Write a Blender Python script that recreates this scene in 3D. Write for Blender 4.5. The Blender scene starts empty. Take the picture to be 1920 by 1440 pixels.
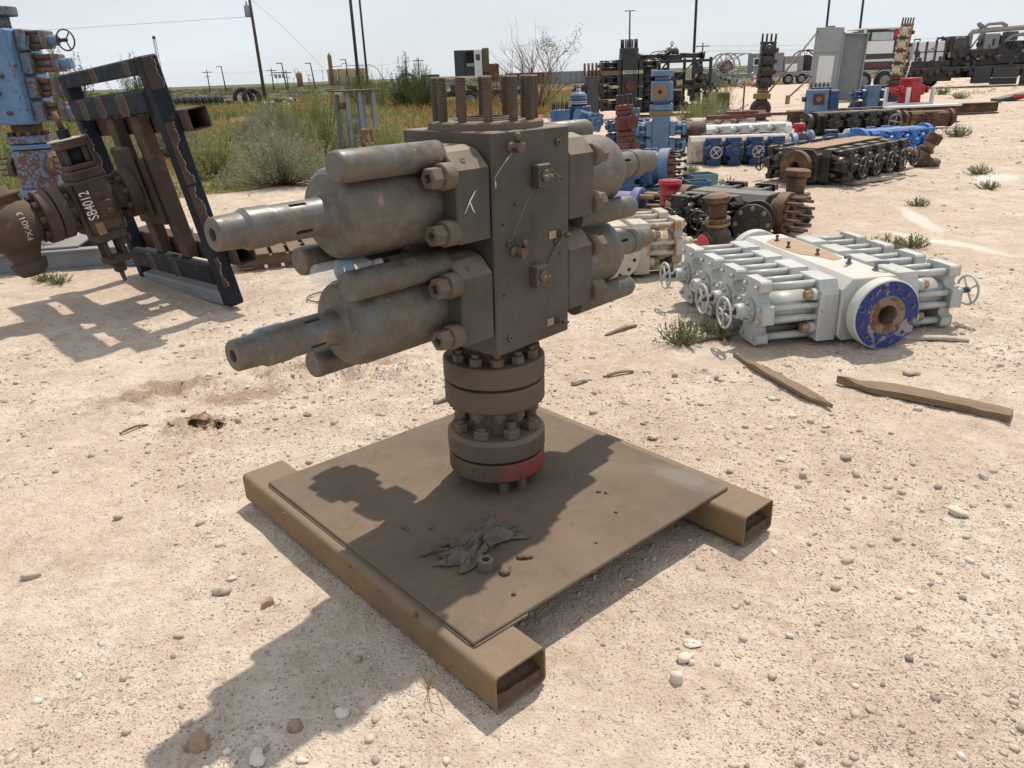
import bpy, bmesh, math, random
import numpy as np
from mathutils import Vector, Matrix, Euler

SC = bpy.context.scene
COL = SC.collection
R = math.radians
PI = math.pi
rng = random.Random(7)

# ---------------------------------------------------------------- camera
PITCH, ROLL, EYE = R(21.94), R(2.195), 1.6
cam = bpy.data.cameras.new('camera')
cam.sensor_width = 36.0
cam.lens = 1442.0 / 1920.0 * 36.0
cam.clip_start = 0.05
cam.clip_end = 20000.0
camo = bpy.data.objects.new('camera', cam)
COL.objects.link(camo)
fw = Vector((0, math.cos(PITCH), -math.sin(PITCH)))
up0 = Vector((0, math.sin(PITCH), math.cos(PITCH)))
rt0 = Vector((1, 0, 0))
rt = rt0 * math.cos(ROLL) - up0 * math.sin(ROLL)
up = rt0 * math.sin(ROLL) + up0 * math.cos(ROLL)
camo.matrix_world = Matrix(((rt.x, up.x, -fw.x, 0), (rt.y, up.y, -fw.y, 0), (rt.z, up.z, -fw.z, EYE), (0, 0, 0, 1)))
SC.camera = camo

# ---------------------------------------------------------------- sky, sun, exposure
SUN_AZ, SUN_EL = R(66.0), R(61.0)      # azimuth measured from +X towards +Y
world = bpy.data.worlds.new('World')
SC.world = world
world.use_nodes = True
wn = world.node_tree
wn.nodes.clear()
w_out = wn.nodes.new('ShaderNodeOutputWorld')
w_bg = wn.nodes.new('ShaderNodeBackground')
w_sky = wn.nodes.new('ShaderNodeTexSky')
w_sky.sky_type = 'NISHITA'
w_sky.sun_disc = False
w_sky.sun_elevation = SUN_EL
w_sky.sun_rotation = PI / 2 - SUN_AZ
w_sky.altitude = 900
w_sky.air_density = 1.0
w_sky.dust_density = 2.5
w_sky.ozone_density = 1.0
# thin high overcast: pale veil over the blue, with soft streaks
w_tc = wn.nodes.new('ShaderNodeTexCoord')
w_map = wn.nodes.new('ShaderNodeMapping')
w_map.inputs['Scale'].default_value = (1.2, 1.2, 5.0)
w_noi = wn.nodes.new('ShaderNodeTexNoise')
w_noi.inputs['Scale'].default_value = 2.2
w_noi.inputs['Detail'].default_value = 6
w_noi.inputs['Roughness'].default_value = 0.55
w_rmp = wn.nodes.new('ShaderNodeMapRange')
w_rmp.inputs['From Min'].default_value = 0.3
w_rmp.inputs['From Max'].default_value = 0.75
w_rmp.inputs['To Min'].default_value = 0.62
w_rmp.inputs['To Max'].default_value = 1.0
w_mix = wn.nodes.new('ShaderNodeMix')
w_mix.data_type = 'RGBA'
w_mix.inputs['B'].default_value = (8.2, 8.75, 9.35, 1)
wn.links.new(w_tc.outputs['Generated'], w_map.inputs['Vector'])
wn.links.new(w_map.outputs['Vector'], w_noi.inputs['Vector'])
wn.links.new(w_noi.outputs['Fac'], w_rmp.inputs['Value'])
wn.links.new(w_rmp.outputs['Result'], w_mix.inputs['Factor'])
wn.links.new(w_sky.outputs['Color'], w_mix.inputs['A'])
wn.links.new(w_mix.outputs['Result'], w_bg.inputs['Color'])
w_bg.inputs['Strength'].default_value = 0.1
wn.links.new(w_bg.outputs['Background'], w_out.inputs['Surface'])

sun = bpy.data.lights.new('sun', 'SUN')
sun.energy = 4.3
sun.angle = R(0.8)
sun.color = (1.0, 0.93, 0.83)
suno = bpy.data.objects.new('sun', sun)
COL.objects.link(suno)
sd = Vector((math.cos(SUN_AZ) * math.cos(SUN_EL), math.sin(SUN_AZ) * math.cos(SUN_EL), math.sin(SUN_EL)))
suno.rotation_euler = sd.to_track_quat('Z', 'Y').to_euler()
suno.location = (10, 20, 40)

SC.cycles.max_bounces = 5
SC.cycles.diffuse_bounces = 2
SC.cycles.glossy_bounces = 2
SC.cycles.transmission_bounces = 5
SC.cycles.transparent_max_bounces = 6
SC.cycles.caustics_reflective = False
SC.cycles.caustics_refractive = False
SC.view_settings.view_transform = 'Standard'
SC.view_settings.look = 'None'
SC.view_settings.exposure = 0.0
SC.view_settings.gamma = 1.0
SC.view_settings.use_curve_mapping = False

# ---------------------------------------------------------------- numpy value noise
def _hash(ix, iy, seed):
    h = (ix.astype(np.int64) * 374761393 + iy.astype(np.int64) * 668265263 + seed * 974634777) & 0x7fffffff
    h = ((h ^ (h >> 13)) * 1274126177) & 0x7fffffff
    return ((h ^ (h >> 16)) & 0xffff) / 65535.0
def vnoise(x, y, seed=0):
    ix = np.floor(x); iy = np.floor(y)
    fx = x - ix; fy = y - iy
    fx = fx * fx * (3 - 2 * fx); fy = fy * fy * (3 - 2 * fy)
    a = _hash(ix, iy, seed); b = _hash(ix + 1, iy, seed)
    c = _hash(ix, iy + 1, seed); d = _hash(ix + 1, iy + 1, seed)
    return (a * (1 - fx) + b * fx) * (1 - fy) + (c * (1 - fx) + d * fx) * fy - 0.5
def fbm(x, y, oct=4, seed=0, gain=0.5):
    s = 0; a = 1.0; f = 1.0
    for i in range(oct):
        s = s + a * vnoise(x * f, y * f, seed + i); a *= gain; f *= 2.03
    return s

# ---------------------------------------------------------------- materials
MATS = {}
def nd(nt, t, **kw):
    n = nt.nodes.new(t)
    for k, v in kw.items():
        if k in n.inputs.keys(): n.inputs[k].default_value = v
        else: setattr(n, k, v)
    return n
def newmat(name):
    m = bpy.data.materials.new(name); m.use_nodes = True
    nt = m.node_tree; nt.nodes.clear()
    out = nt.nodes.new('ShaderNodeOutputMaterial')
    b = nt.nodes.new('ShaderNodeBsdfPrincipled')
    nt.links.new(b.outputs[0], out.inputs[0])
    return m, nt, b
def c4(c): return (c[0], c[1], c[2], 1)
def mixc(nt, fac, a, b):
    n = nt.nodes.new('ShaderNodeMix'); n.data_type = 'RGBA'
    for key, v in (('Factor', fac), ('A', a), ('B', b)):
        if hasattr(v, 'links'): nt.links.new(v, n.inputs[key])
        elif isinstance(v, (int, float)): n.inputs[key].default_value = v
        else: n.inputs[key].default_value = c4(v)
    return n.outputs['Result']
def noise(nt, vec, scale, detail=4, rough=0.55, dist=0.0):
    n = nd(nt, 'ShaderNodeTexNoise', Scale=scale, Detail=detail, Roughness=rough, Distortion=dist)
    nt.links.new(vec, n.inputs['Vector']); return n.outputs['Fac']
def rng_node(nt, v, a, b, c=0.0, d=1.0):
    n = nd(nt, 'ShaderNodeMapRange')
    n.inputs['From Min'].default_value = a; n.inputs['From Max'].default_value = b
    n.inputs['To Min'].default_value = c; n.inputs['To Max'].default_value = d
    nt.links.new(v, n.inputs['Value']); return n.outputs['Result']
def mth(nt, op, a, b=None, clamp=False):
    n = nt.nodes.new('ShaderNodeMath'); n.operation = op; n.use_clamp = clamp
    for i, v in enumerate((a, b)):
        if v is None: continue
        if hasattr(v, 'links'): nt.links.new(v, n.inputs[i])
        else: n.inputs[i].default_value = v
    return n.outputs[0]
DUST = (0.36, 0.265, 0.185)
def painted(name, base, rust=(0.10, 0.045, 0.022), rust_amt=0.3, dust=0.5, var=0.25, rough=0.5, metal=0.0, scale=1.0, dust_col=DUST, under=None, streak=0.0, bump=0.15, side_dust=0.0, spec=0.5):
    """weathered paint or bare steel: uneven coat, chips to rust, dust lying on what faces up, fine relief"""
    if name in MATS: return MATS[name]
    m, nt, b = newmat(name)
    geo = nt.nodes.new('ShaderNodeNewGeometry'); pos = geo.outputs['Position']
    big = noise(nt, pos, 3.1 * scale, 4, 0.6)
    mid = noise(nt, pos, 14 * scale, 5, 0.65, 0.4)
    fine = noise(nt, pos, 90 * scale, 3, 0.6)
    dark = tuple(x * (1 - var) for x in base); lite = tuple(min(1, x * (1 + var)) for x in base)
    col = mixc(nt, rng_node(nt, big, 0.3, 0.7), dark, lite)
    col = mixc(nt, rng_node(nt, fine, 0.35, 0.75, 0, 0.35), col, dark)
    if streak:
        mp = nd(nt, 'ShaderNodeMapping'); mp.inputs['Scale'].default_value = (26, 26, 1.6)
        nt.links.new(pos, mp.inputs['Vector'])
        st = noise(nt, mp.outputs[0], 1.5, 4, 0.6)
        col = mixc(nt, rng_node(nt, st, 0.5, 0.72, 0, streak), col, rust)
    chip = mth(nt, 'ADD', mth(nt, 'MULTIPLY', big, 0.55), mth(nt, 'MULTIPLY', mid, 0.6))
    t0 = 0.80 - 0.38 * rust_amt
    rf = rng_node(nt, chip, t0, t0 + 0.035)
    rustc = mixc(nt, rng_node(nt, fine, 0.3, 0.7), rust, tuple(min(1, x * 1.7) for x in rust))
    if rust_amt > 0: col = mixc(nt, rf, col, rustc)
    sep = nt.nodes.new('ShaderNodeSeparateXYZ'); nt.links.new(geo.outputs['Normal'], sep.inputs[0])
    upf = rng_node(nt, sep.outputs['Z'], 0.15, 0.95)
    df = mth(nt, 'MULTIPLY', upf, rng_node(nt, mid, 0.25, 0.62, 0.35, 1.0))
    if side_dust:
        sdust = mth(nt, 'MULTIPLY', rng_node(nt, big, 0.35, 0.65), side_dust)
        df = mth(nt, 'MAXIMUM', mth(nt, 'MULTIPLY', df, dust), mth(nt, 'MULTIPLY', sdust, rng_node(nt, mid, 0.3, 0.7, 0.4, 1.0)), True)
    else:
        df = mth(nt, 'MULTIPLY', df, dust, True)
    col = mixc(nt, df, col, dust_col)
    b.inputs['Specular IOR Level'].default_value = spec
    nt.links.new(col, b.inputs['Base Color'])
    rr = rng_node(nt, mid, 0.3, 0.7, rough - 0.1, min(1, rough + 0.2))
    rr = mth(nt, 'MAXIMUM', rr, mth(nt, 'MULTIPLY', df, 0.9))
    rr = mth(nt, 'MAXIMUM', rr, mth(nt, 'MULTIPLY', rf, 0.8)) if rust_amt > 0 else rr
    nt.links.new(rr, b.inputs['Roughness'])
    if metal:
        nt.links.new(rng_node(nt, df, 0, 0.5, metal, 0.0), b.inputs['Metallic'])
    bp = nd(nt, 'ShaderNodeBump', Strength=bump, Distance=0.004)
    h = mth(nt, 'ADD', mth(nt, 'MULTIPLY', fine, 0.5), mid)
    if rust_amt > 0: h = mth(nt, 'SUBTRACT', h, mth(nt, 'MULTIPLY', rf, 0.6))
    nt.links.new(h, bp.inputs['Height'])
    nt.links.new(bp.outputs[0], b.inputs['Normal'])
    MATS[name] = m; return m
def plain(name, col, rough=0.7, metal=0.0, emis=None, spec=None, var=0.15, vs=12.0):
    if name in MATS: return MATS[name]
    m, nt, b = newmat(name)
    geo = nt.nodes.new('ShaderNodeNewGeometry')
    f = noise(nt, geo.outputs['Position'], vs, 4, 0.6)
    cc = mixc(nt, rng_node(nt, f, 0.3, 0.7), tuple(x * (1 - var) for x in col), tuple(min(1, x * (1 + var)) for x in col))
    nt.links.new(cc, b.inputs['Base Color'])
    b.inputs['Roughness'].default_value = rough; b.inputs['Metallic'].default_value = metal
    if spec is not None: b.inputs['Specular IOR Level'].default_value = spec
    MATS[name] = m; return m

# ---------------------------------------------------------------- mesh building
AX = {'x': Matrix.Rotation(PI / 2, 4, 'Y'), '-x': Matrix.Rotation(-PI / 2, 4, 'Y'),
      'y': Matrix.Rotation(-PI / 2, 4, 'X'), '-y': Matrix.Rotation(PI / 2, 4, 'X'),
      'z': Matrix.Identity(4), '-z': Matrix.Rotation(PI, 4, 'X')}
def T(x, y, z): return Matrix.Translation((x, y, z))
def along(p0, p1):
    p0 = Vector(p0); p1 = Vector(p1); d = p1 - p0
    return Matrix.Translation(p0) @ d.to_track_quat('Z', 'Y').to_matrix().to_4x4(), d.length
class MB:
    """collects shapes of one part"""
    def __init__(s): s.v = []; s.f = []; s.sm = []
    def add(s, vs, fs, M=None, smooth=False):
        o = len(s.v)
        s.v += [tuple(M @ Vector(p)) for p in vs] if M is not None else [tuple(p) for p in vs]
        s.f += [tuple(i + o for i in f) for f in fs]
        s.sm += [smooth] * len(fs); return s
    def box(s, cx, cy, cz, sx, sy, sz, b=0.0, M=None):
        x, y, z = sx / 2, sy / 2, sz / 2
        if b <= 0 or b * 2.05 > min(sx, sy, sz):
            vs = [(i * x, j * y, k * z) for i in (-1, 1) for j in (-1, 1) for k in (-1, 1)]
            fs = [(0, 1, 3, 2), (4, 6, 7, 5), (0, 4, 5, 1), (2, 3, 7, 6), (0, 2, 6, 4), (1, 5, 7, 3)]
        else:
            vs = []; idx = {}
            for i in (-1, 1):
                for j in (-1, 1):
                    for k in (-1, 1):
                        idx[i, j, k] = len(vs)
                        vs += [(i * x, j * (y - b), k * (z - b)), (i * (x - b), j * y, k * (z - b)), (i * (x - b), j * (y - b), k * z)]
            fs = []
            def q(a): fs.append(tuple(a))
            for i in (-1, 1):
                a = [idx[i, -1, -1], idx[i, 1, -1], idx[i, 1, 1], idx[i, -1, 1]]; q(a if i > 0 else a[::-1])
                a = [idx[-1, i, -1] + 1, idx[1, i, -1] + 1, idx[1, i, 1] + 1, idx[-1, i, 1] + 1]; q(a[::-1] if i > 0 else a)
                a = [idx[-1, -1, i] + 2, idx[1, -1, i] + 2, idx[1, 1, i] + 2, idx[-1, 1, i] + 2]; q(a if i > 0 else a[::-1])
            for j in (-1, 1):
                for k in (-1, 1):
                    a = [idx[-1, j, k] + 1, idx[1, j, k] + 1, idx[1, j, k] + 2, idx[-1, j, k] + 2]; q(a if -j * k > 0 else a[::-1])
                    a = [idx[j, -1, k] + 0, idx[j, 1, k] + 0, idx[j, 1, k] + 2, idx[j, -1, k] + 2]; q(a if j * k > 0 else a[::-1])
                    a = [idx[j, k, -1] + 0, idx[j, k, 1] + 0, idx[j, k, 1] + 1, idx[j, k, -1] + 1]; q(a if -j * k > 0 else a[::-1])
            for i in (-1, 1):
                for j in (-1, 1):
                    for k in (-1, 1):
                        n = idx[i, j, k]; a = [n, n + 1, n + 2]; q(a if i * j * k > 0 else a[::-1])
        MM = Matrix.Translation((cx, cy, cz))
        return s.add(vs, fs, M @ MM if M is not None else MM)
    def lathe(s, prof, seg=24, M=None, smooth=True, cap=True, a0=0.0):
        """prof: list of (z, r) along +Z; sharp corners need doubled points"""
        vs = []; fs = []
        n = len(prof)
        for z, r in prof:
            for i in range(seg):
                a = a0 + 2 * PI * i / seg
                vs.append((r * math.cos(a), r * math.sin(a), z))
        for j in range(n - 1):
            if abs(prof[j][0] - prof[j + 1][0]) < 1e-9 and abs(prof[j][1] - prof[j + 1][1]) < 1e-9: continue
            for i in range(seg):
                k = (i + 1) % seg
                fs.append((j * seg + i, j * seg + k, (j + 1) * seg + k, (j + 1) * seg + i))
        s.add(vs, fs, M, smooth)
        if cap:
            o = len(s.v) - len(vs)
            if prof[0][1] > 1e-6: s.f.append(tuple(o + i for i in range(seg))[::-1]); s.sm.append(False)
            if prof[-1][1] > 1e-6: s.f.append(tuple(o + (n - 1) * seg + i for i in range(seg))); s.sm.append(False)
        return s
    def cyl(s, p0, p1, r, r1=None, seg=16, ch=0.0, smooth=True):
        M, L = along(p0, p1); r1 = r if r1 is None else r1
        if ch > 0: prof = [(0, r - ch), (ch, r), (ch, r), (L - ch, r1), (L - ch, r1), (L, r1 - ch)]
        else: prof = [(0, r), (L, r1)]
        return s.lathe(prof, seg, M, smooth)
    def tube(s, pts, r, seg=8, smooth=True):
        pts = [Vector(p) for p in pts]; n = len(pts); vs = []; fs = []
        rs = r if isinstance(r, (list, tuple)) else [r] * n
        prev = None
        for i, p in enumerate(pts):
            t = (pts[min(i + 1, n - 1)] - pts[max(i - 1, 0)]).normalized()
            if prev is None:
                a = Vector((0, 0, 1)) if abs(t.z) < 0.9 else Vector((1, 0, 0))
                u = t.cross(a).normalized()
            else: u = (prev - t * prev.dot(t)).normalized()
            prev = u; w = t.cross(u)
            for k in range(seg):
                a = 2 * PI * k / seg
                vs.append(p + (u * math.cos(a) + w * math.sin(a)) * rs[i])
        for i in range(n - 1):
            for k in range(seg):
                l = (k + 1) % seg
                fs.append((i * seg + k, i * seg + l, (i + 1) * seg + l, (i + 1) * seg + k))
        fs.append(tuple(range(seg))[::-1]); fs.append(tuple((n - 1) * seg + k for k in range(seg)))
        return s.add(vs, fs, None, smooth)
    def torus(s, Rr, r, M=None, seg=28, ss=8):
        vs = []; fs = []
        for i in range(seg):
            a = 2 * PI * i / seg
            for j in range(ss):
                b = 2 * PI * j / ss
                vs.append(((Rr + r * math.cos(b)) * math.cos(a), (Rr + r * math.cos(b)) * math.sin(a), r * math.sin(b)))
        for i in range(seg):
            for j in range(ss):
                fs.append((i * ss + j, ((i + 1) % seg) * ss + j, ((i + 1) % seg) * ss + (j + 1) % ss, i * ss + (j + 1) % ss))
        return s.add(vs, fs, M, True)
    def prism(s, poly, h0, h1, M=None, ch=0.0):
        """polygon in XY (counter-clockwise) extruded along Z, optional edge chamfer"""
        n = len(poly)
        if ch > 0:
            c = Vector((sum(p[0] for p in poly) / n, sum(p[1] for p in poly) / n))
            ins = []
            for i in range(n):
                a = Vector(poly[i - 1]); b_ = Vector(poly[i]); d = Vector(poly[(i + 1) % n])
                e1 = (b_ - a).normalized(); e2 = (d - b_).normalized()
                n1 = Vector((-e1.y, e1.x)); n2 = Vector((-e2.y, e2.x))
                m = (n1 + n2); m = m / max(0.25, m.dot(n1)) if m.length > 1e-6 else n1
                ins.append(tuple(b_ + m * ch))
            rings = [(ins, h0), (poly, h0 + ch), (poly, h1 - ch), (ins, h1)]
        else: rings = [(poly, h0), (poly, h1)]
        vs = [(p[0], p[1], h) for ps, h in rings for p in ps]; fs = []
        for j in range(len(rings) - 1):
            for i in range(n):
                k = (i + 1) % n
                fs.append((j * n + i, j * n + k, (j + 1) * n + k, (j + 1) * n + i))
        fs.append(tuple(range(n))[::-1]); fs.append(tuple((len(rings) - 1) * n + i for i in range(n)))
        return s.add(vs, fs, M)
    def ring(s, z0, z1, ro, ri, seg=32, M=None, ch=0.004):
        """flat ring with a bore"""
        prof = [(z0, ri), (z0, ro - ch), (z0, ro - ch), (z0 + ch, ro), (z0 + ch, ro), (z1 - ch, ro), (z1 - ch, ro), (z1, ro - ch), (z1, ro - ch), (z1, ri), (z1, ri), (z0, ri)]
        return s.lathe(prof, seg, M, True, cap=False)
    def mesh(s, name):
        me = bpy.data.meshes.new(name)
        me.from_pydata(s.v, [], s.f)
        me.polygons.foreach_set('use_smooth', s.sm)
        me.update(); return me
    def build(s, name, mat, parent=None, M=None):
        return link(name, s.mesh(name), mat, parent, M)
def link(name, me, mat, parent=None, M=None):
    if mat is not None and not me.materials: me.materials.append(mat)
    o = bpy.data.objects.new(name, me); COL.objects.link(o)
    if parent is not None: o.parent = parent
    if M is not None: o.matrix_local = M
    return o
def inst(name, me, parent, M):
    o = bpy.data.objects.new(name, me); COL.objects.link(o); o.parent = parent; o.matrix_local = M; return o
def tag(o, label, cat, group=None):
    o['label'] = label; o['category'] = cat
    if 'kind' not in o: o['kind'] = 'thing'
    if group: o['group'] = group
    return o
def thing(name, label, cat, loc=(0, 0, 0), rz=0.0, group=None, M=None):
    o = bpy.data.objects.new(name, None); COL.objects.link(o); o.empty_display_size = 0.1
    if M is not None: o.matrix_world = M
    else: o.location = loc; o.rotation_euler = (0, 0, rz)
    return tag(o, label, cat, group)
def kids(o): return [c for c in bpy.data.objects if c.parent == o]
def struct(o, kind='structure'): o['kind'] = kind; return o
def cut(me, cutters, ang=32):
    """subtract cutter meshes from a mesh (exact boolean), returns a new mesh"""
    for q in [me] + list(cutters):
        bm = bmesh.new(); bm.from_mesh(q); bmesh.ops.remove_doubles(bm, verts=bm.verts, dist=1e-5)
        bmesh.ops.recalc_face_normals(bm, faces=bm.faces); bm.to_mesh(q); bm.free()
    a = bpy.data.objects.new('tmp', me); COL.objects.link(a); tmp = [a]
    for c in cutters:
        b = bpy.data.objects.new('tmp', c); COL.objects.link(b); tmp.append(b)
        md = a.modifiers.new('b', 'BOOLEAN'); md.operation = 'DIFFERENCE'; md.object = b; md.solver = 'EXACT'
    dg = bpy.context.evaluated_depsgraph_get(); dg.update()
    res = bpy.data.meshes.new_from_object(a.evaluated_get(dg))
    for o in tmp: bpy.data.objects.remove(o)
    res.polygons.foreach_set('use_smooth', [True] * len(res.polygons))
    res.set_sharp_from_angle(angle=R(ang))
    return res
def hexnut(r, h, bore=0.0, ch=0.12):
    m = MB()
    p = [(r * math.cos(PI / 3 * i), r * math.sin(PI / 3 * i)) for i in range(6)]
    m.prism(p, 0, h, ch=r * ch)
    return m
def text_mesh(txt, size, depth=0.0008):
    cu = bpy.data.curves.new('txt', 'FONT'); cu.body = txt; cu.size = size; cu.extrude = depth
    cu.align_x = 'CENTER'; cu.align_y = 'CENTER'
    o = bpy.data.objects.new('txt', cu); COL.objects.link(o)
    dg = bpy.context.evaluated_depsgraph_get(); dg.update()
    me = bpy.data.meshes.new_from_object(o.evaluated_get(dg))
    bpy.data.objects.remove(o); return me
# ---------------------------------------------------------------- ground
def smooth01(t): t = np.clip(t, 0, 1); return t * t * (3 - 2 * t)
def veg_mask(x, y):
    bx = np.interp(y, [0, 9, 11.5, 13, 15, 20, 28, 36, 42, 60, 78, 95], [-60, -8.5, -5.2, -4.2, -3.6, -2.6, -1.0, 3.5, 5.5, 8, 40, 900])
    e = fbm(x * 0.6, y * 0.6, 3, 31) * 1.6 * np.clip(y / 14, 0.3, 4)
    w = 0.05 * y + 0.2
    return smooth01((bx - x + e) / w + 0.5)
def gz(x, y):
    x = np.asarray(x, float); y = np.asarray(y, float)
    r = np.hypot(x, y)
    z = fbm(x * 0.35, y * 0.35, 3, 3) * 0.030
    z += fbm(x * 1.7, y * 1.7, 3, 5) * 0.020
    fine = np.clip(1.4 - r / 9.0, 0, 1)
    z += fbm(x * 9, y * 9, 4, 9, 0.6) * 0.014 * fine
    # dug-over soil left of the stand
    for (cx, cy, rx, ry, h) in ((-2.0, 4.05, 0.45, 0.22, 0.02), (-1.55, 3.62, 0.22, 0.10, 0.035), (-1.1, 4.35, 0.55, 0.20, 0.03), (-0.75, 4.2, 0.4, 0.15, 0.02)):
        g = np.exp(-(((x - cx) / rx) ** 2 + ((y - cy) / ry) ** 2))
        z += g * (h * 0.5 + fbm(x * 16, y * 16, 4, 21, 0.65) * 0.075)
    # old wheel ruts crossing the yard on the right
    for off in (0.0, 1.75):
        d = (x - (2.9 + off + 0.30 * (y - 4) + 0.25 * np.sin(y * 0.35)))
        z += (-0.020 * np.exp(-(d / 0.14) ** 2) + 0.010 * np.exp(-((np.abs(d) - 0.24) / 0.09) ** 2)) * np.clip((y - 2.6) / 2, 0, 1) * np.clip((30 - y) / 12, 0, 1) * (0.55 + vnoise(x * 0.5, y * 0.5, 44))
    # keep level below the stand
    f = 1 - np.exp(-(((x + 0.1) / 1.05) ** 4 + ((y - 2.62) / 1.05) ** 4))
    z = z * (0.25 + 0.75 * f) - 0.008
    v = veg_mask(x, y)
    z += v * (fbm(x * 0.12, y * 0.12, 3, 17) * 0.25 * np.clip((y - 12) / 40, 0, 1) + 0.02)
    return z
def gz1(x, y): return float(gz(np.array([x]), np.array([y]))[0])
def build_ground():
    ys = [-1.2]
    while ys[-1] < 6500: ys.append(ys[-1] + max(0.012, 0.0075 * (ys[-1] + 1.6) * (1 if ys[-1] < 40 else 1.6)))
    ys = np.array(ys)
    us = np.concatenate([np.linspace(-2.2, -0.72, 40, endpoint=False), np.linspace(-0.72, 0.72, 330), np.linspace(0.72, 2.2, 41)[1:]])
    U, Y = np.meshgrid(us, ys)
    X = U * (Y + 1.45)
    Z = gz(X, Y)
    V = veg_mask(X, Y)
    n, m = X.shape
    me = bpy.data.meshes.new('ground')
    co = np.stack([X, Y, Z], -1).reshape(-1, 3)
    i = np.arange(n * m).reshape(n, m)
    q = np.stack([i[:-1, :-1], i[:-1, 1:], i[1:, 1:], i[1:, :-1]], -1).reshape(-1, 4)
    me.vertices.add(n * m); me.vertices.foreach_set('co', co.ravel())
    me.loops.add(q.size); me.loops.foreach_set('vertex_index', q.ravel())
    me.polygons.add(len(q)); me.polygons.foreach_set('loop_start', np.arange(0, q.size, 4)); me.polygons.foreach_set('loop_total', np.full(len(q), 4))
    me.polygons.foreach_set('use_smooth', np.ones(len(q), bool))
    at_ = me.attributes.new('scrub', 'FLOAT', 'POINT'); at_.data.foreach_set('value', V.ravel())
    me.update(); me.validate()
    m_, nt, b = newmat('caliche_soil')
    geo = nt.nodes.new('ShaderNodeNewGeometry'); pos = geo.outputs['Position']
    n1 = noise(nt, pos, 0.35, 3, 0.6); n2 = noise(nt, pos, 2.3, 4, 0.62, 0.3); n3 = noise(nt, pos, 19, 4, 0.7); n4 = noise(nt, pos, 120, 2, 0.7)
    col = mixc(nt, rng_node(nt, n2, 0.32, 0.68), (0.475, 0.375, 0.292), (0.64, 0.54, 0.44))
    col = mixc(nt, rng_node(nt, n1, 0.46, 0.66, 0, 0.7), col, (0.50, 0.362, 0.272))       # reddish clay areas
    col = mixc(nt, rng_node(nt, n3, 0.52, 0.72, 0, 0.5), col, (0.70, 0.60, 0.495))          # pale lime
    col = mixc(nt, rng_node(nt, n3, 0.30, 0.43, 0.55, 0), col, (0.34, 0.235, 0.165))
    col = mixc(nt, rng_node(nt, n4, 0.28, 0.46, 0.55, 0), col, (0.25, 0.175, 0.125))
    n5 = noise(nt, pos, 6.5, 5, 0.72, 0.6)
    col = mixc(nt, rng_node(nt, n5, 0.50, 0.66, 0, 0.55), col, (0.40, 0.295, 0.22))
    col = mixc(nt, rng_node(nt, n5, 0.30, 0.42, 0.4, 0), col, (0.70, 0.61, 0.52))
    vo = nd(nt, 'ShaderNodeTexVoronoi', Scale=75.0, Randomness=1.0); nt.links.new(pos, vo.inputs['Vector'])
    spk = rng_node(nt, vo.outputs['Distance'], 0.16, 0.26, 1, 0)
    sepc = nt.nodes.new('ShaderNodeSeparateColor'); nt.links.new(vo.outputs['Color'], sepc.inputs[0])
    sel = rng_node(nt, sepc.outputs[0], 0.62, 0.66)
    pebc = mixc(nt, sepc.outputs[1], (0.20, 0.15, 0.12), (0.74, 0.66, 0.57))
    col = mixc(nt, mth(nt, 'MULTIPLY', spk, sel), col, pebc)
    # dug-over darker soil, salt-white run of water
    BLN = mth(nt, 'MULTIPLY', mth(nt, 'SUBTRACT', n3, 0.5), 1.6)
    def blob(cx, cy, rx, ry, rot=0.0):
        mp = nd(nt, 'ShaderNodeMapping'); mp.vector_type = 'TEXTURE'
        mp.inputs['Location'].default_value = (cx, cy, 0); mp.inputs['Rotation'].default_value = (0, 0, rot); mp.inputs['Scale'].default_value = (rx, ry, 1000)
        nt.links.new(pos, mp.inputs['Vector'])
        ln = nt.nodes.new('ShaderNodeVectorMath'); ln.operation = 'LENGTH'; nt.links.new(mp.outputs[0], ln.inputs[0])
        d = mth(nt, 'ADD', ln.outputs['Value'], BLN)
        return rng_node(nt, d, 0.55, 1.1, 1, 0)
    for a in ((-2.05, 4.12, 0.42, 0.17, 0.5), (-1.62, 3.62, 0.2, 0.12, 0), (-1.05, 4.45, 0.5, 0.14, 0.2), (-1.5, 4.0, 0.3, 0.15, 0.3)):
        col = mixc(nt, mth(nt, 'MULTIPLY', blob(*a), 0.6), col, (0.25, 0.15, 0.095))
    for a in ((4.45, 8.3, 0.9, 0.10, 1.35), (4.1, 7.1, 0.8, 0.10, 2.05), (6.9, 11.0, 0.5, 0.35, 0.8)):
        col = mixc(nt, mth(nt, 'MULTIPLY', blob(*a), 0.65), col, (0.74, 0.68, 0.62))
    # scrub soil: litter, straw and low green between the plants
    av = nt.nodes.new('ShaderNodeAttribute'); av.attribute_name = 'scrub'
    s1 = noise(nt, pos, 0.28, 3, 0.65); s2 = n2
    sc_ = mixc(nt, rng_node(nt, s1, 0.4, 0.6), (0.15, 0.125, 0.055), (0.27, 0.17, 0.075))
    sc_ = mixc(nt, rng_node(nt, s2, 0.45, 0.7), sc_, (0.115, 0.125, 0.05))
    sc_ = mixc(nt, rng_node(nt, s1, 0.60, 0.68), sc_, (0.50, 0.40, 0.31))
    sepP = nt.nodes.new('ShaderNodeSeparateXYZ'); nt.links.new(pos, sepP.inputs[0])
    sc_ = mixc(nt, rng_node(nt, sepP.outputs['Y'], 60, 110), sc_, mixc(nt, s2, (0.085, 0.09, 0.048), (0.14, 0.13, 0.075)))
    edge = mth(nt, 'ADD', av.outputs['Fac'], mth(nt, 'MULTIPLY', mth(nt, 'SUBTRACT', s2, 0.5), 0.9))
    col = mixc(nt, rng_node(nt, edge, 0.42, 0.62), col, sc_)
    nt.links.new(col, b.inputs['Base Color'])
    b.inputs['Roughness'].default_value = 0.95; b.inputs['Specular IOR Level'].default_value = 0.15
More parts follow.
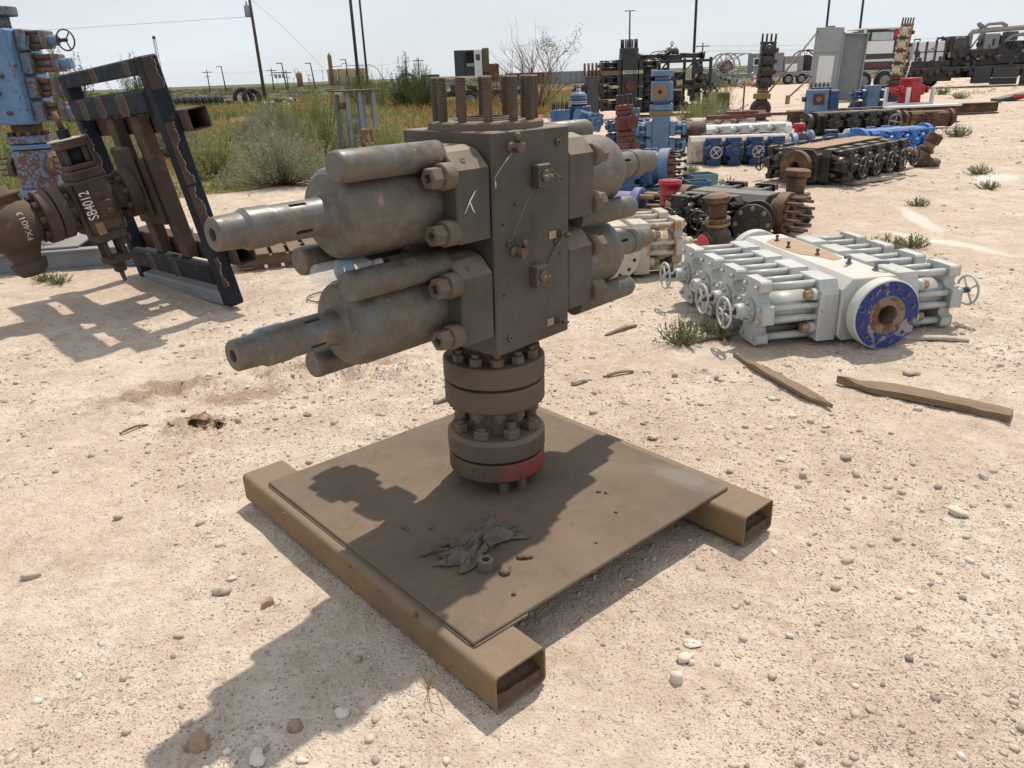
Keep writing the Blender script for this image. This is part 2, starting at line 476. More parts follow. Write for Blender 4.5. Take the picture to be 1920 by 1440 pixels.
    h = mth(nt, 'ADD', mth(nt, 'MULTIPLY', n3, 1.2), mth(nt, 'MULTIPLY', n4, 0.5))
    h = mth(nt, 'ADD', h, mth(nt, 'MULTIPLY', mth(nt, 'MULTIPLY', spk, sel), 0.5))
    bp = nd(nt, 'ShaderNodeBump', Strength=1.0, Distance=0.016); nt.links.new(h, bp.inputs['Height']); nt.links.new(bp.outputs[0], b.inputs['Normal'])
    o = link('ground', me, m_); struct(o)
build_ground()

# stones: one loose cover nobody could count
def rock_proto(seed, sub=1, flat=0.6):
    r_ = random.Random(seed)
    bm = bmesh.new(); bmesh.ops.create_icosphere(bm, subdivisions=sub, radius=1.0)
    ax = (r_.uniform(0.7, 1.2), r_.uniform(0.6, 1.0), flat * r_.uniform(0.7, 1.1))
    ph = [r_.uniform(0, 6) for _ in range(6)]
    for v in bm.verts:
        p = v.co
        k = 1 + 0.22 * math.sin(2.7 * p.x + ph[0]) + 0.2 * math.sin(3.1 * p.y + ph[1]) + 0.15 * math.sin(3.7 * p.z + ph[2]) + r_.uniform(-0.16, 0.16)
        v.co = Vector((p.x * k * ax[0], p.y * k * ax[1], p.z * k * ax[2]))
    vs = np.array([v.co[:] for v in bm.verts]); fs = np.array([[v.index for v in f.verts] for f in bm.faces])
    bm.free(); return vs, fs
def arrays_to_mesh(name, V, F, smooth=False):
    me = bpy.data.meshes.new(name)
    me.vertices.add(len(V)); me.vertices.foreach_set('co', np.ascontiguousarray(V, dtype=np.float32).ravel())
    k = F.shape[1]
    me.loops.add(F.size); me.loops.foreach_set('vertex_index', F.ravel().astype(np.int32))
    me.polygons.add(len(F)); me.polygons.foreach_set('loop_start', np.arange(0, F.size, k)); me.polygons.foreach_set('loop_total', np.full(len(F), k))
    if smooth: me.polygons.foreach_set('use_smooth', np.ones(len(F), bool))
    me.update(); return me
def stone_mat(name, cols, scale=14.0):
    m, nt, b = newmat(name)
    geo = nt.nodes.new('ShaderNodeNewGeometry')
    rp = geo.outputs['Random Per Island']
    cr = nt.nodes.new('ShaderNodeValToRGB'); nt.links.new(rp, cr.inputs['Fac'])
    cr.color_ramp.elements[0].color = c4(cols[0]); cr.color_ramp.elements[1].color = c4(cols[-1]); cr.color_ramp.elements[1].position = 1.0
    for i, c in enumerate(cols[1:-1]):
        e = cr.color_ramp.elements.new((i + 1) / (len(cols) - 1)); e.color = c4(c)
    f = noise(nt, geo.outputs['Position'], 60, 4, 0.65)
    col = mixc(nt, rng_node(nt, f, 0.4, 0.75, 0, 0.4), cr.outputs[0], (0.46, 0.35, 0.26))
    nt.links.new(col, b.inputs['Base Color']); b.inputs['Roughness'].default_value = 0.92; b.inputs['Specular IOR Level'].default_value = 0.2
    bp = nd(nt, 'ShaderNodeBump', Strength=0.4, Distance=0.004); nt.links.new(f, bp.inputs['Height']); nt.links.new(bp.outputs[0], b.inputs['Normal'])
    MATS[name] = m; return m
STONE = stone_mat('limestone', [(0.50, 0.41, 0.33), (0.40, 0.33, 0.27), (0.58, 0.48, 0.39), (0.74, 0.68, 0.61), (0.46, 0.38, 0.31), (0.56, 0.46, 0.37), (0.20, 0.17, 0.15), (0.44, 0.35, 0.28), (0.64, 0.55, 0.46), (0.36, 0.29, 0.24), (0.55, 0.45, 0.36)])
def on_stand(x, y):
    # footprint of the skid tubes and plate
    dx, dy = x + 0.10, y - 2.62
    a = R(-40.84); u = dx * math.cos(a) - dy * math.sin(a); v = dx * math.sin(a) + dy * math.cos(a)
    if -0.76 < u < 0.76 and abs(v) < 0.85: return abs(u) > 0.50
    return False
def build_gravel():
    g = np.random.default_rng(5)
    bm = bmesh.new(); bmesh.ops.create_icosphere(bm, subdivisions=1, radius=1.0)
    iv = np.array([v.co[:] for v in bm.verts]); if_ = np.array([[v.index for v in f.verts] for f in bm.faces]); bm.free()
    ov = np.array([[1, 0, 0], [-1, 0, 0], [0, 1, 0], [0, -1, 0], [0, 0, 1], [0, 0, -1]], float)
    of = np.array([[0, 2, 4], [2, 1, 4], [1, 3, 4], [3, 0, 4], [2, 0, 5], [1, 2, 5], [3, 1, 5], [0, 3, 5]])
    N = 250000
    # density follows what the eye resolves: many near, fewer far
    yy = 1.15 * (30.0 / 1.15) ** (g.random(N) ** 1.3)
    xx = (g.random(N) * 2 - 1) * 0.85 * (yy + 0.4)
    clump = fbm(xx * 0.9, yy * 0.9, 3, 77) + fbm(xx * 4, yy * 4, 2, 78) * .5
    keep = (clump * 1.9 + g.random(N) * 0.9) > 0.22
    keep &= veg_mask(xx, yy) < 0.5
    dx, dy = xx + 0.10, yy - 2.62; a = R(-40.84); u = dx * math.cos(a) - dy * math.sin(a); v = dx * math.sin(a) + dy * math.cos(a)
    keep &= ~((np.abs(u) < .76) & (np.abs(v) < .85) & (np.abs(u) > .5))
    xx, yy = xx[keep], yy[keep]; n = len(xx)
    sz = 0.0021 * (1 - g.random(n)) ** -0.34
    sz = np.minimum(sz, 0.022) * np.clip(yy / 2.6, 0.8, 1.5) * np.clip(yy / 9, 1, 2.2); sz = np.minimum(sz, 0.024 * np.clip(yy / 8, 1, 2.2))
    zz = gz(xx, yy); Vs = []; Fs = []; off = 0
    for big, (pv, pf) in ((True, (iv, if_)), (False, (ov, of))):
        i = np.nonzero((sz > .009) == big)[0]; k = len(i); m = len(pv)
        P = pv[None] * (1 + g.uniform(-.34, .34, (k, m, 1))) * np.stack([g.uniform(.8, 1.2, k), g.uniform(.65, 1, k), g.uniform(.45, .8, k)], -1)[:, None, :] * sz[i][:, None, None]
        a = g.random(k) * 2 * PI; ca, sa = np.cos(a)[:, None], np.sin(a)[:, None]
        V = np.stack([P[..., 0] * ca - P[..., 1] * sa + xx[i][:, None], P[..., 0] * sa + P[..., 1] * ca + yy[i][:, None], P[..., 2] + zz[i][:, None] + sz[i][:, None] * .06], -1)
        Vs.append(V.reshape(-1, 3)); Fs.append((pf[None] + (np.arange(k) * m)[:, None, None]).reshape(-1, 3) + off); off += k * m
    me = arrays_to_mesh('gravel', np.concatenate(Vs), np.concatenate(Fs))
    o = link('gravel', me, STONE); struct(o, 'stuff'); tag(o, 'pale limestone pebbles and chips strewn over the bare dirt', 'gravel')
build_gravel()
# ---------------------------------------------------------------- main thing: double ram preventer on its skid stand
M_BODY = painted('dusty_body_steel', (0.058, 0.050, 0.040), rust=(0.15, 0.10, 0.06), rust_amt=0.10, dust=0.85, var=0.16, rough=0.6, metal=0.1, streak=0.12, side_dust=0.16, dust_col=(0.29, 0.215, 0.15))
def cylinder_steel():
    """turned steel: dark blue grey, rings of wear round the barrel, tan dust caked in patches"""
    m, nt, b = newmat('worn_cylinder_steel')
    tc = nt.nodes.new('ShaderNodeTexCoord'); geo = nt.nodes.new('ShaderNodeNewGeometry'); pos = geo.outputs['Position']
    def stretched(sx, sy, sz, sc, det=4):
        mp = nd(nt, 'ShaderNodeMapping'); mp.inputs['Scale'].default_value = (sx, sy, sz); mp.inputs['Rotation'].default_value = (0, R(22), 0); nt.links.new(tc.outputs['Object'], mp.inputs['Vector'])
        return noise(nt, mp.outputs[0], sc, det, 0.65)
    rings = stretched(260, 20, 10, 2.0, 2); big = noise(nt, pos, 6.0, 4, 0.62, 0.4); fine = noise(nt, pos, 130, 3, 0.6); mid = noise(nt, pos, 24, 5, 0.68, 0.6); mp2 = nd(nt, 'ShaderNodeMapping'); mp2.inputs['Scale'].default_value = (9, 9, 2.2); nt.links.new(pos, mp2.inputs['Vector']); run = noise(nt, mp2.outputs[0], 2.6, 5, 0.65)
    col = mixc(nt, rng_node(nt, rings, 0.3, 0.7), (0.085, 0.077, 0.065), (0.115, 0.105, 0.089))
    col = mixc(nt, rng_node(nt, big, 0.50, 0.66), col, mixc(nt, rng_node(nt, rings, 0.35, 0.65), (0.095, 0.108, 0.122), (0.165, 0.180, 0.194)))      # rubbed blue steel
    sep = nt.nodes.new('ShaderNodeSeparateXYZ'); nt.links.new(geo.outputs['Normal'], sep.inputs[0])
    dustf = mth(nt, 'ADD', mth(nt, 'ADD', mth(nt, 'MULTIPLY', run, 0.75), mth(nt, 'MULTIPLY', mid, 0.45)), mth(nt, 'MULTIPLY', big, -0.35))
    dustf = mth(nt, 'ADD', dustf, mth(nt, 'MULTIPLY', mth(nt, 'SUBTRACT', rings, .5), .22))
    dm = rng_node(nt, mth(nt, 'ADD', dustf, rng_node(nt, sep.outputs['Z'], -0.8, 0.8, 0.17, -0.06)), 0.28, 0.60, 0.08, 0.9)
    col = mixc(nt, dm, col, mixc(nt, rng_node(nt, mid, .3, .7), (0.112, 0.087, 0.062), (0.195, 0.152, 0.107)))
    chip = rng_node(nt, mth(nt, 'ADD', mth(nt, 'MULTIPLY', mid, .7), mth(nt, 'MULTIPLY', run, .4)), 0.68, 0.71)
    col = mixc(nt, mth(nt, 'MULTIPLY', chip, .6), col, (0.30, 0.225, 0.15))
    spot = rng_node(nt, noise(nt, pos, 75, 2, 0.5), 0.735, 0.75); col = mixc(nt, mth(nt, 'MULTIPLY', spot, .6), col, (0.42, 0.36, 0.29))
    nt.links.new(col, b.inputs['Base Color'])
    nt.links.new(rng_node(nt, dm, 0, 1, 0.34, 0.8), b.inputs['Roughness']); nt.links.new(rng_node(nt, dm, 0, 0.8, 0.3, 0.0), b.inputs['Metallic'])
    bp = nd(nt, 'ShaderNodeBump', Strength=0.10, Distance=0.002); nt.links.new(mth(nt, 'ADD', rings, mth(nt, 'MULTIPLY', fine, .6)), bp.inputs['Height']); nt.links.new(bp.outputs[0], b.inputs['Normal'])
    MATS['worn_cylinder_steel'] = m; return m
M_CYL = cylinder_steel()
M_BOLT = painted('dusty_bolt_steel', (0.11, 0.082, 0.060), rust_amt=0.1, dust=0.7, var=0.2, rough=0.75, side_dust=0.35, dust_col=(0.26, 0.19, 0.13))
M_STUD = painted('rusty_stud_steel', (0.095, 0.064, 0.046), rust=(0.12, 0.06, 0.032), rust_amt=0.35, dust=0.4, var=0.25, rough=0.75, side_dust=0.3)
M_FLG = painted('dusty_flange_steel', (0.098, 0.072, 0.052), rust=(0.16, 0.085, 0.045), rust_amt=0.2, dust=0.85, var=0.2, rough=0.75, side_dust=0.45, dust_col=(0.22, 0.158, 0.11))
M_SKID = painted('rusty_skid_steel', (0.20, 0.135, 0.072), rust=(0.17, 0.098, 0.046), rust_amt=0.5, dust=0.9, var=0.2, rough=0.85, dust_col=(0.20, 0.145, 0.10), scale=2.0, bump=.4)
def plate_steel():
    """hot rolled plate under blown dust: grain, scale, stains, one rubbed corner"""
    m, nt, b = newmat('dusty_plate_steel')
    geo = nt.nodes.new('ShaderNodeNewGeometry'); pos = geo.outputs['Position']
    big = noise(nt, pos, 2.6, 5, 0.62, .5); mid = noise(nt, pos, 13, 5, 0.68, .5); fine = noise(nt, pos, 160, 3, 0.7); grit = noise(nt, pos, 420, 2, .6)
    col = mixc(nt, rng_node(nt, big, 0.32, 0.68), (0.118, 0.086, 0.060), (0.18, 0.13, 0.09))
    col = mixc(nt, rng_node(nt, mid, 0.55, 0.72, 0, .55), col, (0.095, 0.070, 0.050))
    col = mixc(nt, rng_node(nt, mid, 0.28, 0.42, .4, 0), col, (0.21, 0.148, 0.098))
    col = mixc(nt, rng_node(nt, fine, 0.52, 0.72, 0, .6), col, (0.10, 0.074, 0.054))
    col = mixc(nt, rng_node(nt, grit, 0.56, 0.70, 0, .45), col, (0.25, 0.185, 0.13))
    mp = nd(nt, 'ShaderNodeMapping'); mp.vector_type = 'TEXTURE'; mp.inputs['Location'].default_value = (.66, 2.60, 0); mp.inputs['Rotation'].default_value = (0, 0, R(-42)); mp.inputs['Scale'].default_value = (.17, .07, 100); nt.links.new(pos, mp.inputs['Vector'])
    ln = nt.nodes.new('ShaderNodeVectorMath'); ln.operation = 'LENGTH'; nt.links.new(mp.outputs[0], ln.inputs[0])
    rub = rng_node(nt, mth(nt, 'ADD', ln.outputs['Value'], mth(nt, 'MULTIPLY', mth(nt, 'SUBTRACT', mid, .5), 1.2)), .45, 1.15, .42, 0)
    col = mixc(nt, rub, col, (0.24, 0.23, 0.20))
    nt.links.new(col, b.inputs['Base Color']); b.inputs['Roughness'].default_value = .82; b.inputs['Specular IOR Level'].default_value = .3
    bp = nd(nt, 'ShaderNodeBump', Strength=0.5, Distance=0.003); nt.links.new(mth(nt, 'ADD', mth(nt, 'ADD', fine, mth(nt, 'MULTIPLY', grit, .5)), mid), bp.inputs['Height']); nt.links.new(bp.outputs[0], b.inputs['Normal'])
    MATS['dusty_plate_steel'] = m; return m
M_PLATE = plate_steel()
def red_worn():
    """brown dusty steel with what is left of red paint on one side"""
    m, nt, b = newmat('worn_red_flange'); geo = nt.nodes.new('ShaderNodeNewGeometry'); pos = geo.outputs['Position']
    mid = noise(nt, pos, 16, 5, .68, .5); fine = noise(nt, pos, 110, 3, .6); sp = nt.nodes.new('ShaderNodeSeparateXYZ'); nt.links.new(pos, sp.inputs[0])
    col = mixc(nt, rng_node(nt, mid, .3, .7), (.072, .050, .037), (.135, .096, .068)); col = mixc(nt, rng_node(nt, fine, .5, .75, 0, .5), col, (.06, .04, .03))
    f = mth(nt, 'ADD', rng_node(nt, sp.outputs['X'], -.16, .10), mth(nt, 'MULTIPLY', mth(nt, 'SUBTRACT', mid, .5), 2.2))
    col = mixc(nt, rng_node(nt, f, .42, .85, 0, .85), col, mixc(nt, rng_node(nt, fine, .3, .7), (.20, .030, .032), (.29, .052, .05)))
    nt.links.new(col, b.inputs['Base Color']); b.inputs['Roughness'].default_value = .75
    bp = nd(nt, 'ShaderNodeBump', Strength=.2, Distance=.003); nt.links.new(mth(nt, 'ADD', fine, mid), bp.inputs['Height']); nt.links.new(bp.outputs[0], b.inputs['Normal']); MATS['worn_red_flange'] = m; return m
M_REDF = red_worn()
M_HOLE = plain('painted_hole_shade', (0.012, 0.010, 0.009), 0.9)  # near-black colour that stands in for the shade inside openings
M_BRASS = painted('tarnished_fitting', (0.13, 0.092, 0.064), rust_amt=0.1, dust=0.4, rough=0.5, metal=0.4)
M_TAG = plain('tin_tag', (0.33, 0.24, 0.17), 0.6, 0.2)
M_WHITEPAINT = plain('white_paint_mark', (0.72, 0.69, 0.62), 0.8)
M_TANPAINT = plain('scratch_in_dust', (0.17, 0.125, 0.085), 0.9)

MX, MY, MYAW = -0.0712, 2.6837, R(47.1)
bop = thing('blowout_preventer', 'large dusty brown twin ram blowout preventer on a square steel skid stand', 'blowout preventer', (MX, MY, 0), MYAW)
# the stack leans slightly on its stand
TILT = Matrix.Rotation(0.012, 4, Vector((math.sin(MYAW), math.cos(MYAW), 0)))
def bp_(name, mb, mat, M=None, parent=None):
    me = mb if isinstance(mb, bpy.types.Mesh) else mb.mesh(name)
    if parent is None: return link(name, me, mat, bop, TILT @ M if M is not None else TILT)
    return link(name, me, mat, parent, M)

# --- skid: two box tubes and a plate, turned a little against the stack
SK = Matrix.Rotation(R(40.84) - MYAW, 4, 'Z')
def sk_world(x, y):     # world xy -> skid-local xy
    a = -R(40.84); dx, dy = x - MX, y - MY
    return dx * math.cos(a) - dy * math.sin(a), dx * math.sin(a) + dy * math.cos(a)
pc = sk_world(-0.0915, 2.608)
def box_tube(L, w, h, t, r):
    def rr(w, h, r, n=4):
        pts = []
        for cx, cy, a0 in ((w / 2 - r, h / 2 - r, 0), (-w / 2 + r, h / 2 - r, 90), (-w / 2 + r, -h / 2 + r, 180), (w / 2 - r, -h / 2 + r, 270)):
            for i in range(n + 1):
                a = R(a0 + 90 * i / n); pts.append((cx + r * math.cos(a), cy + r * math.sin(a)))
        return pts
    o = rr(w, h, r); i_ = rr(w - 2 * t, h - 2 * t, max(0.002, r - t)); n = len(o)
    m = MB(); vs = []
    for ps, z in ((o, -L / 2), (o, L / 2), (i_, L / 2), (i_, -L / 2)): vs += [(p[0], p[1], z) for p in ps]
    fs = []
    for k in range(4):
        for i in range(n):
            j = (i + 1) % n; k2 = (k + 1) % 4
            fs.append((k * n + i, k * n + j, k2 * n + j, k2 * n + i))
    m.add(vs, fs, Matrix.Rotation(PI / 2, 4, 'X') @ Matrix.Translation((0, 0, 0)))
    return m
def skid_tube(ax, ay, L, w):
    # spans along skid-local y
    mm = box_tube(L, w, 0.122, 0.007, 0.018).mesh('skid_tube')
    o = link('skid_tube', mm, M_SKID, bop, SK @ T(ax, ay, 0.061))
    g = random.Random(int(L * 100))
    for e in (-1, 1):       # blown dirt packed into the open end
        n, q = 14, 10; U, V = np.meshgrid(np.linspace(-1, 1, n), np.linspace(0, 1, q), indexing='ij')
        X = U * (w / 2 - .0075); Y = e * (L / 2 - .012 - V * .22); Z = -.052 + .03 + .045 * V + fbm(U * 3 + e, V * 4, 3, 60 + int(L * 9)) * .022
        i_ = np.arange(n * q).reshape(n, q); P = np.stack([X, Y, Z], -1).reshape(-1, 3); P2 = P.copy(); P2[:, 2] = -.0535; nn = n * q
        qd = np.stack([i_[:-1, :-1], i_[1:, :-1], i_[1:, 1:], i_[:-1, 1:]], -1).reshape(-1, 4); sd = np.stack([i_[:-1, 0], i_[1:, 0], i_[1:, 0] + nn, i_[:-1, 0] + nn], -1)
        link('packed_dirt', arrays_to_mesh('packed_dirt', np.concatenate([P, P2]), np.concatenate([qd, sd]), True), painted('packed_dirt', (0.15, 0.098, 0.06), rust=(.10, .06, .035), rust_amt=.4, dust=.3, rough=.95, scale=4, bump=.8), o)
    return o
x0, y0 = sk_world(-1.129, 2.783); x1, y1 = sk_world(-0.065, 1.600); x2, y2 = sk_world(0.086, 1.710)
wL = 0.187
skid_tube((x0 + x1) / 2 + wL / 2, (y0 + y1) / 2, abs(y1 - y0), wL)
xr, yr = sk_world(0.802, 2.324)
skid_tube(xr + 0.0935, (y0 + y1) / 2 + (yr - y1) * 0.5, abs(y0 - yr), wL)
pl = MB(); pl.box(0, 0, 0, 1.232, 1.292, 0.014, 0.003)
plate = link('base_plate', pl.mesh('base_plate'), M_PLATE, bop, SK @ T(pc[0], pc[1], 0.1295))
wl = MB(); g_ = random.Random(3)
for k in range(60):   # weld bead along the plate edge
    wl.lathe([(-.019, .0028), (-.006, .0046), (.006, .0046), (.019, .0028)], 6, T(-0.619, -0.62 + k * 0.021, -0.006) @ AX['y'])
for k in range(9): wl.lathe([(-.019, .003), (-.006, .005), (.006, .005), (.019, .003)], 6, T(-0.60 + k * 0.021, -0.649, -0.006) @ AX['x'])
wl.build('weld_bead', M_PLATE, plate)

# --- column of flanges
def flange(z0, z1, r, hub_z=None, hub_r=0.0, bore=0.07, seg=56, ch=0.006, big=0.0):
    m = MB()
    prof = [(z0, bore), (z0, r - ch), (z0, r - ch), (z0 + ch, r), (z0 + ch, r)]
    if big: prof += [(z1 - big, r), (z1 - big, r), (z1, r - big), (z1, r - big)]
    else: prof += [(z1 - ch, r), (z1 - ch, r), (z1, r - ch), (z1, r - ch)]
    prof += [(z1, bore), (z1, bore), (z0, bore)]
    m.lathe(prof, seg, None, True, cap=False); return m
NUT = hexnut(0.0305, 0.034, ch=0.10); NUT.lathe([(0.034, 0.0165), (0.038, 0.0165), (0.042, 0.013)], 12)
NUTm = NUT.mesh('nut'); NUTm.materials.append(M_BOLT)
NUT2 = hexnut(0.0245, 0.030, ch=0.10); NUT2.lathe([(0.030, 0.0135), (0.043, 0.0135), (0.046, 0.011)], 12)
NUT2m = NUT2.mesh('nut'); NUT2m.materials.append(M_BOLT)
f1 = MB(); f1.lathe([(.183, .08), (.183, .150), (.183, .150), (.188, .165), (.200, .182), (.205, .1845), (.264, .1845), (.264, .1845), (.268, .181), (.268, .181), (.268, .08)], 64, None, True, cap=False)
f1m = cut(f1.mesh('flange'), [MB().cyl((0.11, -0.12, .238), (0.17, -0.185, .238), 0.0085, seg=12).mesh('c')])
redf = bp_('flange', f1m, M_REDF)
redf['label'] = 'faded red bottom flange'
f2 = bp_('flange', flange(.277, .360, .1865, big=0.014), M_FLG)
neck = MB(); neck.lathe([(.268, .115), (.277, .115), (.277, .115), (.345, .112), (.36, .105), (.40, .092), (.45, .092), (.478, .11)], 40); bp_('neck', neck, M_FLG)
f3 = bp_('flange', flange(.474, .556, .1875), M_FLG)
gap = MB(); gap.cyl((0, 0, .55), (0, 0, .575), .15, seg=40); bp_('ring_gasket', gap, M_FLG)
f4 = bp_('flange', flange(.567, .647, .1885), M_FLG)
neck2 = MB(); neck2.lathe([(.60, .115), (.66, .115), (.69, .108), (.727, .112)], 40); bp_('neck', neck2, M_FLG)
cam_a = math.atan2(-MY, -MX) - MYAW      # local angle towards the viewpoint
for k in range(8):
    a = cam_a + R(-22 + 45 * k)
    o = inst('nut', NUTm, f2, T(0.142 * math.cos(a), 0.142 * math.sin(a), .360) @ Matrix.Rotation(a + 0.3 * k, 4, 'Z'))
    if k == 1:
        inst('stud_end', MB().cyl((0, 0, .03), (0, 0, .066), .0165, seg=14, ch=.003).mesh('stud_end'), f2, T(0.142 * math.cos(a), 0.142 * math.sin(a), .360)).data.materials.append(M_STUD)
for k in range(12):
    a = cam_a + R(4 + 30 * k)
    inst('nut', NUT2m, f4, T(0.150 * math.cos(a), 0.150 * math.sin(a), .647) @ Matrix.Rotation(a + 0.5, 4, 'Z'))
    inst('nut', NUT2m, f3, T(0.150 * math.cos(a), 0.150 * math.sin(a), .474) @ AX['-z'] @ Matrix.Rotation(0.4 * k, 4, 'Z'))
PIPE = MB().ring(0, .046, .019, .011, 14, None, .002).mesh('standoff'); PIPE.materials.append(M_FLG)
for k, dz in ((0, 1), (1, 1), (2, 1), (3, 1), (4, 1), (5, 1), (6, 1), (7, 1)):
    a = cam_a + R((8, 38, 128, 160, 192, 224, 100, 256)[k])
    inst('standoff', PIPE, redf, T(0.142 * math.cos(a), 0.142 * math.sin(a), .1365))

# --- body block
body = MB(); body.box(0, 0, 1.0835, .380, .402, .713, 0.004)
cuts = [MB().cyl((x, -.19, z), (x, -.23, z), r, seg=10).mesh('c') for x, z, r in ((-.145, 1.16, .005), (-.09, 1.215, .005), (.147, 1.27, .005), (.14, 1.02, .005), (-.15, .93, .005))]
cuts.append(MB().cyl((0, 0, 1.40), (0, 0, 1.60), .070, seg=32).mesh('c'))
bodym = cut(body.mesh('body'), cuts)
BODY = bp_('body', bodym, M_BODY)
tr = MB().ring(1.436, 1.464, .1915, .075, 64, None, .005)
ring = bp_('top_ring', tr, M_FLG)
lip = MB().ring(1.464, 1.474, .083, .075, 40, None, .002); lip.ring(1.464, 1.469, .103, .095, 40, None, .002); lip.build('seal_groove', M_FLG, ring)
th = [(0, .0145)]
nt_ = 30
for k in range(nt_):
    z = .005 + k * (0.128 / nt_); th += [(z, .0132), (z, .0132), (z + .0021, .0164), (z + .0021, .0164)]
th += [(.1325, .0145), (.135, .012)]
STUDm = MB().lathe(th, 14, None, True).mesh('stud'); STUDm.materials.append(M_STUD)
for k in range(12):
    a = cam_a + R(2.5 + 30 * k)
    s = inst('stud', STUDm, bop, TILT @ T(0.160 * math.cos(a), 0.160 * math.sin(a), 1.463) @ Matrix.Rotation(R((k * 37 % 5 - 2) * 0.4), 4, 'X'))

# --- bonnets with ram cylinders (left side is the prototype, the right is turned half round)
def arc(cx, cy, r, a0, a1, n): return [(cx + r * math.cos(R(a0 + (a1 - a0) * i / n)), cy + r * math.sin(R(a0 + (a1 - a0) * i / n))) for i in range(n + 1)]
# profile in (y, z) about the ram axis
bprof = [(-.197, -.116), (.197, -.116), (.199, .10), (.150, .150), (.105, .162), (-.105, .162), (-.150, .150), (-.199, .10)]
bon = MB()
Mb = Matrix(((0, 0, 1, 0), (1, 0, 0, 0), (0, 1, 0, 0), (0, 0, 0, 1)))       # (u,v,h)->(h,u,v)
bon.prism(bprof, -.338, -.1955, Mb, ch=.005)
bonm = bon.mesh('bonnet')
ramp = [(.338, .134), (.60, .134), (.60, .134), (.628, .131), (.646, .123), (.656, .112), (.659, .104), (.659, .104), (.661, .080), (.661, .080), (.666, .067), (.678, .057), (.700, .0525), (.70, .0525), (.845, .0515), (.846, .0545), (.846, .0545), (.915, .0545), (.915, .0545), (.930, .0465), (.930, .0465), (1.000, .0435), (1.000, .0435), (1.004, .040), (1.004, .040), (1.004, .0175), (1.004, .0175), (.965, .0165), (.960, 0)]
ram = MB().lathe(ramp, 56, AX['-x'], True, cap=True)
def slot(ang):
    mm = Matrix.Rotation(ang, 4, 'X') @ T(-.765, 0, .035)
    st = [(.022 + .0058 * math.cos(R(t)), .0058 * math.sin(R(t))) for t in range(-90, 91, 30)] + [(-.022 + .0058 * math.cos(R(t)), .0058 * math.sin(R(t))) for t in range(90, 271, 30)]
    return MB().prism(st, 0, .03, mm).mesh('c')
ramm = ram.mesh('ram_cylinder')
s1 = MB()
for ang in (R(28), R(118), R(208), R(298)):
    c_ = slot(ang); ramm = cut(ramm, [c_], 18)
rod = MB().lathe([(.33, .0435), (.686, .0435), (.686, .0435), (.694, .041), (.6965, .038), (.6965, .038), (.6955, .030)], 32, AX['-x'], True)
rodm = rod.mesh('hinge_rod'); rodm.materials.append(M_CYL)
bolt = MB().lathe([(0, .0395), (.040, .0395), (.040, .0395), (.044, .0365), (.044, .03)], 28, None, True, cap=True)
hx = hexnut(.0325, .046, ch=.12).mesh('h')
hx = cut(hx, [MB().box(0, 0, .045, .025, .025, .06, M=Matrix.Rotation(R(20), 4, 'Z')).mesh('c')])
hx.materials.append(M_BOLT)
washm = bolt.mesh('washer'); washm.materials.append(M_BOLT)
sockm = MB().ring(0, .004, .011, .0075, 18, None, .001).ring(0, .0035, .0072, .0035, 14, None, .001).mesh('plug'); sockm.materials.append(M_BRASS)
for side in (0, 1):
    for zi, z in enumerate((1.243, .918)):
        Mside = Matrix.Rotation(PI * side, 4, 'Z')
        b_ = bp_('bonnet', bonm.copy() if False else bonm, M_BODY, Mside @ T(0, 0, z) if not side else T(0, 0, z) @ Mside)
        c_ = link('ram_cylinder', ramm, M_CYL, b_)
        for dy, dz in ((-.112, .141), (.112, -.141)):
            inst('hinge_rod', rodm, b_, T(0, dy, dz))
        for dy, dz in ((-.172, .086), (-.172, -.079), (.172, .086), (.172, -.079)):
            w = inst('bonnet_bolt', washm, b_, T(-.338, dy, dz) @ AX['-x'])
            inst('hex_head', hx, b_, T(-.380, dy, dz) @ AX['-x'] @ Matrix.Rotation(R(17 * dy * 40 + dz * 300), 4, 'Z'))
        inst('plug', sockm, b_, T(-.285, -.1748, .1256) @ Matrix.Rotation(R(45), 4, 'X') @ T(0, 0, -.002))
# --- control fittings on the near face (face is y = -0.201)
FY = -.201
def control_block(x, z):
    m = MB().box(0, 0, 0, .062, .032, .074, .004)
    me = cut(m.mesh('control_block'), [MB().cyl((dx, -.012, dz), (dx, -.04, dz), .0085, seg=12).mesh('c') for dx in (-.021, .021) for dz in (-.025, .025)])
    o = bp_('control_block', me, M_BODY, T(x, FY - .016, z))
    for dx in (-.021, .021):
        for dz in (-.025, .025):
            inst('socket_screw', sockm, o, T(dx, -.0125, dz) @ AX['-y'])
    f_ = MB(); f_.prism([(.024, 0), (.009, .019), (-.009, .019), (-.024, 0), (-.009, -.019), (.009, -.019)], 0, .008, AX['-y'], .002)
    f_.build('port_cover', M_BRASS, o, T(0, -.016, 0))
    p_ = MB()
    for dx in (-.014, .014): p_.ring(0, .012, .005, .0025, 10, T(dx, -.024, 0) @ AX['-y'], .001)
    p_.cyl((0, -.0235, 0), (0, -.027, 0), .007, seg=10); p_.build('port_screw', M_TAG, o)
control_block(.027, 1.295); control_block(.012, .968)
def plug(x, z): 
    bp_('plug', MB().ring(0, .008, .011, .0045, 18, AX['-y'], .0015), M_BRASS, T(x, FY, z))
for x, z in ((.126, 1.39), (-.122, 1.099), (.118, 1.062), (-.129, .78)): plug(x, z)
